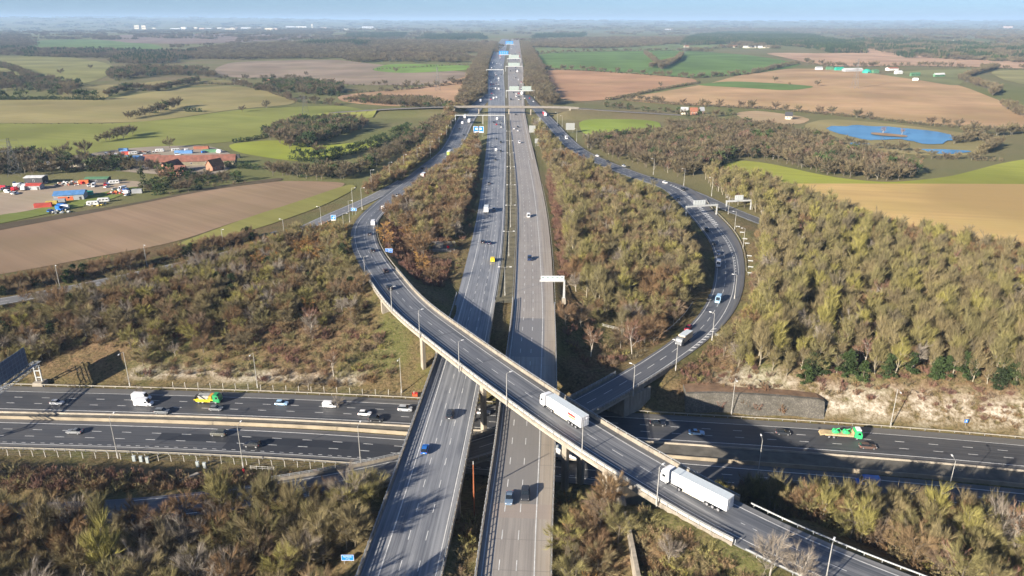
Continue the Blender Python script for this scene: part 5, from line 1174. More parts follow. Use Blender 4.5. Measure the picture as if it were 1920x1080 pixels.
KIND = {}
def kind(name, gen, crown_mat, bark=None, n=3):
    L = []
    for _ in range(n):
        (tv, tf), (cv, cf, ct) = gen(); bk = bark or BARK
        tr = arr_mesh('trunk', tv, tf, [bk], np.full(len(tv), .5)); cr = arr_mesh('crown', cv, cf, [crown_mat], ct)
        jv = np.concatenate([tv, cv]); jf = np.concatenate([tf, cf + len(tv)])
        jm = arr_mesh(name, jv, jf, [bk, crown_mat], np.concatenate([np.full(len(tv), .5), ct]), [0] * len(tf) + [1] * len(cf)); L.append((tr, cr, jm))
    KIND[name] = L
kind('round_olive', lambda: bare_tree(9, 3.7, .30, 12, 9, 32, wid=(.014, .032)), TW_OLIVE, n=3)
kind('tall_olive', lambda: bare_tree(12, 2.1, .85, 12, 9, 28, .2, wid=(.014, .03)), TW_OLIVE, BARK_TALL, n=3)
kind('round_brown', lambda: bare_tree(9, 3.7, .35, 12, 9, 30, wid=(.014, .03)), TW_BROWN, n=3)
kind('grey_tree', lambda: bare_tree(10, 3.6, .40, 12, 9, 24, .25, wid=(.012, .026)), TW_GREY, BARK_PALE, n=2)
kind('rust_tree', lambda: bare_tree(7, 3.2, .3, 10, 7, 20, .2, (.5, 1.0), (.06, .12)), TW_RUST, n=1)
kind('birch', lambda: bare_tree(11, 2.3, .5, 8, 6, 12, .35, (.9, 1.6), (.02, .05)), TW_RED, BARK_PALE, n=2)
kind('evergreen', lambda: leafy(7, 2.4, 1500), TW_GREEN, n=2)
kind('yew', lambda: leafy(7.5, 2.0, 1500, True), TW_GREEN, n=2)
kind('scrub_brown', lambda: scrub(2.2, 2.0), TW_BROWN, n=2)
kind('scrub_red', lambda: scrub(2.6, 2.0), TW_RED, n=2)
kind('scrub_olive', lambda: scrub(2.4, 2.2), TW_OLIVE, n=2)
kind('far_tree', lambda: bare_tree(11, 4.8, .32, 11, 6, 12, .12, (1.4, 2.4), (.06, .12)), TW_FAR, n=3)
kind('far_conifer', lambda: leafy(14, 3.4, 180, True, .8), TW_GREEN, n=2)
kind('far_evergreen', lambda: leafy(9, 4.2, 200, False, .8, .05), TW_GREEN, n=1)
kind('hedge_tuft', lambda: leafy(3.2, 2.4, 150, False, .42, .0), TW_FAR, n=2)
kind('dark_tuft', lambda: leafy(3.4, 2.2, 150, False, .42, .0), TW_GREEN, n=1)

def clump(seed, n=14, mat=TW_FAR, base='far_tree', size=60):
    """a patch of distant wood: many crowns in one shape"""
    r = np.random.default_rng(seed); Vs, Fs, Ts, o = [], [], [], 0
    for i in range(n):
        cr = KIND[base][i % len(KIND[base])][1]; V = np.zeros(len(cr.vertices) * 3, np.float32); cr.vertices.foreach_get('co', V); V = V.reshape(-1, 3)
        s = r.uniform(.75, 1.2); a = r.uniform(0, 6.28); c, sn = math.cos(a), math.sin(a); V = V * s; V = np.c_[V[:, 0] * c - V[:, 1] * sn, V[:, 0] * sn + V[:, 1] * c, V[:, 2]]
        V[:, 0] += r.uniform(-size / 2, size / 2); V[:, 1] += r.uniform(-size / 2, size / 2); Vs.append(V); Fs.append(np.arange(len(V)).reshape(-1, 3) + o); o += len(V); Ts.append(np.full(len(V), r.uniform(0, 1)))
    me = arr_mesh('wood_patch', np.concatenate(Vs), np.concatenate(Fs), [mat], np.concatenate(Ts)); return (None, None, me)
KIND['wood_patch'] = [clump(1), clump(2), clump(3)]; KIND['conifer_patch'] = [clump(4, 14, TW_GREEN, 'far_conifer', 44)]

# distance of a point to the nearest carriageway edge
ALLP = [(NB, 1.6), (SB, 1.6), (EB, 2.5), (WB, 3.5), (FLY, 2.0), (SLIP, 2.2), (JOIN, 1.6), (EXIT, 1.6), (OVER, 1.5)]
RP = np.concatenate([np.c_[p.p[:, :2], p.w / 2 + m_] for p, m_ in ALLP])
def road_gap(x, y):
    m_ = (np.abs(RP[:, 0] - x) < 60) & (np.abs(RP[:, 1] - y) < 60)
    if not m_.any(): return 60.0
    q = RP[m_]; return float((np.hypot(q[:, 0] - x, q[:, 1] - y) - q[:, 2]).min())
def inside(poly, x, y):
    c = False; j = len(poly) - 1
    for i in range(len(poly)):
        (xi, yi), (xj, yj) = poly[i], poly[j]
        if (yi > y) != (yj > y) and x < (xj - xi) * (y - yi) / (yj - yi) + xi: c = not c
        j = i
    return c
TREES = []   # x, y, kind, variant, scale, rot, label, group
CLEAR = [(*at(150, 700, -10), 15), (*at(120, 700, -10), 14), (*at(185, 690, -9), 12), (*at(90, 705, -11), 10), (*at(653, 1062, -2), 4.5), (*at(657, 1100, -2), 4.5), (*at(1057, 568, -1.2), 5), (*at(830, 466, -1), 9), (*at(730, 485, 1.5), 4), (*at(626, 422, 0), 3), (*at(664, 404, .3), 3), (*at(897, 255, -.3), 9), (*at(1372, 634, -3.5), 5), (*at(1150, 608, -5), 6), (*at(458, 889, -13), 3), (*at(1313, 748, -9), 4), (*at(355, 908, -11), 4), (*at(738, 500, 1.5), 4), (*at(836, 482, -1), 8)]
def pick(w):
    t = random.random() * sum(w.values())
    for k, v in w.items():
        t -= v
        if t <= 0: return k
    return k
def wood(poly, spacing, mix, label, group, sc=(.75, 1.2), gap=0.0, px=True, z=None, frame=True, jit=.45, road_jit=0):
    P = [(at_ground(x, y)[:2] if z is None else at(x, y, z)) for x, y in poly] if px else poly
    x0, x1 = min(p[0] for p in P), max(p[0] for p in P); y0, y1 = min(p[1] for p in P), max(p[1] for p in P); n = 0; row = 0
    y = y0
    while y < y1:
        x = x0 + (spacing / 2 if row % 2 else 0); row += 1
        while x < x1:
            a, b = x + random.uniform(-jit, jit) * spacing, y + random.uniform(-jit, jit) * spacing; x += spacing
            if not inside(P, a, b) or (gap > -5 and road_gap(a, b) < gap) or any((a - cx) ** 2 + (b - cy) ** 2 < cr * cr for cx, cy, cr in CLEAR): continue
            k = pick(mix); TREES.append((a, b, k, random.randrange(len(KIND[k])), random.uniform(*sc), random.uniform(0, 6.283), label, group)); n += 1
        y += spacing * .87
    return n
def row(path, side, o0, o1, a, b, step, mix, label, group, sc=(.7, 1.1)):
    q = a
    while q < b:
        p, h = path.at(q, side * random.uniform(o0, o1), 0, side); q += step * random.uniform(.7, 1.3)
        if road_gap(p.x, p.y) < .6: continue
        k = pick(mix); TREES.append((p.x, p.y, k, random.randrange(len(KIND[k])), random.uniform(*sc), random.uniform(0, 6.28), label, group))
def line(pts, step, mix, label, group, sc=(.7, 1.1), width=2.0, px=True):
    P = [at_ground(x, y)[:2] for x, y in pts] if px else pts
    for (xa, ya), (xb, yb) in zip(P, P[1:]):
        L = math.hypot(xb - xa, yb - ya); m_ = max(1, int(L / step))
        for i in range(m_):
            t = (i + random.random()) / m_; x, y = xa + (xb - xa) * t + random.uniform(-width, width), ya + (yb - ya) * t + random.uniform(-width, width)
            if road_gap(x, y) < .5: continue
            k = pick(mix); TREES.append((x, y, k, random.randrange(len(KIND[k])), random.uniform(*sc), random.uniform(0, 6.28), label, group))
def one(px, py, k, s, label, group=None):
    x, y, z = at_ground(px, py); TREES.append((x, y, k, random.randrange(len(KIND[k])), s, random.uniform(0, 6.28), label, group))
random.seed(21)
OL = {'round_olive': 5, 'tall_olive': 3, 'round_brown': 2, 'grey_tree': 1}
# right hand wood above the chalk
wood([(1352, 645), (1400, 684), (1500, 692), (1640, 694), (1760, 700), (2050, 738), (2050, 505), (1920, 492), (1700, 452), (1560, 404), (1440, 358), (1350, 335), (1310, 332), (1425, 425), (1422, 560), (1392, 612)], 4.3,
     {'tall_olive': 10, 'round_olive': 2, 'round_brown': 1.2, 'grey_tree': .6, 'birch': .6}, 'bare olive brown tree in the dense wood above the right chalk face', 'trees of the right hand wood', (.5, 1.15), 1.5, z=-1)
line([(1490, 690), (1570, 692), (1700, 694), (1800, 702), (1930, 718)], 3.6, {'yew': 3, 'evergreen': 2}, 'dark green yew at the front edge of the right hand wood', 'yews of the right hand wood', (.7, 1.05), 2.0)
wood([(1700, 452), (1560, 404), (1440, 358), (1400, 352), (1500, 400), (1640, 452), (1900, 515), (2050, 530), (2050, 500)], 5.0, {'round_brown': 5, 'evergreen': .6}, 'brown bare tree on the field edge of the right hand wood', 'field edge trees of the right hand wood', (.7, 1.1), 1.5, z=-1)
# island between the pale carriageway and the slip road
wood([(1000, 235), (1050, 292), (1140, 345), (1230, 385), (1280, 430), (1300, 480), (1302, 530), (1275, 580), (1225, 618), (1180, 612), (1120, 580), (1085, 555), (1068, 500), (1060, 430), (1045, 360), (1020, 300)], 4.8,
     {'round_olive': 6, 'tall_olive': 2, 'round_brown': 3, 'grey_tree': .6}, 'bare rounded tree in the wood inside the right slip road bend', 'trees of the right island wood', (.6, 1.2), 1.8, z=-1)
wood([(1030, 300), (1048, 360), (1062, 440), (1072, 520), (1050, 520), (1040, 430), (1026, 350)], 2.6, {'scrub_red': 4, 'scrub_brown': 1}, 'red brown scrub beside the pale carriageway', 'red scrub right of the pale carriageway', (.7, 1.2), .6, z=-1)
wood([(1050, 575), (1100, 590), (1180, 625), (1235, 630), (1250, 655), (1180, 690), (1110, 690), (1060, 640)], 4.0, {'scrub_brown': 4, 'scrub_olive': 2, 'scrub_red': 2, 'round_brown': .8, 'birch': .3}, 'low scrub on the grassy hollow by the pale carriageway', 'scrub in the hollow', (.6, 1.2), 1.0, z=-5)
# island inside the flyover curve
wood([(890, 262), (858, 292), (806, 332), (768, 366), (735, 405), (742, 430), (790, 458), (852, 450), (872, 400), (888, 340), (898, 275)], 4.7, {'round_olive': 4, 'round_brown': 5, 'grey_tree': .4, 'rust_tree': .5}, 'bare rounded tree in the wood inside the flyover curve', 'trees of the left island wood', (.55, 1.12), 1.6, z=-1)
wood([(735, 405), (712, 440), (716, 468), (745, 515), (790, 550), (830, 545), (845, 500), (850, 450), (800, 440), (760, 420)], 3.0, {'scrub_red': 6, 'scrub_brown': 3, 'round_brown': .5, 'rust_tree': .2}, 'red brown scrub inside the flyover curve', 'scrub inside the flyover curve', (.7, 1.35), 1.2, z=-1)
# slope wood at left
LW = {'round_olive': 6, 'round_brown': 3, 'grey_tree': .8, 'evergreen': .5, 'rust_tree': .15}
wood([(20, 592), (150, 566), (300, 520), (430, 488), (520, 462), (600, 447), (640, 440), (655, 470), (676, 530), (690, 575), (640, 588), (540, 600), (430, 612), (330, 625), (200, 642), (60, 665), (-120, 690), (-120, 620)], 4.6, LW,
     'bare olive tree in the wood on the left slope', 'trees of the left slope wood', (.55, .95), 1.5, z=-1)
wood([(440, 478), (560, 446), (645, 436), (655, 470), (600, 500), (480, 508)], 4.4, {'rust_tree': 5, 'round_olive': 1}, 'rust coloured tree at the top of the left slope wood', 'rust coloured trees of the left slope wood', (.8, 1.1), 1.5, z=-1)
wood([(-60, 660), (200, 640), (430, 612), (640, 588), (700, 600), (760, 650), (740, 700), (600, 705), (420, 690), (250, 690), (60, 690)], 3.4, {'scrub_brown': 5, 'scrub_olive': 4, 'scrub_red': 2, 'birch': .15}, 'low scrub on the grass slope above the left chalk', 'scrub on the left slope', (.5, 1.25), 1.0, z=-8)
# verge hedge of the link road and belt along the left slip road
row(JOIN, -1, 2.5, 12, 20, 330, .75, {'round_brown': 3, 'scrub_brown': 3, 'evergreen': 1, 'scrub_olive': 1}, 'dark bare tree in the hedge along the far side of the link road', 'hedge trees along the link road', (.5, .85))
row(FLY, -1, 3, 16, float(np.interp(440, FLY.p[:, 1], FLY.s)), float(np.interp(980, FLY.p[:, 1], FLY.s)), .9, {'round_olive': 3, 'round_brown': 3, 'scrub_brown': 1}, 'bare tree in the belt along the left slip road', 'belt trees along the left slip road', (.6, .95))
row(JOIN, 1, 2, 7, 60, 250, 1.6, {'round_brown': 2, 'scrub_brown': 3, 'scrub_olive': 2}, 'bare bush on the near side of the link road', 'bushes along the link road', (.5, .8))
# near woods
wood([(-200, 980), (-60, 945), (120, 935), (300, 915), (430, 905), (560, 895), (640, 880), (712, 905), (706, 960), (684, 1060), (640, 1250), (-400, 1250)], 5.2, {'round_olive': 7, 'tall_olive': 2, 'round_brown': 2, 'grey_tree': .7, 'rust_tree': .12}, 'bare tree with a pale twig crown in the wood at the lower left', 'trees of the lower left wood', (.65, 1.2), 1.5, z=-6)
wood([(-80, 865), (200, 872), (430, 885), (640, 885), (735, 885), (735, 915), (560, 915), (300, 930), (0, 950), (-100, 950)], 3.0, {'scrub_brown': 5, 'scrub_olive': 2, 'scrub_red': 2}, 'brown scrub between the westbound verge and the lower left wood', 'scrub below the westbound verge', (.5, 1.1), 1.2, z=-10)
wood([(1330, 892), (1500, 908), (1700, 952), (1920, 996), (2100, 1026), (2100, 1250), (1800, 1160), (1600, 1050), (1500, 990), (1420, 945)], 3.7, {'round_olive': 6, 'tall_olive': 3, 'round_brown': 2, 'grey_tree': 1.2, 'rust_tree': .5, 'birch': .6}, 'bare tree between the flyover ramp and the shaded lanes', 'trees of the lower right wood', (.62, .98), 1.8, z=-4)
wood([(1200, 935), (1290, 1003), (1400, 1060), (1500, 1105), (1560, 1260), (1200, 1260)], 4.6, {'round_olive': 2, 'scrub_olive': 5, 'scrub_brown': 3, 'grey_tree': .8}, 'bush or small tree on the bank under the flyover ramp', 'bushes on the bank below the ramp', (.6, 1.0), 1.8, z=1)
wood([(1052, 905), (1105, 895), (1150, 930), (1160, 1090), (1040, 1250), (1036, 1080)], 3.6, {'round_olive': 3, 'round_brown': 3, 'scrub_brown': 2, 'rust_tree': .6}, 'bare tree in the shaded hollow left of the retaining wall', 'trees left of the retaining wall', (.6, .95), 1.2, z=-7)
wood([(852, 1000), (880, 960), (905, 960), (893, 1060), (880, 1200), (810, 1200)], 2.4, {'scrub_brown': 4, 'scrub_olive': 1}, 'brown scrub between the two straight viaducts', 'scrub between the viaducts', (.6, 1.1), .4, z=-4)
row(NB, -1, 2, 9, ynb(NB, 290), ynb(NB, 560), 2.2, {'scrub_brown': 3, 'scrub_olive': 2, 'scrub_red': 2}, 'low scrub on the verge left of the northbound lanes', 'scrub left of the northbound lanes', (.5, 1.0))
row(SLIP, 1, 3, 10, ssl(232), ssl(300), 1.6, {'scrub_brown': 3, 'scrub_red': 2, 'scrub_olive': 2}, 'scrub on the bank outside the slip road', 'scrub outside the slip road', (.6, 1.2))
wood([(1290, 660), (1350, 660), (1480, 728), (1480, 745), (1330, 735), (1270, 715)], 3.0, {'scrub_red': 3, 'scrub_brown': 4, 'scrub_olive': 1}, 'red brown scrub above the dark stone wall', 'scrub above the stone wall', (.5, 1.1), 1.0, z=-5)
wood([(1470, 690), (1640, 694), (1920, 720), (2000, 745), (1980, 775), (1700, 740), (1500, 722)], 2.8, {'scrub_brown': 3, 'scrub_red': 3, 'scrub_olive': 1}, 'scrub clinging to the top of the chalk face', 'scrub on the chalk face', (.4, .9), 1.0, z=-5)
for px, py, s, t_ in ((1440, 1100, .95, 'left of two'), (1490, 1118, .8, 'right of two')):
    x_, y_ = at(px, py, 2); TREES.append((x_, y_, 'grey_tree', 0, s, random.uniform(0, 6), 'pale bare tree overhanging the flyover ramp, ' + t_, None))
for px, py, s in ((572, 668, .6), (628, 700, .45), (250, 680, .4)): one(px, py, 'grey_tree', s, 'slim white stemmed birch on the left grass slope, %s' % {572: 'tallest', 628: 'nearest the viaduct', 250: 'far left'}[px])
wood([(1340, 900), (1500, 915), (1700, 960), (1920, 1000), (2100, 1030), (2100, 1250), (1800, 1160), (1600, 1055), (1500, 1000), (1420, 950)], 3.0, {'scrub_brown': 3, 'scrub_olive': 3}, 'low scrub between the flyover ramp and the shaded lanes', 'undergrowth of the lower right wood', (.8, 1.4), 1.6, z=-4)
wood([(1200, 935), (1290, 1003), (1400, 1060), (1500, 1105), (1560, 1260), (1200, 1260)], 2.1, {'scrub_olive': 4, 'scrub_brown': 3}, 'low scrub on the bank under the flyover ramp', 'undergrowth below the ramp', (.5, 1.1), 1.6, z=1)
row(SLIP, -1, 1.5, 9, 25, 108, .9, {'scrub_brown': 4, 'scrub_olive': 2, 'scrub_red': 1}, 'scrub along the shaded slip road at lower left', 'scrub along the lower left slip road', (.7, 1.3))
row(SLIP, 1, 1.2, 6, 25, 100, .8, {'scrub_brown': 3, 'scrub_olive': 2, 'round_brown': 1}, 'scrub along the shaded slip road at lower left', 'scrub along the lower left slip road', (.7, 1.1))
wood([(-60, 650), (200, 630), (430, 600), (640, 588), (700, 612), (640, 640), (430, 650), (200, 672), (-60, 690)], 4.4, {'scrub_brown': 3, 'scrub_olive': 3, 'round_brown': 1.6, 'round_olive': 1.6, 'grey_tree': .5}, 'small tree or bush on the grass slope above the left chalk', 'lower fringe of the left slope wood', (.45, .8), 1.0, z=-5)
# ---------------------------------------------------------------- middle distance and far woods
FARW = {'far_tree': 8, 'far_evergreen': .7}
wood([(1085, 276), (1120, 266), (1200, 256), (1300, 252), (1400, 258), (1500, 274), (1600, 290), (1690, 312), (1735, 332), (1660, 340), (1540, 328), (1440, 300), (1370, 296), (1330, 322), (1280, 335), (1200, 312), (1130, 290)], 7.5, {'far_tree': 8, 'far_evergreen': .8, 'birch': 1.2}, 'bare tree in the wood between the slip road and the lake', 'trees of the lake wood', (.7, 1.15), 3)
wood([(492, 256), (545, 282), (600, 272), (690, 240), (640, 230), (560, 232)], 8, {'far_tree': 5, 'far_evergreen': 3}, 'tree in the dark clump left of the slip road belt', 'trees of the left clump', (.8, 1.2), 3)
wood([(480, 318), (560, 338), (650, 340), (760, 288), (820, 250), (832, 226), (812, 230), (740, 280), (660, 322), (560, 326)], 7, {'far_tree': 6, 'far_evergreen': 1.2}, 'bare tree in the strip of wood behind the left slip road', 'trees behind the left slip road', (.6, 1.0), 3)
wood([(640, 190), (820, 205), (850, 215), (846, 200), (800, 190), (700, 186)], 8, {'far_tree': 6, 'far_evergreen': 1}, 'bare tree in the wood left of the overbridge', 'trees left of the overbridge', (.6, 1.0), 3)
wood([(1250, 238), (1320, 228), (1450, 240), (1560, 264), (1560, 282), (1400, 256), (1270, 252)], 9, FARW, 'bare tree on the field side of the lake wood', 'field side trees of the lake wood', (.6, .9), 3)
wood([(0, 330), (140, 322), (270, 322), (330, 338), (300, 322), (200, 305), (100, 300), (0, 290), (-80, 300), (-80, 330)], 8, {'far_tree': 5, 'far_evergreen': 2}, 'tree in the belt round the scrap yard at left', 'trees round the scrap yard', (.6, 1.05), -9)
wood([(250, 355), (330, 330), (430, 330), (470, 345), (400, 350), (300, 372)], 8, {'far_tree': 4, 'far_evergreen': 2, 'hedge_tuft': 3}, 'tree or bush in the farm garden', 'farm garden trees', (.5, .8), -9)
# ---------------------------------------------------------------- open country: fields, lake, hedges, far woods
random.seed(33)
def field_mat(c, ang, var=.22, tram=.35):
    m, nt, b = nodes_of('field_soil'); geo = N(nt, 'ShaderNodeNewGeometry'); mp = N(nt, 'ShaderNodeMapping'); mp.inputs['Rotation'].default_value = (0, 0, ang); nt.links.new(geo.outputs['Position'], mp.inputs[0])
    sc = N(nt, 'ShaderNodeVectorMath', operation='MULTIPLY'); sc.inputs[1].default_value = (.004, .22, .01); nt.links.new(mp.outputs[0], sc.inputs[0])
    n1 = noise_n(nt, geo.outputs['Position'], .008, 3); n2 = noise_n(nt, sc.outputs[0], 1.0, 3, .6)
    col = mixc(nt, ramp(nt, n1, [(.36, 0), (.64, 1)]), tuple(x * (1 - var) for x in c), tuple(x * (1 + var) for x in c))
    col = mixc(nt, math_n(nt, 'MULTIPLY', ramp(nt, n2, [(.42, 0), (.62, 1)]), tram), col, tuple(x * .72 for x in c))
    sh = noise_n(nt, geo.outputs['Position'], .015, 2); col = mixc(nt, math_n(nt, 'MULTIPLY', ramp(nt, sh, [(.45, 0), (.8, 1)]), .3), col, (c[0] * .8 + .02, c[1] * 1.05 + .01, c[2] * .7))
    nt.links.new(col, b.inputs['Base Color']); b.inputs['Roughness'].default_value = .95; b.inputs['Specular IOR Level'].default_value = .1; return m

def soften(P, n=3):
    """round the corners and roughen a surveyed outline"""
    for _ in range(2):
        Q = []
        for i in range(len(P)):
            a, b = P[i], P[(i + 1) % len(P)]; Q += [(a[0] * .8 + b[0] * .2, a[1] * .8 + b[1] * .2), (a[0] * .2 + b[0] * .8, a[1] * .2 + b[1] * .8)]
        P = Q
    return P
def sheet(name, poly, mat, lift=.12, px=True, round_=True, flat=None):
    P = [at_ground(x, y)[:2] for x, y in poly] if px else poly
    if round_: P = soften(P)
    bm = bmesh.new(); f = bm.faces.new([bm.verts.new((x, y, 0)) for x, y in P]); bmesh.ops.triangulate(bm, faces=[f])
    xs = [p[0] for p in P]; ys = [p[1] for p in P]; step = max(12.0, max(max(xs) - min(xs), max(ys) - min(ys)) / 36)
    if flat is None:
        for ax, lo, hi in ((0, min(xs), max(xs)), (1, min(ys), max(ys))):
            q = lo + step
            while q < hi:
                co = [0, 0, 0]; no = [0, 0, 0]; co[ax] = q; no[ax] = 1
                bmesh.ops.bisect_plane(bm, geom=bm.verts[:] + bm.edges[:] + bm.faces[:], plane_co=co, plane_no=no); q += step
    vs = list(bm.verts); Z = terrain([v.co.x for v in vs], [v.co.y for v in vs]) if flat is None else [flat] * len(vs)
    for v, z in zip(vs, Z): v.co.z = z + lift + .00016 * math.hypot(v.co.x, v.co.y)
    me = bpy.data.meshes.new(name); bmesh.ops.recalc_face_normals(bm, faces=bm.faces); bm.to_mesh(me); bm.free()
    if me.polygons and me.polygons[0].normal.z < 0: me.flip_normals()
    me.materials.append(mat); return tag(link(name, me), kind='structure')

FIELDS = [  # name, colour, row angle, outline, lift
    ('ploughed_field', (0.27, 0.188, 0.123), .55, [(-150, 540), (-150, 460), (0, 430), (60, 414), (200, 394), (400, 354), (520, 339), (650, 342), (640, 352), (560, 378), (460, 410), (330, 455), (180, 482), (60, 505)], .12),
    ('grass_margin', (0.232, 0.22, 0.069), .5, [(655, 345), (672, 352), (610, 385), (490, 428), (350, 462), (320, 462), (460, 410), (560, 378)], .2),
    ('farm_track', (0.106, 0.085, 0.056), .5, [(-150, 452), (0, 421), (120, 402), (260, 380), (420, 347), (530, 333), (528, 340), (400, 355), (200, 395), (0, 432), (-150, 462)], .22),
    ('yard_grass', (0.176, 0.207, 0.056), .3, [(-60, 420), (0, 403), (60, 396), (130, 374), (250, 350), (262, 352), (200, 378), (60, 408), (-60, 432)], .2),
    ('yard_ground', (0.376, 0.295, 0.22), .3, [(-150, 400), (0, 360), (120, 345), (260, 338), (270, 350), (130, 375), (50, 398), (-150, 425)], .14),
    ('farm_yard', (0.326, 0.276, 0.22), .3, [(60, 312), (150, 290), (260, 276), (390, 272), (440, 290), (430, 325), (330, 330), (180, 318)], .14),
    ('green_pasture', (0.225, 0.235, 0.065), .2, [(-120, 300), (-120, 232), (100, 232), (220, 232), (330, 223), (440, 206), (560, 200), (650, 198), (715, 214), (690, 224), (600, 222), (500, 240), (480, 262), (300, 278), (180, 292), (60, 290)], .12),
    ('pale_pasture', (0.29, 0.245, 0.11), .25, [(-120, 232), (-120, 190), (130, 187), (200, 187), (330, 166), (440, 161), (540, 179), (560, 196), (440, 205), (330, 222), (240, 231)], .14),
    ('olive_field', (0.26, 0.22, 0.095), .1, [(100, 185), (200, 187), (210, 172), (280, 152), (380, 150), (430, 151), (440, 158), (330, 163), (210, 158), (150, 164)], .14),
    ('rough_pasture', (0.235, 0.225, 0.09), .1, [(-120, 170), (-120, 108), (120, 106), (215, 120), (205, 145), (100, 168)], .12),
    ('brown_field', (0.282, 0.216, 0.16), .1, [(395, 132), (440, 115), (620, 112), (660, 115), (895, 136), (880, 148), (820, 160), (640, 160), (540, 146), (430, 146)], .12),
    ('bare_soil_field', (0.427, 0.27, 0.164), .1, [(630, 178), (820, 161), (897, 136), (900, 155), (884, 190), (760, 201), (640, 192)], .14),
    ('bright_green_field', (0.17, 0.26, 0.055), .1, [(690, 132), (730, 119), (885, 122), (882, 132), (760, 138)], .2),
    ('lime_field', (0.3, 0.33, 0.055), .3, [(425, 270), (520, 262), (600, 275), (715, 262), (690, 280), (600, 302), (540, 302), (440, 286)], .16),
    ('far_green_field', (0.13, 0.19, 0.06), .1, [(40, 96), (60, 76), (170, 73), (305, 85), (300, 94)], .3), ('far_brown_field', (0.232, 0.169, 0.144), .1, [(150, 72), (230, 65), (500, 64), (640, 70), (450, 80), (300, 84)], .3),
    ('big_green_field', (0.125, 0.195, 0.058), .05, [(985, 116), (1000, 103), (1080, 96), (1240, 93), (1310, 96), (1510, 119), (1480, 128), (1400, 140), (1300, 146), (1200, 139), (1050, 130)], .14),
    ('olive_strip_field', (0.169, 0.2, 0.082), .05, [(995, 90), (1100, 87), (1390, 80), (1350, 91), (1100, 98), (1000, 101)], .2),
    ('red_soil_field', (0.414, 0.244, 0.144), .15, [(1000, 130), (1060, 132), (1200, 139), (1300, 147), (1310, 155), (1200, 173), (1150, 186), (1080, 191), (1040, 182), (1018, 150)], .12),
    ('green_strip_field', (0.135, 0.205, 0.06), .15, [(1295, 160), (1370, 152), (1480, 158), (1535, 163), (1480, 171), (1380, 164)], .24),
    ('sandy_field', (0.432, 0.282, 0.157), .12, [(1150, 187), (1300, 162), (1330, 157), (1390, 140), (1480, 128), (1600, 131), (1650, 141), (1790, 156), (1900, 200), (2050, 235), (2050, 252), (1920, 243), (1780, 236), (1600, 216), (1400, 201), (1250, 196)], .12),
    ('far_sandy_field', (0.477, 0.307, 0.2), .05, [(1420, 99), (1600, 101), (1620, 90), (1760, 100), (2050, 124), (2050, 134), (1780, 125), (1700, 123), (1560, 126), (1500, 115)], .2),
    ('far_pasture', (0.207, 0.207, 0.094), .1, [(1645, 140), (1720, 132), (1845, 129), (1810, 150), (1795, 163), (1720, 150)], .24), ('far_pasture', (0.276, 0.251, 0.113), .1, [(1850, 135), (1900, 131), (2000, 136), (2000, 160), (1900, 158)], .24),
    ('meadow', (0.29, 0.3, 0.06), .2, [(1325, 324), (1380, 300), (1440, 306), (1560, 333), (1660, 343), (1735, 337), (1790, 330), (1900, 300), (2200, 262), (2200, 350), (1700, 347), (1450, 346)], .12),
    ('stubble_field', (0.502, 0.345, 0.144), .12, [(1400, 345), (1700, 345), (2250, 348), (2300, 560), (1920, 482), (1800, 458), (1600, 412), (1490, 374)], .2),
    ('roadside_field', (0.25, 0.31, 0.06), .2, [(1082, 226), (1150, 222), (1235, 227), (1242, 243), (1150, 246), (1094, 256)], .16),
    ('works_ground', (0.401, 0.289, 0.176), .2, [(1375, 212), (1420, 207), (1525, 222), (1500, 235), (1400, 228)], .16), ('lake_bank', (0.27, 0.226, 0.106), .1, [(1500, 235), (1550, 222), (1700, 235), (1850, 255), (1850, 292), (1700, 292), (1550, 262)], .1)]
for nm, c, ang, poly, lift in FIELDS: sheet(nm, poly, field_mat(c, ang + R(10) * random.random()), lift)

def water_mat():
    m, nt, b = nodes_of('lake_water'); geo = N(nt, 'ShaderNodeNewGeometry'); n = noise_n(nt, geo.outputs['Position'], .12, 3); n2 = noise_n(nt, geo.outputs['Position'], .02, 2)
    nt.links.new(mixc(nt, ramp(nt, n2, [(.35, 0), (.65, 1)]), (.07, .20, .34), (.10, .27, .43)), b.inputs['Base Color']); b.inputs['Roughness'].default_value = .25; b.inputs['IOR'].default_value = 1.33  # blue base: murky water with the reflected sky put into its colour
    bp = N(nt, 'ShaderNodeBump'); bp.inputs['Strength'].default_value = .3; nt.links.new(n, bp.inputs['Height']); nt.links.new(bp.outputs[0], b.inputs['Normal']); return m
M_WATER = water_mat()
zl = float(np.mean([at_ground(x, y)[2] for x, y in ((1560, 245), (1780, 260), (1650, 262))]))
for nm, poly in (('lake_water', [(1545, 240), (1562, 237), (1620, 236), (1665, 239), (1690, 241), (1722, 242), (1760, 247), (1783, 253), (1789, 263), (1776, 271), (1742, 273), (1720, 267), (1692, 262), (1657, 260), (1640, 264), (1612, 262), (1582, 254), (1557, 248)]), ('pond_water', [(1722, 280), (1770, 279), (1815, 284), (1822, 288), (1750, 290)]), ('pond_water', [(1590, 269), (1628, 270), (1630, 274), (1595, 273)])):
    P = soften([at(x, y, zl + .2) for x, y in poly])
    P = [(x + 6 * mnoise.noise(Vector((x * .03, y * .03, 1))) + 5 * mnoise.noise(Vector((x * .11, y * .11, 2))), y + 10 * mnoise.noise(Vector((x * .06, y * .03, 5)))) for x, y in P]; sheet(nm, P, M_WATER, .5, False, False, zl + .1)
P = [at(x, y, zl + .6) for x, y in ((1632, 249), (1665, 251), (1702, 255), (1700, 258), (1660, 256), (1634, 253))]
sheet('lake_island', P, plain('island_earth', (.30, .19, .10), .95, 0, .25, .1), .9, False, True, zl + .2)
for px, py in ((1655, 252), (1690, 255)): one(px, py, 'birch', .8, 'bare tree on the lake island, %s' % ('left' if px < 1670 else 'right'))

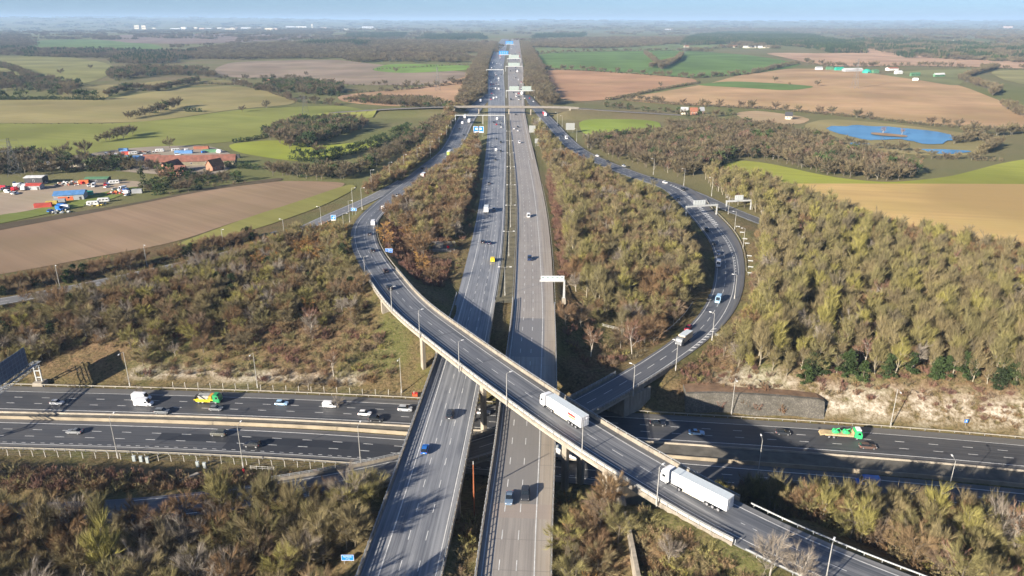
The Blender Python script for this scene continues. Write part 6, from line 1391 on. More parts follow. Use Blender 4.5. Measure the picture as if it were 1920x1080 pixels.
HM = {'hedge_tuft': 6, 'dark_tuft': 2}; HT_ = {'hedge_tuft': 4, 'dark_tuft': 1, 'far_tree': 2}
HG = 'hedgerow bushes'
for pts, mix, sc, st in (([(-100, 188), (60, 187), (195, 188)], {'dark_tuft': 4, 'far_evergreen': 1}, (1, 1.4), 3), ([(200, 182), (240, 168), (290, 172), (340, 160), (372, 152)], {'far_tree': 3, 'far_evergreen': 1.5}, (.8, 1.1), 5), ([(350, 158), (440, 159)], HM, (.9, 1.2), 3), ([(440, 158), (500, 172), (560, 192), (640, 198)], HT_, (.8, 1.1), 4),
        ([(240, 224), (290, 214), (335, 200)], {'far_tree': 4, 'far_evergreen': 1}, (.8, 1.2), 6), ([(345, 210), (380, 210)], {'dark_tuft': 1}, (1.2, 1.5), 3), ([(185, 268), (215, 262), (250, 252)], {'far_tree': 1}, (.7, 1), 6), ([(440, 268), (500, 258)], {'dark_tuft': 1}, (.8, 1.1), 2.5), ([(545, 300), (600, 305), (700, 278), (770, 245)], {'far_evergreen': 1, 'dark_tuft': 1}, (.7, 1), 3),
        ([(630, 175), (720, 172), (880, 155)], HT_, (.8, 1.2), 5), ([(0, 233), (220, 233)], {'hedge_tuft': 1}, (.25, .4), 8), ([(395, 150), (540, 147), (640, 160), (820, 160)], HT_, (.6, 1), 7), ([(700, 131), (880, 121)], HM, (.8, 1), 6),
        ([(995, 130), (1200, 140), (1300, 147), (1400, 140), (1500, 119)], HT_, (.8, 1.2), 5), ([(1140, 188), (1220, 172), (1310, 156)], HM, (.9, 1.2), 4), ([(1165, 188), (1300, 199), (1450, 206), (1600, 220), (1760, 238), (1930, 246)], {'hedge_tuft': 5, 'far_tree': 1.4}, (.8, 1.1), 3.2), ([(1000, 101), (1200, 96), (1360, 90)], HT_, (.9, 1.2), 6),
        ([(1510, 118), (1560, 126), (1700, 124), (1800, 127), (1930, 132)], {'hedge_tuft': 3, 'far_tree': 3}, (.9, 1.4), 6), ([(1800, 150), (1830, 160), (1870, 172), (1860, 180)], {'far_tree': 4}, (.9, 1.3), 5), ([(1840, 130), (1870, 128), (1810, 145)], {'far_tree': 4}, (.9, 1.2), 5), ([(1880, 200), (1930, 225)], {'far_tree': 3}, (.8, 1.2), 6),
        ([(1720, 296), (1800, 300), (1880, 302)], {'far_tree': 2, 'hedge_tuft': 3}, (.6, 1.0), 4), ([(1790, 270), (1830, 262), (1870, 275), (1840, 290)], {'far_tree': 4}, (.6, 1), 5), ([(1540, 262), (1600, 275), (1680, 282), (1720, 290)], {'far_tree': 4, 'hedge_tuft': 2}, (.5, .9), 4), ([(1800, 250), (1870, 255), (1930, 250)], {'far_tree': 3}, (.8, 1.2), 6),
        ([(1210, 102), (1240, 130), (1275, 112)], {'far_tree': 3, 'hedge_tuft': 2}, (.9, 1.3), 5), ([(1220, 128), (1270, 115), (1278, 105)], {'far_tree': 3}, (1, 1.3), 5), ([(60, 330), (150, 322), (250, 318)], {'far_evergreen': 2, 'far_tree': 1}, (.7, 1), 5), ([(270, 352), (340, 342), (430, 330)], {'dark_tuft': 1, 'hedge_tuft': 1}, (.7, 1), 3), ([(420, 312), (480, 318)], {'dark_tuft': 1}, (1, 1.3), 3),
        ([(480, 170), (520, 160), (600, 165), (640, 170), (600, 178)], {'far_evergreen': 3, 'far_tree': 3}, (.7, 1.1), 4), ([(0, 125), (60, 150), (20, 165), (-40, 150)], {'far_tree': 4, 'far_evergreen': 1}, (1, 1.4), 6)):
    line(pts, st, mix, 'dark bush in a hedgerow between the fields', HG, sc, 2.0)
# single field trees
for px, py, s, tx in ((500, 203, 1.0, 'in the pale pasture left of the clump'), (455, 210, .8, 'small, in the pale pasture'), (574, 142, .9, 'on the brown field edge at left'), (742, 136, 1.1, 'beside the bright green field'), (846, 156, 1.2, 'on the bare soil field by the motorway'), (1452, 154, 1.0, 'left of two on the sandy field'), (1533, 162, 1.0, 'right of two on the sandy field'),
        (1238, 163, .9, 'alone on the red soil field hedge'), (232, 262, 1.2, 'by the green pasture corner'), (512, 330, 1.0, 'right of the farm garden'), (600, 296, 1.1, 'in the lime field'), (318, 278, .9, 'behind the red roofed barn'), (1480, 160, .5, 'small, on the green strip'), (400, 140, 1.0, 'by the lane at the olive field'), (120, 300, 1.3, 'tall, behind the scrap yard'), (160, 290, 1.2, 'broad, right of the tall scrap yard tree'),
        (115, 140, 1.2, 'in the rough pasture at far left'), (70, 150, 1.3, 'thick, in the rough pasture'), (170, 130, 1.0, 'lone, at the pasture top')):
    one(px, py, 'far_tree', s, 'bare spreading field tree ' + tx, None)
one(280, 145, 'far_conifer', 1.5, 'tall dark conifer beside the far lane'); one(270, 352, 'far_conifer', .9, 'dark conifer by the farm entrance')
wood([(200, 118), (250, 104), (330, 104), (330, 118), (260, 122)], 14, {'far_conifer': 2, 'far_tree': 3}, 'tree round the houses at far left', 'trees round the far left houses', (.8, 1.3), -9)
wood([(-40, 170), (60, 172), (140, 184), (150, 160), (90, 148), (-40, 140)], 16, {'far_tree': 5, 'far_evergreen': 2}, 'tree on the rough pasture at far left', 'trees on the rough pasture', (.9, 1.3), -9)
wood([(210, 152), (290, 142), (350, 142), (420, 148), (380, 132), (260, 128), (200, 136)], 14, {'far_tree': 5, 'far_evergreen': 1.5}, 'tree in the copse above the olive field', 'trees of the olive field copse', (.9, 1.3), -9)
wood([(500, 168), (560, 178), (640, 182), (640, 165), (560, 152), (490, 156)], 13, {'far_tree': 4, 'far_evergreen': 3}, 'tree in the copse round the far cottages', 'trees of the cottage copse', (.7, 1.1), -9)
line([(1240, 208), (1290, 218), (1340, 220), (1380, 214)], 6, {'far_tree': 3, 'far_evergreen': 2, 'hedge_tuft': 2}, 'tree round the houses by the roadside field', 'trees round the roadside houses', (.5, .8), 3)
line([(1130, 200), (1190, 206), (1240, 212)], 5, {'far_evergreen': 2, 'far_tree': 3, 'hedge_tuft': 3}, 'tree along the lane beyond the roadside field', 'trees along the lane', (.5, .8), 3)
# woods flanking the far motorway and on the skyline
row(NB, -1, 5, 38, ynb(NB, 900), ynb(NB, 3800), 2.2, {'far_tree': 1}, 'bare tree in the belt left of the far motorway', 'belt trees left of the far motorway', (.8, 1.3))
row(SB, 1, 5, 42, ynb(SB, 960), ynb(SB, 3800), 2.0, {'far_tree': 1}, 'bare tree in the belt right of the far motorway', 'belt trees right of the far motorway', (.8, 1.3))
for poly, mix, sp in (([(300, 100), (420, 112), (640, 110), (700, 102), (640, 78), (500, 82), (380, 92)], {'wood_patch': 1}, 42), ([(640, 74), (760, 72), (760, 62), (660, 62)], {'conifer_patch': 2, 'wood_patch': 1}, 50), ([(560, 85), (690, 88), (690, 80), (580, 78)], {'conifer_patch': 2, 'wood_patch': 1}, 42), ([(640, 118), (720, 116), (870, 118), (880, 104), (760, 100), (660, 108)], {'wood_patch': 1}, 42),
        ([(700, 98), (860, 100), (925, 100), (935, 85), (800, 76), (700, 78)], {'wood_patch': 1}, 44), ([(780, 76), (910, 74), (900, 66), (800, 66)], {'conifer_patch': 1}, 55), ([(0, 105), (60, 106), (250, 112), (400, 112), (400, 98), (200, 96), (0, 92)], {'wood_patch': 3, 'conifer_patch': .5}, 42), ([(0, 90), (60, 88), (50, 66), (0, 66)], {'wood_patch': 3}, 55),
        ([(240, 62), (620, 64), (620, 56), (280, 56)], {'wood_patch': 1}, 80), ([(990, 88), (1100, 92), (1280, 82), (1300, 70), (1100, 72), (1000, 78)], {'wood_patch': 1}, 44), ([(1280, 86), (1400, 82), (1500, 88), (1570, 100), (1620, 101), (1610, 86), (1560, 76), (1480, 62), (1350, 62), (1290, 72)], {'conifer_patch': 2, 'wood_patch': 1}, 40), ([(1200, 60), (1640, 64), (1640, 54), (1240, 54)], {'wood_patch': 1}, 80),
        ([(1560, 80), (1700, 108), (1920, 118), (2050, 124), (2050, 96), (1800, 82), (1640, 72)], {'wood_patch': 3, 'conifer_patch': 1}, 44), ([(1000, 72), (1090, 70), (1100, 64), (1010, 65)], {'conifer_patch': 1}, 60), ([(1640, 64), (2000, 70), (2000, 60), (1640, 56)], {'wood_patch': 1}, 90)):
    wood(poly, sp, mix, 'far wood', 'far woods', (.8, 1.15), -9)
for i in range(4200):                                             # scattered copses and hedges of the far plain
    y = 2600 * (24000 / 2600) ** random.random(); x = random.uniform(-.78, .78) * y
    if mnoise.noise(Vector((x / 900, y / 1500, 3.1))) + random.uniform(-.3, .3) < .02 or abs(x + 20) < 75: continue
    if y < 4200:
        px, py, _ = project(x, y, 0)
        if any(inside(f[3], px, py) for f in FIELDS): continue
    s = .8 + y / 9000; TREES.append((x, y, 'wood_patch', random.randrange(3), s, random.uniform(0, 6.28), 'far wood', 'far woods'))

# ---------------------------------------------------------------- farm, scrap yard, distant buildings, pylons
def spot(px, py): return at_ground(px, py)
M_ROOF = plain('red_tile_roof', (.20, .085, .06), .85, 0, .35, .35); M_BRICK = plain('orange_brick', (.34, .17, .11), .9, 0, .25, .6); M_BARNW = plain('barn_boards', (.22, .19, .13), .9, 0, .25, .6)
def gabled(name, px, py, L, W, H, rise, rz, wall, roof, label, cat='building', windows=3, door=True, hip=0.0):
    x, y, z = spot(px, py); r = empty(name, (x, y, z), rz); tag(r, label, cat)
    MB().box((0, 0, H / 2 - .3), (L, W, H + .6)).prism([(-W / 2, H), (W / 2, H), (0, H + rise)], -L / 2 + .01 + hip, L / 2 - .01 - hip).build('wall', wall, r)
    e = .5; rf = MB()
    for s in (-1, 1):
        n_ = MB().add([(-L / 2 - e, s * (W / 2 + e), H - rise * e * 2 / W), (L / 2 + e, s * (W / 2 + e), H - rise * e * 2 / W), (L / 2 + e - hip, 0, H + rise + .12), (-L / 2 - e + hip, 0, H + rise + .12), (-L / 2 - e, s * (W / 2 + e), H - rise * e * 2 / W + .2), (L / 2 + e, s * (W / 2 + e), H - rise * e * 2 / W + .2), (L / 2 + e - hip, 0, H + rise + .32), (-L / 2 - e + hip, 0, H + rise + .32)], [(0, 3, 2, 1), (4, 5, 6, 7), (0, 1, 5, 4), (1, 2, 6, 5), (2, 3, 7, 6), (3, 0, 4, 7)])
        rf.add(n_.v, n_.f)
    rf.build('roof', roof, r)
    for k in range(windows):
        xx = (k + .5 - windows / 2) * L / max(windows, 1) * .85
        f = MB().box((xx, -W / 2 - .04, H * .55), (1.2, .1, 1.3)).build('window', M_WHITE, r); MB().box((xx, -W / 2 - .1, H * .55), (1.0, .05, 1.1)).build('pane', M_GLASS, f)
    if door: MB().box((L * .38, -W / 2 - .05, 1.05), (1.1, .1, 2.1)).build('door', plain('door_dark', (.06, .05, .04), .6), r)
    return r
gabled('barn', 362, 309, 62, 8.5, 3.6, 3.4, R(9), M_BARNW, M_ROOF, 'long barn with a red tiled roof in the farmyard', 'barn', 5)
gabled('farm_house', 322, 324, 17, 8.5, 4, 4.2, R(78), M_BRICK, M_ROOF, 'steep roofed orange brick farmhouse in front of the long barn', 'house', 4)
gabled('farm_house', 332, 329, 12, 6.5, 3.6, 3.2, R(8), M_BRICK, M_ROOF, 'low orange brick wing of the farm with two gables', 'house', 3)
gabled('farm_house', 404, 319, 10, 7, 4, 3.8, R(60), M_BRICK, plain('brown_tile_roof', (.24, .12, .06), .85, 0, .3, .6), 'orange gabled cottage at the right end of the barn', 'house', 2)
gabled('barn', 303, 308, 20, 9, 3.5, 3, R(9), M_BARNW, M_ROOF, 'short red roofed shed at the left end of the barn', 'barn', 1)
M_TIN = {c: plain('tin_' + c, v, .6, .1, .2, .4) for c, v in dict(blue=(.10, .24, .48), grey=(.34, .35, .36), white=(.62, .62, .60), green=(.10, .22, .12), rust=(.30, .12, .07), teal=(.03, .36, .26), red=(.45, .07, .05), yellow=(.55, .42, .10), orange=(.68, .16, .05), dark=(.05, .05, .055), cream=(.60, .54, .42)).items()}
def container(px, py, c, rz, label, L=6.1, top=None):
    x, y, z = spot(px, py); r = empty('shipping_container', (x, y, z), rz); tag(r, label, 'container')
    b = MB().box((0, 0, 1.3), (L, 2.44, 2.5))
    for k in range(int(L / .6)): 
        for s in (-1, 1): b.box((-L / 2 + .4 + k * .6, s * 1.235, 1.3), (.28, .06, 2.3))
    b.build('box', M_TIN[c], r); MB().box((0, 0, 2.58), (L - .1, 2.36, .06)).build('roof', M_TIN[top or c], r); MB().box((-L / 2 - .03, 0, 1.3), (.05, 2.2, 2.3)).build('doors', M_TIN[c], r)
def caravan(px, py, rz, label, c='white', L=6.5):
    x, y, z = spot(px, py); r = empty('caravan', (x, y, z), rz); tag(r, label, 'caravan')
    loft([ring(-L / 2, 1.0, .6, 2.0), ring(-L / 2 + .3, 1.15, .5, 2.6), ring(L / 2 - .5, 1.15, .5, 2.6), ring(L / 2, 1.0, .6, 1.9)]).build('body', M_TIN[c], r)
    for k in (-1, 0, 1): MB().box((k * L * .28, -1.16, 1.7), (1.1, .04, .6)).build('window', M_GLASS, r)
    wheels(r, (0,), 1.0, (.33, .22))
random.seed(5)
for px, py, c, rz, tx, L in ((82, 389, 'red', .3, 'red container at the left end of the row by the ploughed field', 9), (98, 385, 'yellow', .3, 'dull yellow container in the middle of the row by the ploughed field', 6.1), (113, 381, 'grey', .3, 'blue grey container at the right end of the row by the ploughed field', 6.1), (125, 376, 'orange', .3, 'orange container in front of the blue roofed shed', 8), (158, 345, 'orange', .2, 'bright orange container behind the scrap heap', 6), (270, 300, 'blue', .1, 'blue container left of the red barn', 9), (345, 288, 'blue', .1, 'long blue container behind the barn roof', 14), (395, 286, 'green', .1, 'green container behind the barn at right', 12), (378, 280, 'rust', .1, 'rust red container in the back yard', 12), (285, 296, 'rust', .1, 'brown container stack left of the barn', 13), (238, 290, 'red', .1, 'red container in the scrap yard trees', 7), (232, 284, 'blue', .1, 'light blue container at the scrap yard rear', 7), (258, 362, 'grey', .2, 'pale grey container at the track end', 6), (165, 366, 'teal', .1, 'green box on the yard beside the track', 6), (440, 296, 'dark', .1, 'dark container at the paddock corner', 8)):
    container(px, py, c, rz, tx, L)
gabled('shed', 134, 373, 16, 10, 3.6, 1.4, .3, M_TIN['grey'], M_TIN['blue'], 'blue roofed shed beside the row of containers', 'shed', 1)
gabled('shed', 70, 344, 11, 8, 4.6, .5, .1, M_TIN['dark'], M_TIN['white'], 'dark shed with a white flat roof at left', 'shed', 1)
gabled('shed', 66, 355, 9, 6, 3.0, .8, .1, M_TIN['grey'], M_TIN['red'], 'small red topped shed beside the white lorry', 'shed', 0)
gabled('shed', 185, 342, 14, 6, 3.0, .6, .1, M_TIN['dark'], M_TIN['green'], 'long dark green shed on the yard grass', 'shed', 1)
gabled('shed', 230, 305, 26, 14, 4, 1.0, .1, M_TIN['grey'], M_TIN['blue'], 'wide blue grey roofed shed among the scrap yard trees', 'shed', 1)
gabled('shed', 92, 314, 20, 8, 3.5, .8, .05, M_TIN['white'], M_TIN['white'], 'white roofed shed behind the dark evergreens, left', 'shed', 0)
gabled('shed', 138, 312, 22, 8, 3.5, .8, .05, M_TIN['cream'], M_TIN['white'], 'cream roofed shed behind the dark evergreens, right', 'shed', 0)
for i, (px, py, tx) in enumerate(((175, 385, 'by the ploughed field, left of two'), (195, 379, 'by the ploughed field, right of two'), (215, 345, 'under the trees at the yard end'), (250, 290, 'at the scrap yard back, left'), (300, 285, 'at the scrap yard back, middle'), (330, 284, 'at the scrap yard back, right'))): caravan(px, py, random.uniform(-.2, .5), 'white caravan ' + tx)
COLS = ['white', 'white', 'silver', 'grey', 'dark', 'blue', 'red', 'white']
for i in range(70):
    px, py = random.choice([(random.uniform(2, 40), random.uniform(352, 368)), (random.uniform(20, 60), random.uniform(345, 358)), (random.uniform(150, 230), random.uniform(288, 300)), (random.uniform(265, 305), random.uniform(300, 318)), (random.uniform(180, 420), random.uniform(280, 292)), (random.uniform(60, 220), random.uniform(340, 352)), (random.uniform(205, 240), random.uniform(355, 370)), (random.uniform(95, 150), random.uniform(386, 400))])
    x, y, z = spot(px, py); c = random.choice(COLS); k = random.choice(['hatch', 'saloon', 'van', 'small van', 'suv'])
    car(k, c, x, y, z + .15, random.uniform(0, 6.28), '%s %s parked in the scrap yard at left' % ({'dark': 'dark'}.get(c, c), 'van' if 'van' in k else 'car'), '%s %ss parked in the scrap yard' % (c, 'van' if 'van' in k else 'car'), False)
x, y, z = spot(48, 356); rigid(x, y, z + .15, R(-80), 'white lorry parked beside the red topped shed', 'white', 'white', 8, 3.4)
def heap(px, py, n, cols, label, rad=5):
    x, y, z = spot(px, py); r = empty('scrap_heap', (x, y, z)); tag(r, label, 'scrap heap')
    for c in cols:
        m = MB()
        for k in range(n):
            a = random.uniform(0, 6.28); d = rad * random.random() ** .5; m.box((math.cos(a) * d * 1.5, math.sin(a) * d, random.uniform(.1, 1.8) * (1 - d / rad * .7)), (random.uniform(.5, 2), random.uniform(.4, 1.4), random.uniform(.3, 1)), 0, random.uniform(0, 3))
        m.build('scrap', M_TIN[c], r)
heap(135, 345, 16, ('white', 'grey', 'rust', 'cream'), 'long pale scrap heap on the yard', 7); heap(225, 362, 12, ('orange', 'red', 'white', 'dark'), 'orange and red scrap heap by the track', 5); heap(270, 287, 14, ('dark', 'rust', 'grey'), 'dark scrap heap behind the containers', 7); heap(115, 398, 8, ('dark', 'grey', 'white'), 'grey scrap pile at the ploughed field edge', 4); heap(180, 384, 8, ('white', 'dark', 'yellow'), 'pale scrap pile beside the caravans', 4)

def block(px, py, w, d, h, wall, label, roofm=None, group=None, n=5):
    x, y, z = spot(px, py); r = empty('building', (x, y, z)); tag(r, label, 'building', group)
    MB().box((0, 0, h / 2 - 1), (w, d, h + 2)).build('wall', wall, r); MB().box((0, 0, h + .4), (w * 1.02, d * 1.02, .8)).build('roof', roofm or M_TIN['grey'], r)
    for k in range(n): MB().box(((k + .5 - n / 2) * w / n * .9, -d / 2 - .1, h * .5), (w / n * .5, .3, h * .3)).build('window', M_GLASS, r)
    return r
random.seed(9)
BW = [plain('town_white', (.75, .74, .70), .7), plain('town_cream', (.62, .55, .42), .7), plain('town_pink', (.55, .40, .34), .7), plain('town_grey', (.52, .54, .57), .7)]
for i, (px, py, w, h) in enumerate(((258, 55, 60, 45), (271, 55, 55, 45), (290, 56, 45, 20), (330, 56, 120, 18), (345, 54, 60, 25), (368, 55, 40, 30), (380, 56, 60, 22), (392, 56, 70, 22), (415, 53, 90, 22), (432, 51, 110, 20), (440, 55, 90, 20), (462, 55, 120, 24), (480, 55, 140, 20), (505, 58, 80, 24), (515, 57, 70, 20), (545, 53, 130, 26), (565, 53, 150, 24), (586, 51, 25, 60), (605, 54, 110, 18), (690, 53, 170, 24), (650, 56, 60, 14), (700, 56, 60, 14), (1890, 50, 110, 22), (1252, 58, 60, 18), (1260, 56, 40, 14))):
    block(px, py, w, 40, h, BW[i % 4 if i > 2 else 1], 'pale building on the skyline town, %s' % ('tall cream block at its left end' if i < 2 else '%s of the low blocks counted from the left' % ('third fourth fifth sixth seventh eighth ninth tenth eleventh twelfth thirteenth fourteenth fifteenth sixteenth seventeenth eighteenth nineteenth twentieth twenty-first twenty-second twenty-third twenty-fourth twenty-fifth twenty-sixth'.split()[i - 2]) if i < 22 else ['at the far right skyline edge', 'right of the motorway skyline, larger', 'right of the motorway skyline, smaller'][i - 22]), BW[0], 'tall cream blocks on the skyline' if i < 2 else None)
for i, (px, py, L, W, c, rf, tx) in enumerate(((1535, 131, 14, 8, 'white', 'grey', 'small white shed'), (1555, 131, 14, 8, 'green', 'green', 'small green shed'), (1573, 132, 18, 10, 'teal', 'teal', 'teal shed'), (1598, 134, 40, 14, 'grey', 'white', 'long white roofed shed'), (1640, 137, 12, 10, 'green', 'green', 'green shed in front of the trees'), (1672, 132, 24, 12, 'white', 'rust', 'house with a red roof'), (1684, 139, 14, 8, 'white', 'white', 'white lorry body shed'), (1715, 143, 22, 4, 'green', 'green', 'low green netting shed'), (1760, 144, 26, 4, 'green', 'white', 'low white cage shed'))):
    gabled('shed', px, py, L, W, 4.5, 2.2, .05 * i, M_TIN[c], M_TIN[rf], '%s at the farm amid the sandy fields' % tx, 'shed', 1, False)
x, y, z = spot(1625, 137); r = empty('dome_shelter', (x, y, z)); tag(r, 'bright teal domed shelter beside the white roofed farm shed', 'shelter')
MB().lathe([(9, -.5), (8.8, 2.5), (7.2, 5.5), (4.2, 7.6), (.4, 8.4)], n=14).build('dome', M_TIN['teal'], r); MB().box((0, -8.8, 1.6), (3, .4, 3.2)).build('door', M_TIN['dark'], r)
x, y, z = spot(1716, 152); r = empty('silage_tank', (x, y, z)); tag(r, 'white rounded tank alone on the rough pasture', 'tank'); MB().lathe([(.5, -5), (2.4, -4.4), (2.8, -3), (2.8, 3), (2.4, 4.4), (.5, 5)], (0, 0, 2.8), 10, axis='x').build('tank', M_WHITE, r); MB().box((0, 0, .3), (6, 2, .8)).build('cradle', M_CONC, r)
for i, (px, py, L, W, rf, tx) in enumerate(((1375, 89, 22, 12, 'rust', 'red roofed house left of the far white barns'), (1405, 90, 50, 16, 'white', 'long white barn on the far hill, left'), (1432, 90, 46, 16, 'white', 'long white barn on the far hill, right'), (1287, 89, 20, 12, 'rust', 'red roofed house at the wood corner'), (1283, 214, 8, 5.5, 'grey', 'grey roofed house by the roadside field'), (1300, 215, 8, 6, 'rust', 'brick house with a red roof by the roadside field'), (1315, 214, 5, 4, 'grey', 'grey outhouse beside the brick house'), (1478, 224, 7, 4, 'dark', 'dark shed on the works ground'), (228, 114, 10, 6, 'grey', 'pale house among the far left conifers'), (262, 115, 13, 7, 'blue', 'blue roofed barn among the far left conifers'), (288, 114, 9, 6, 'grey', 'pale house right of the blue roofed barn'), (503, 158, 14, 9, 'rust', 'red roofed cottage in the far clump'), (445, 158, 10, 6, 'white', 'white van like shed by the far lane'), (1502, 77, 20, 10, 'white', 'white house in the far right woods'), (1790, 78, 18, 9, 'white', 'white house beyond the right woods'))):
    gabled('house', px, py, L, W, 4.5, 3.4, random.uniform(-.3, .3), M_TIN['cream'] if 'brick' not in tx else M_BRICK, M_TIN[rf], tx, 'house', 2)
sx_, sy_, sz_ = spot(1131, 192); 

M_PYL = plain('pylon_grey', (.17, .17, .165), .6, .2, .1, 1)
def pylon(px, py, H, label, rz=.3):
    x, y, z = spot(px, py); r = empty('electricity_pylon', (x, y, z), rz); tag(r, label, 'pylon'); m = MB(); t = .07 + y / 16000.0
    def w(h): return 3.6 * (1 - h / H) ** 1.3 + .5
    hs = [0, .18, .34, .48, .6, .72, .84, .94]
    for s in ((-1, -1), (1, -1), (1, 1), (-1, 1)): m.tube([(s[0] * w(h * H), s[1] * w(h * H), h * H) for h in hs + [1.0]], t, 3)
    for a, b in zip(hs, hs[1:]):
        wa, wb = w(a * H), w(b * H)
        for s in ((-1, -1, 1, -1), (1, -1, 1, 1), (1, 1, -1, 1), (-1, 1, -1, -1)):
            m.tube([(s[0] * wa, s[1] * wa, a * H), (s[2] * wb, s[3] * wb, b * H)], t * .6, 3); m.tube([(s[2] * wa, s[3] * wa, a * H), (s[0] * wb, s[1] * wb, b * H)], t * .6, 3)
    m.build('lattice', M_PYL, r)
    for h, L in ((.66, 7), (.8, 8.5), (.94, 6)):
        c = MB()
        for s in (-1, 1): c.tube([(0, 0, h * H + 1.2), (s * L, 0, h * H)], t * .7, 3).tube([(0, 0, h * H - .6), (s * L, 0, h * H)], t * .7, 3).tube([(s * L, 0, h * H), (s * L, 0, h * H - 2)], t * .6, 3)
        c.build('cross_arm', M_PYL, r)
pylon(30, 330, 26, 'steel pylon at the left edge by the scrap yard'); pylon(821, 170, 36, 'steel pylon on the bare soil field left of the motorway'); pylon(1602, 166, 44, 'steel pylon on the sandy field at right'); pylon(1283, 105, 40, 'faint steel pylon on the big green field'); pylon(573, 213, 22, 'small steel pylon above the left clump')
# low mound far left of the motorway
# ---------------------------------------------------------------- haze over the far country
def haze():
    x0, x1, y0, y1, z0, z1 = -41000.0, 41000.0, -500.0, 58000.0, -60.0, 240.0
    me = MB().box(((x0 + x1) / 2, (y0 + y1) / 2, (z0 + z1) / 2), (x1 - x0, y1 - y0, z1 - z0)).mesh('haze')
    m = bpy.data.materials.new('haze_air'); m.use_nodes = True; nt = m.node_tree; nt.nodes.remove(nt.nodes['Principled BSDF'])
    v = nt.nodes.new('ShaderNodeVolumePrincipled'); v.inputs['Color'].default_value = (.5, .72, 1.0, 1); v.inputs['Density'].default_value = 1 / 14500.0; v.inputs['Anisotropy'].default_value = 0.0
    nt.links.new(v.outputs[0], nt.nodes['Material Output'].inputs['Volume']); me.materials.append(m); tag(link('haze', me), 'pale blue haze over the far country', 'haze', None, 'stuff')
haze()
# ---------------------------------------------------------------- turn the plant list into trees, bushes and woodland
CATS = {'evergreen': 'evergreen tree', 'yew': 'evergreen tree', 'far_conifer': 'evergreen tree', 'far_evergreen': 'evergreen tree', 'scrub_brown': 'bush', 'scrub_red': 'bush', 'scrub_olive': 'bush', 'hedge_tuft': 'hedge bush', 'dark_tuft': 'hedge bush'}
TX = np.array([t[0] for t in TREES]); TY = np.array([t[1] for t in TREES]); TZ = terrain(TX, TY)
HT = {'scrub_brown': 2.2, 'scrub_red': 2.4, 'scrub_olive': 2.3, 'hedge_tuft': 3, 'dark_tuft': 3, 'far_tree': 12, 'far_conifer': 13}
size = []
for t, z in zip(TREES, TZ):
    px, py, dep = project(t[0], t[1], z + 2); h = HT.get(t[2], 9) * t[4]
    vis = -20 < px < 1940 and 30 < py < 1130 and dep > 0; size.append(h / max(dep, 1) * FPX if vis and t[2] not in ('wood_patch', 'conifer_patch') else 0)
size = np.array(size); fam = [CATS.get(t[2], 'bare tree') for t in TREES]
indiv = set()
for f in set(fam):
    ids = [i for i in range(len(TREES)) if fam[i] == f and size[i] > 7]; ids.sort(key=lambda i: -size[i]); indiv |= set(ids[:300 if f == 'bare tree' else 120])
import re
LOOK = {'round_olive': 'bare rounded olive tree', 'tall_olive': 'bare slender olive tree', 'round_brown': 'bare rounded brown tree', 'grey_tree': 'bare pale grey tree', 'rust_tree': 'rust leaved tree', 'birch': 'bare slim reddish tree', 'evergreen': 'dark evergreen tree', 'yew': 'dark pointed evergreen',
        'scrub_brown': 'brown bush', 'scrub_red': 'reddish bush', 'scrub_olive': 'olive bush', 'far_tree': 'bare spreading tree', 'far_conifer': 'dark conifer', 'far_evergreen': 'dark evergreen tree', 'hedge_tuft': 'brown hedge bush', 'dark_tuft': 'dark green hedge bush'}
BOX = {}
for i in indiv:
    g_ = TREES[i][7]
    if g_: u_ = project(TX[i], TY[i], TZ[i]); BOX.setdefault(g_, []).append((u_[0], u_[1]))
def whereabouts(i):
    g_ = TREES[i][7]; P_ = np.array(BOX[g_]); u_ = project(TX[i], TY[i], TZ[i])
    if len(P_) < 4: return ''
    a_ = ('left', 'middle', 'right')[int(np.searchsorted(np.quantile(P_[:, 0], [.34, .67]), u_[0]))]; b_ = ('back', 'centre', 'front')[int(np.searchsorted(np.quantile(P_[:, 1], [.34, .67]), u_[1]))]
    return ', %s %s' % (b_, a_)
NAMES = {'bare tree': 'bare_tree', 'evergreen tree': 'evergreen_tree', 'bush': 'bush', 'hedge bush': 'hedge_bush'}
for i in sorted(indiv):
    x, y, k, v, s, rot, lab, grp = TREES[i]; tr, cr, jm = KIND[k][v]; r = empty(NAMES[fam[i]], (x, y, TZ[i] - .1), rot); r.scale = (s, s, s)
    if grp:
        mt = re.search(r' (in the|on the|between|beside|inside|along|above|clinging|left of|right of|at the|round the|behind|below) ', lab)
        lab = LOOK[k] + (lab[mt.start():] if mt else ' ' + lab) + whereabouts(i); grp = lab
    tag(r, lab, fam[i], grp); link('stems' if fam[i] in ('bush', 'hedge bush') else 'trunk', tr, r); link('twigs' if 'scrub' in k else 'crown', cr, r)

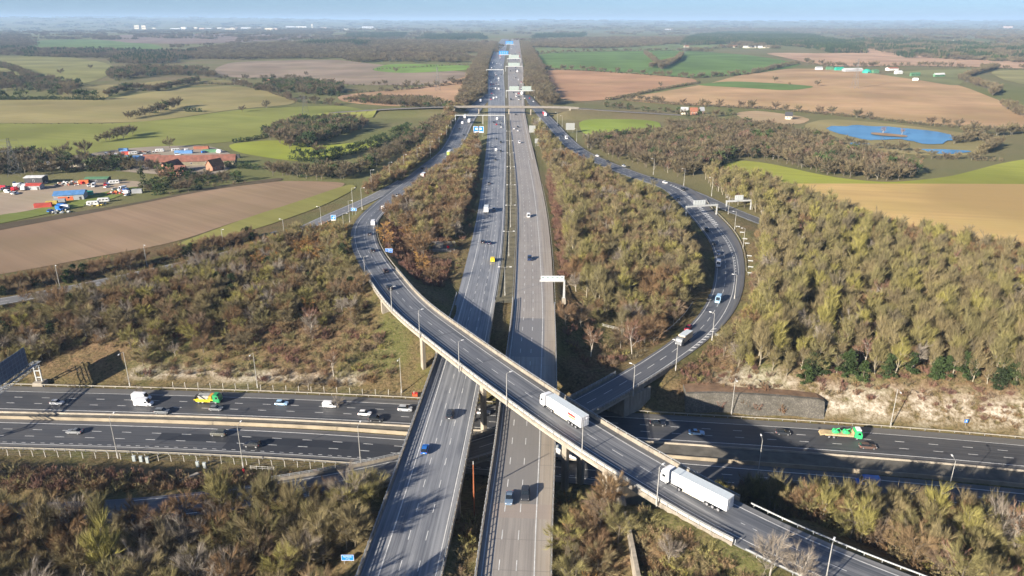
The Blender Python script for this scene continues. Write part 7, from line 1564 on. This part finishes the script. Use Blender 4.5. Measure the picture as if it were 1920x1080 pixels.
def scatter(name, ids, label, cat):
    if not ids: return
    kinds = sorted({(TREES[i][2], TREES[i][3]) for i in ids}); pal = bpy.data.collections.new(name + '_palette')
    for n_, kv in enumerate(kinds):
        o = bpy.data.objects.new('%03d_%s' % (n_, kv[0]), KIND[kv[0]][kv[1]][2]); pal.objects.link(o)
    me = bpy.data.meshes.new(name); me.from_pydata([(TX[i], TY[i], TZ[i] - .1) for i in ids], [], [])
    for nm, tp, vals in (('kind_index', 'INT', [kinds.index((TREES[i][2], TREES[i][3])) for i in ids]), ('turn', 'FLOAT', [TREES[i][5] for i in ids]), ('size', 'FLOAT', [TREES[i][4] for i in ids])):
        me.attributes.new(nm, tp, 'POINT').data.foreach_set('value', vals)
    o = link(name, me); tag(o, label, cat, None, 'stuff')
    ng = bpy.data.node_groups.new(name, 'GeometryNodeTree'); ng.interface.new_socket('Geometry', in_out='INPUT', socket_type='NodeSocketGeometry'); ng.interface.new_socket('Geometry', in_out='OUTPUT', socket_type='NodeSocketGeometry')
    gi = ng.nodes.new('NodeGroupInput'); go = ng.nodes.new('NodeGroupOutput'); ip = ng.nodes.new('GeometryNodeInstanceOnPoints'); ci = ng.nodes.new('GeometryNodeCollectionInfo')
    ci.inputs['Collection'].default_value = pal; ci.inputs['Separate Children'].default_value = True; ci.inputs['Reset Children'].default_value = True
    def attr(n_, t):
        a = ng.nodes.new('GeometryNodeInputNamedAttribute'); a.data_type = t; a.inputs['Name'].default_value = n_; return a.outputs['Attribute']
    cx = ng.nodes.new('ShaderNodeCombineXYZ'); ng.links.new(attr('turn', 'FLOAT'), cx.inputs[2]); e2r = ng.nodes.new('FunctionNodeEulerToRotation'); ng.links.new(cx.outputs[0], e2r.inputs[0])
    ng.links.new(gi.outputs[0], ip.inputs['Points']); ng.links.new(ci.outputs[0], ip.inputs['Instance']); ip.inputs['Pick Instance'].default_value = True
    ng.links.new(attr('kind_index', 'INT'), ip.inputs['Instance Index']); ng.links.new(e2r.outputs[0], ip.inputs['Rotation']); ng.links.new(attr('size', 'FLOAT'), ip.inputs['Scale'])
    ng.links.new(ip.outputs[0], go.inputs[0]); o.modifiers.new('scatter', 'NODES').node_group = ng
rest = [i for i in range(len(TREES)) if i not in indiv]
near = [i for i in rest if TY[i] < 460 and fam[i] in ('bare tree', 'evergreen tree')]
under = [i for i in rest if fam[i] in ('bush',)]
far = [i for i in rest if TY[i] >= 460 and fam[i] in ('bare tree', 'evergreen tree')]
hed = [i for i in rest if fam[i] == 'hedge bush']
scatter('woodland', near, 'bare olive brown winter woodland around the interchange', 'woodland')
scatter('undergrowth', under, 'low brown scrub on the banks and slopes', 'scrub')
scatter('distant_woodland', far, 'distant grey brown woods and belts of trees', 'woodland')
scatter('hedgerow', hed, 'dark hedgerows between the fields', 'hedge')
print('TREES', len(TREES), 'indiv', len(indiv), 'near', len(near), 'far', len(far), 'under', len(under))
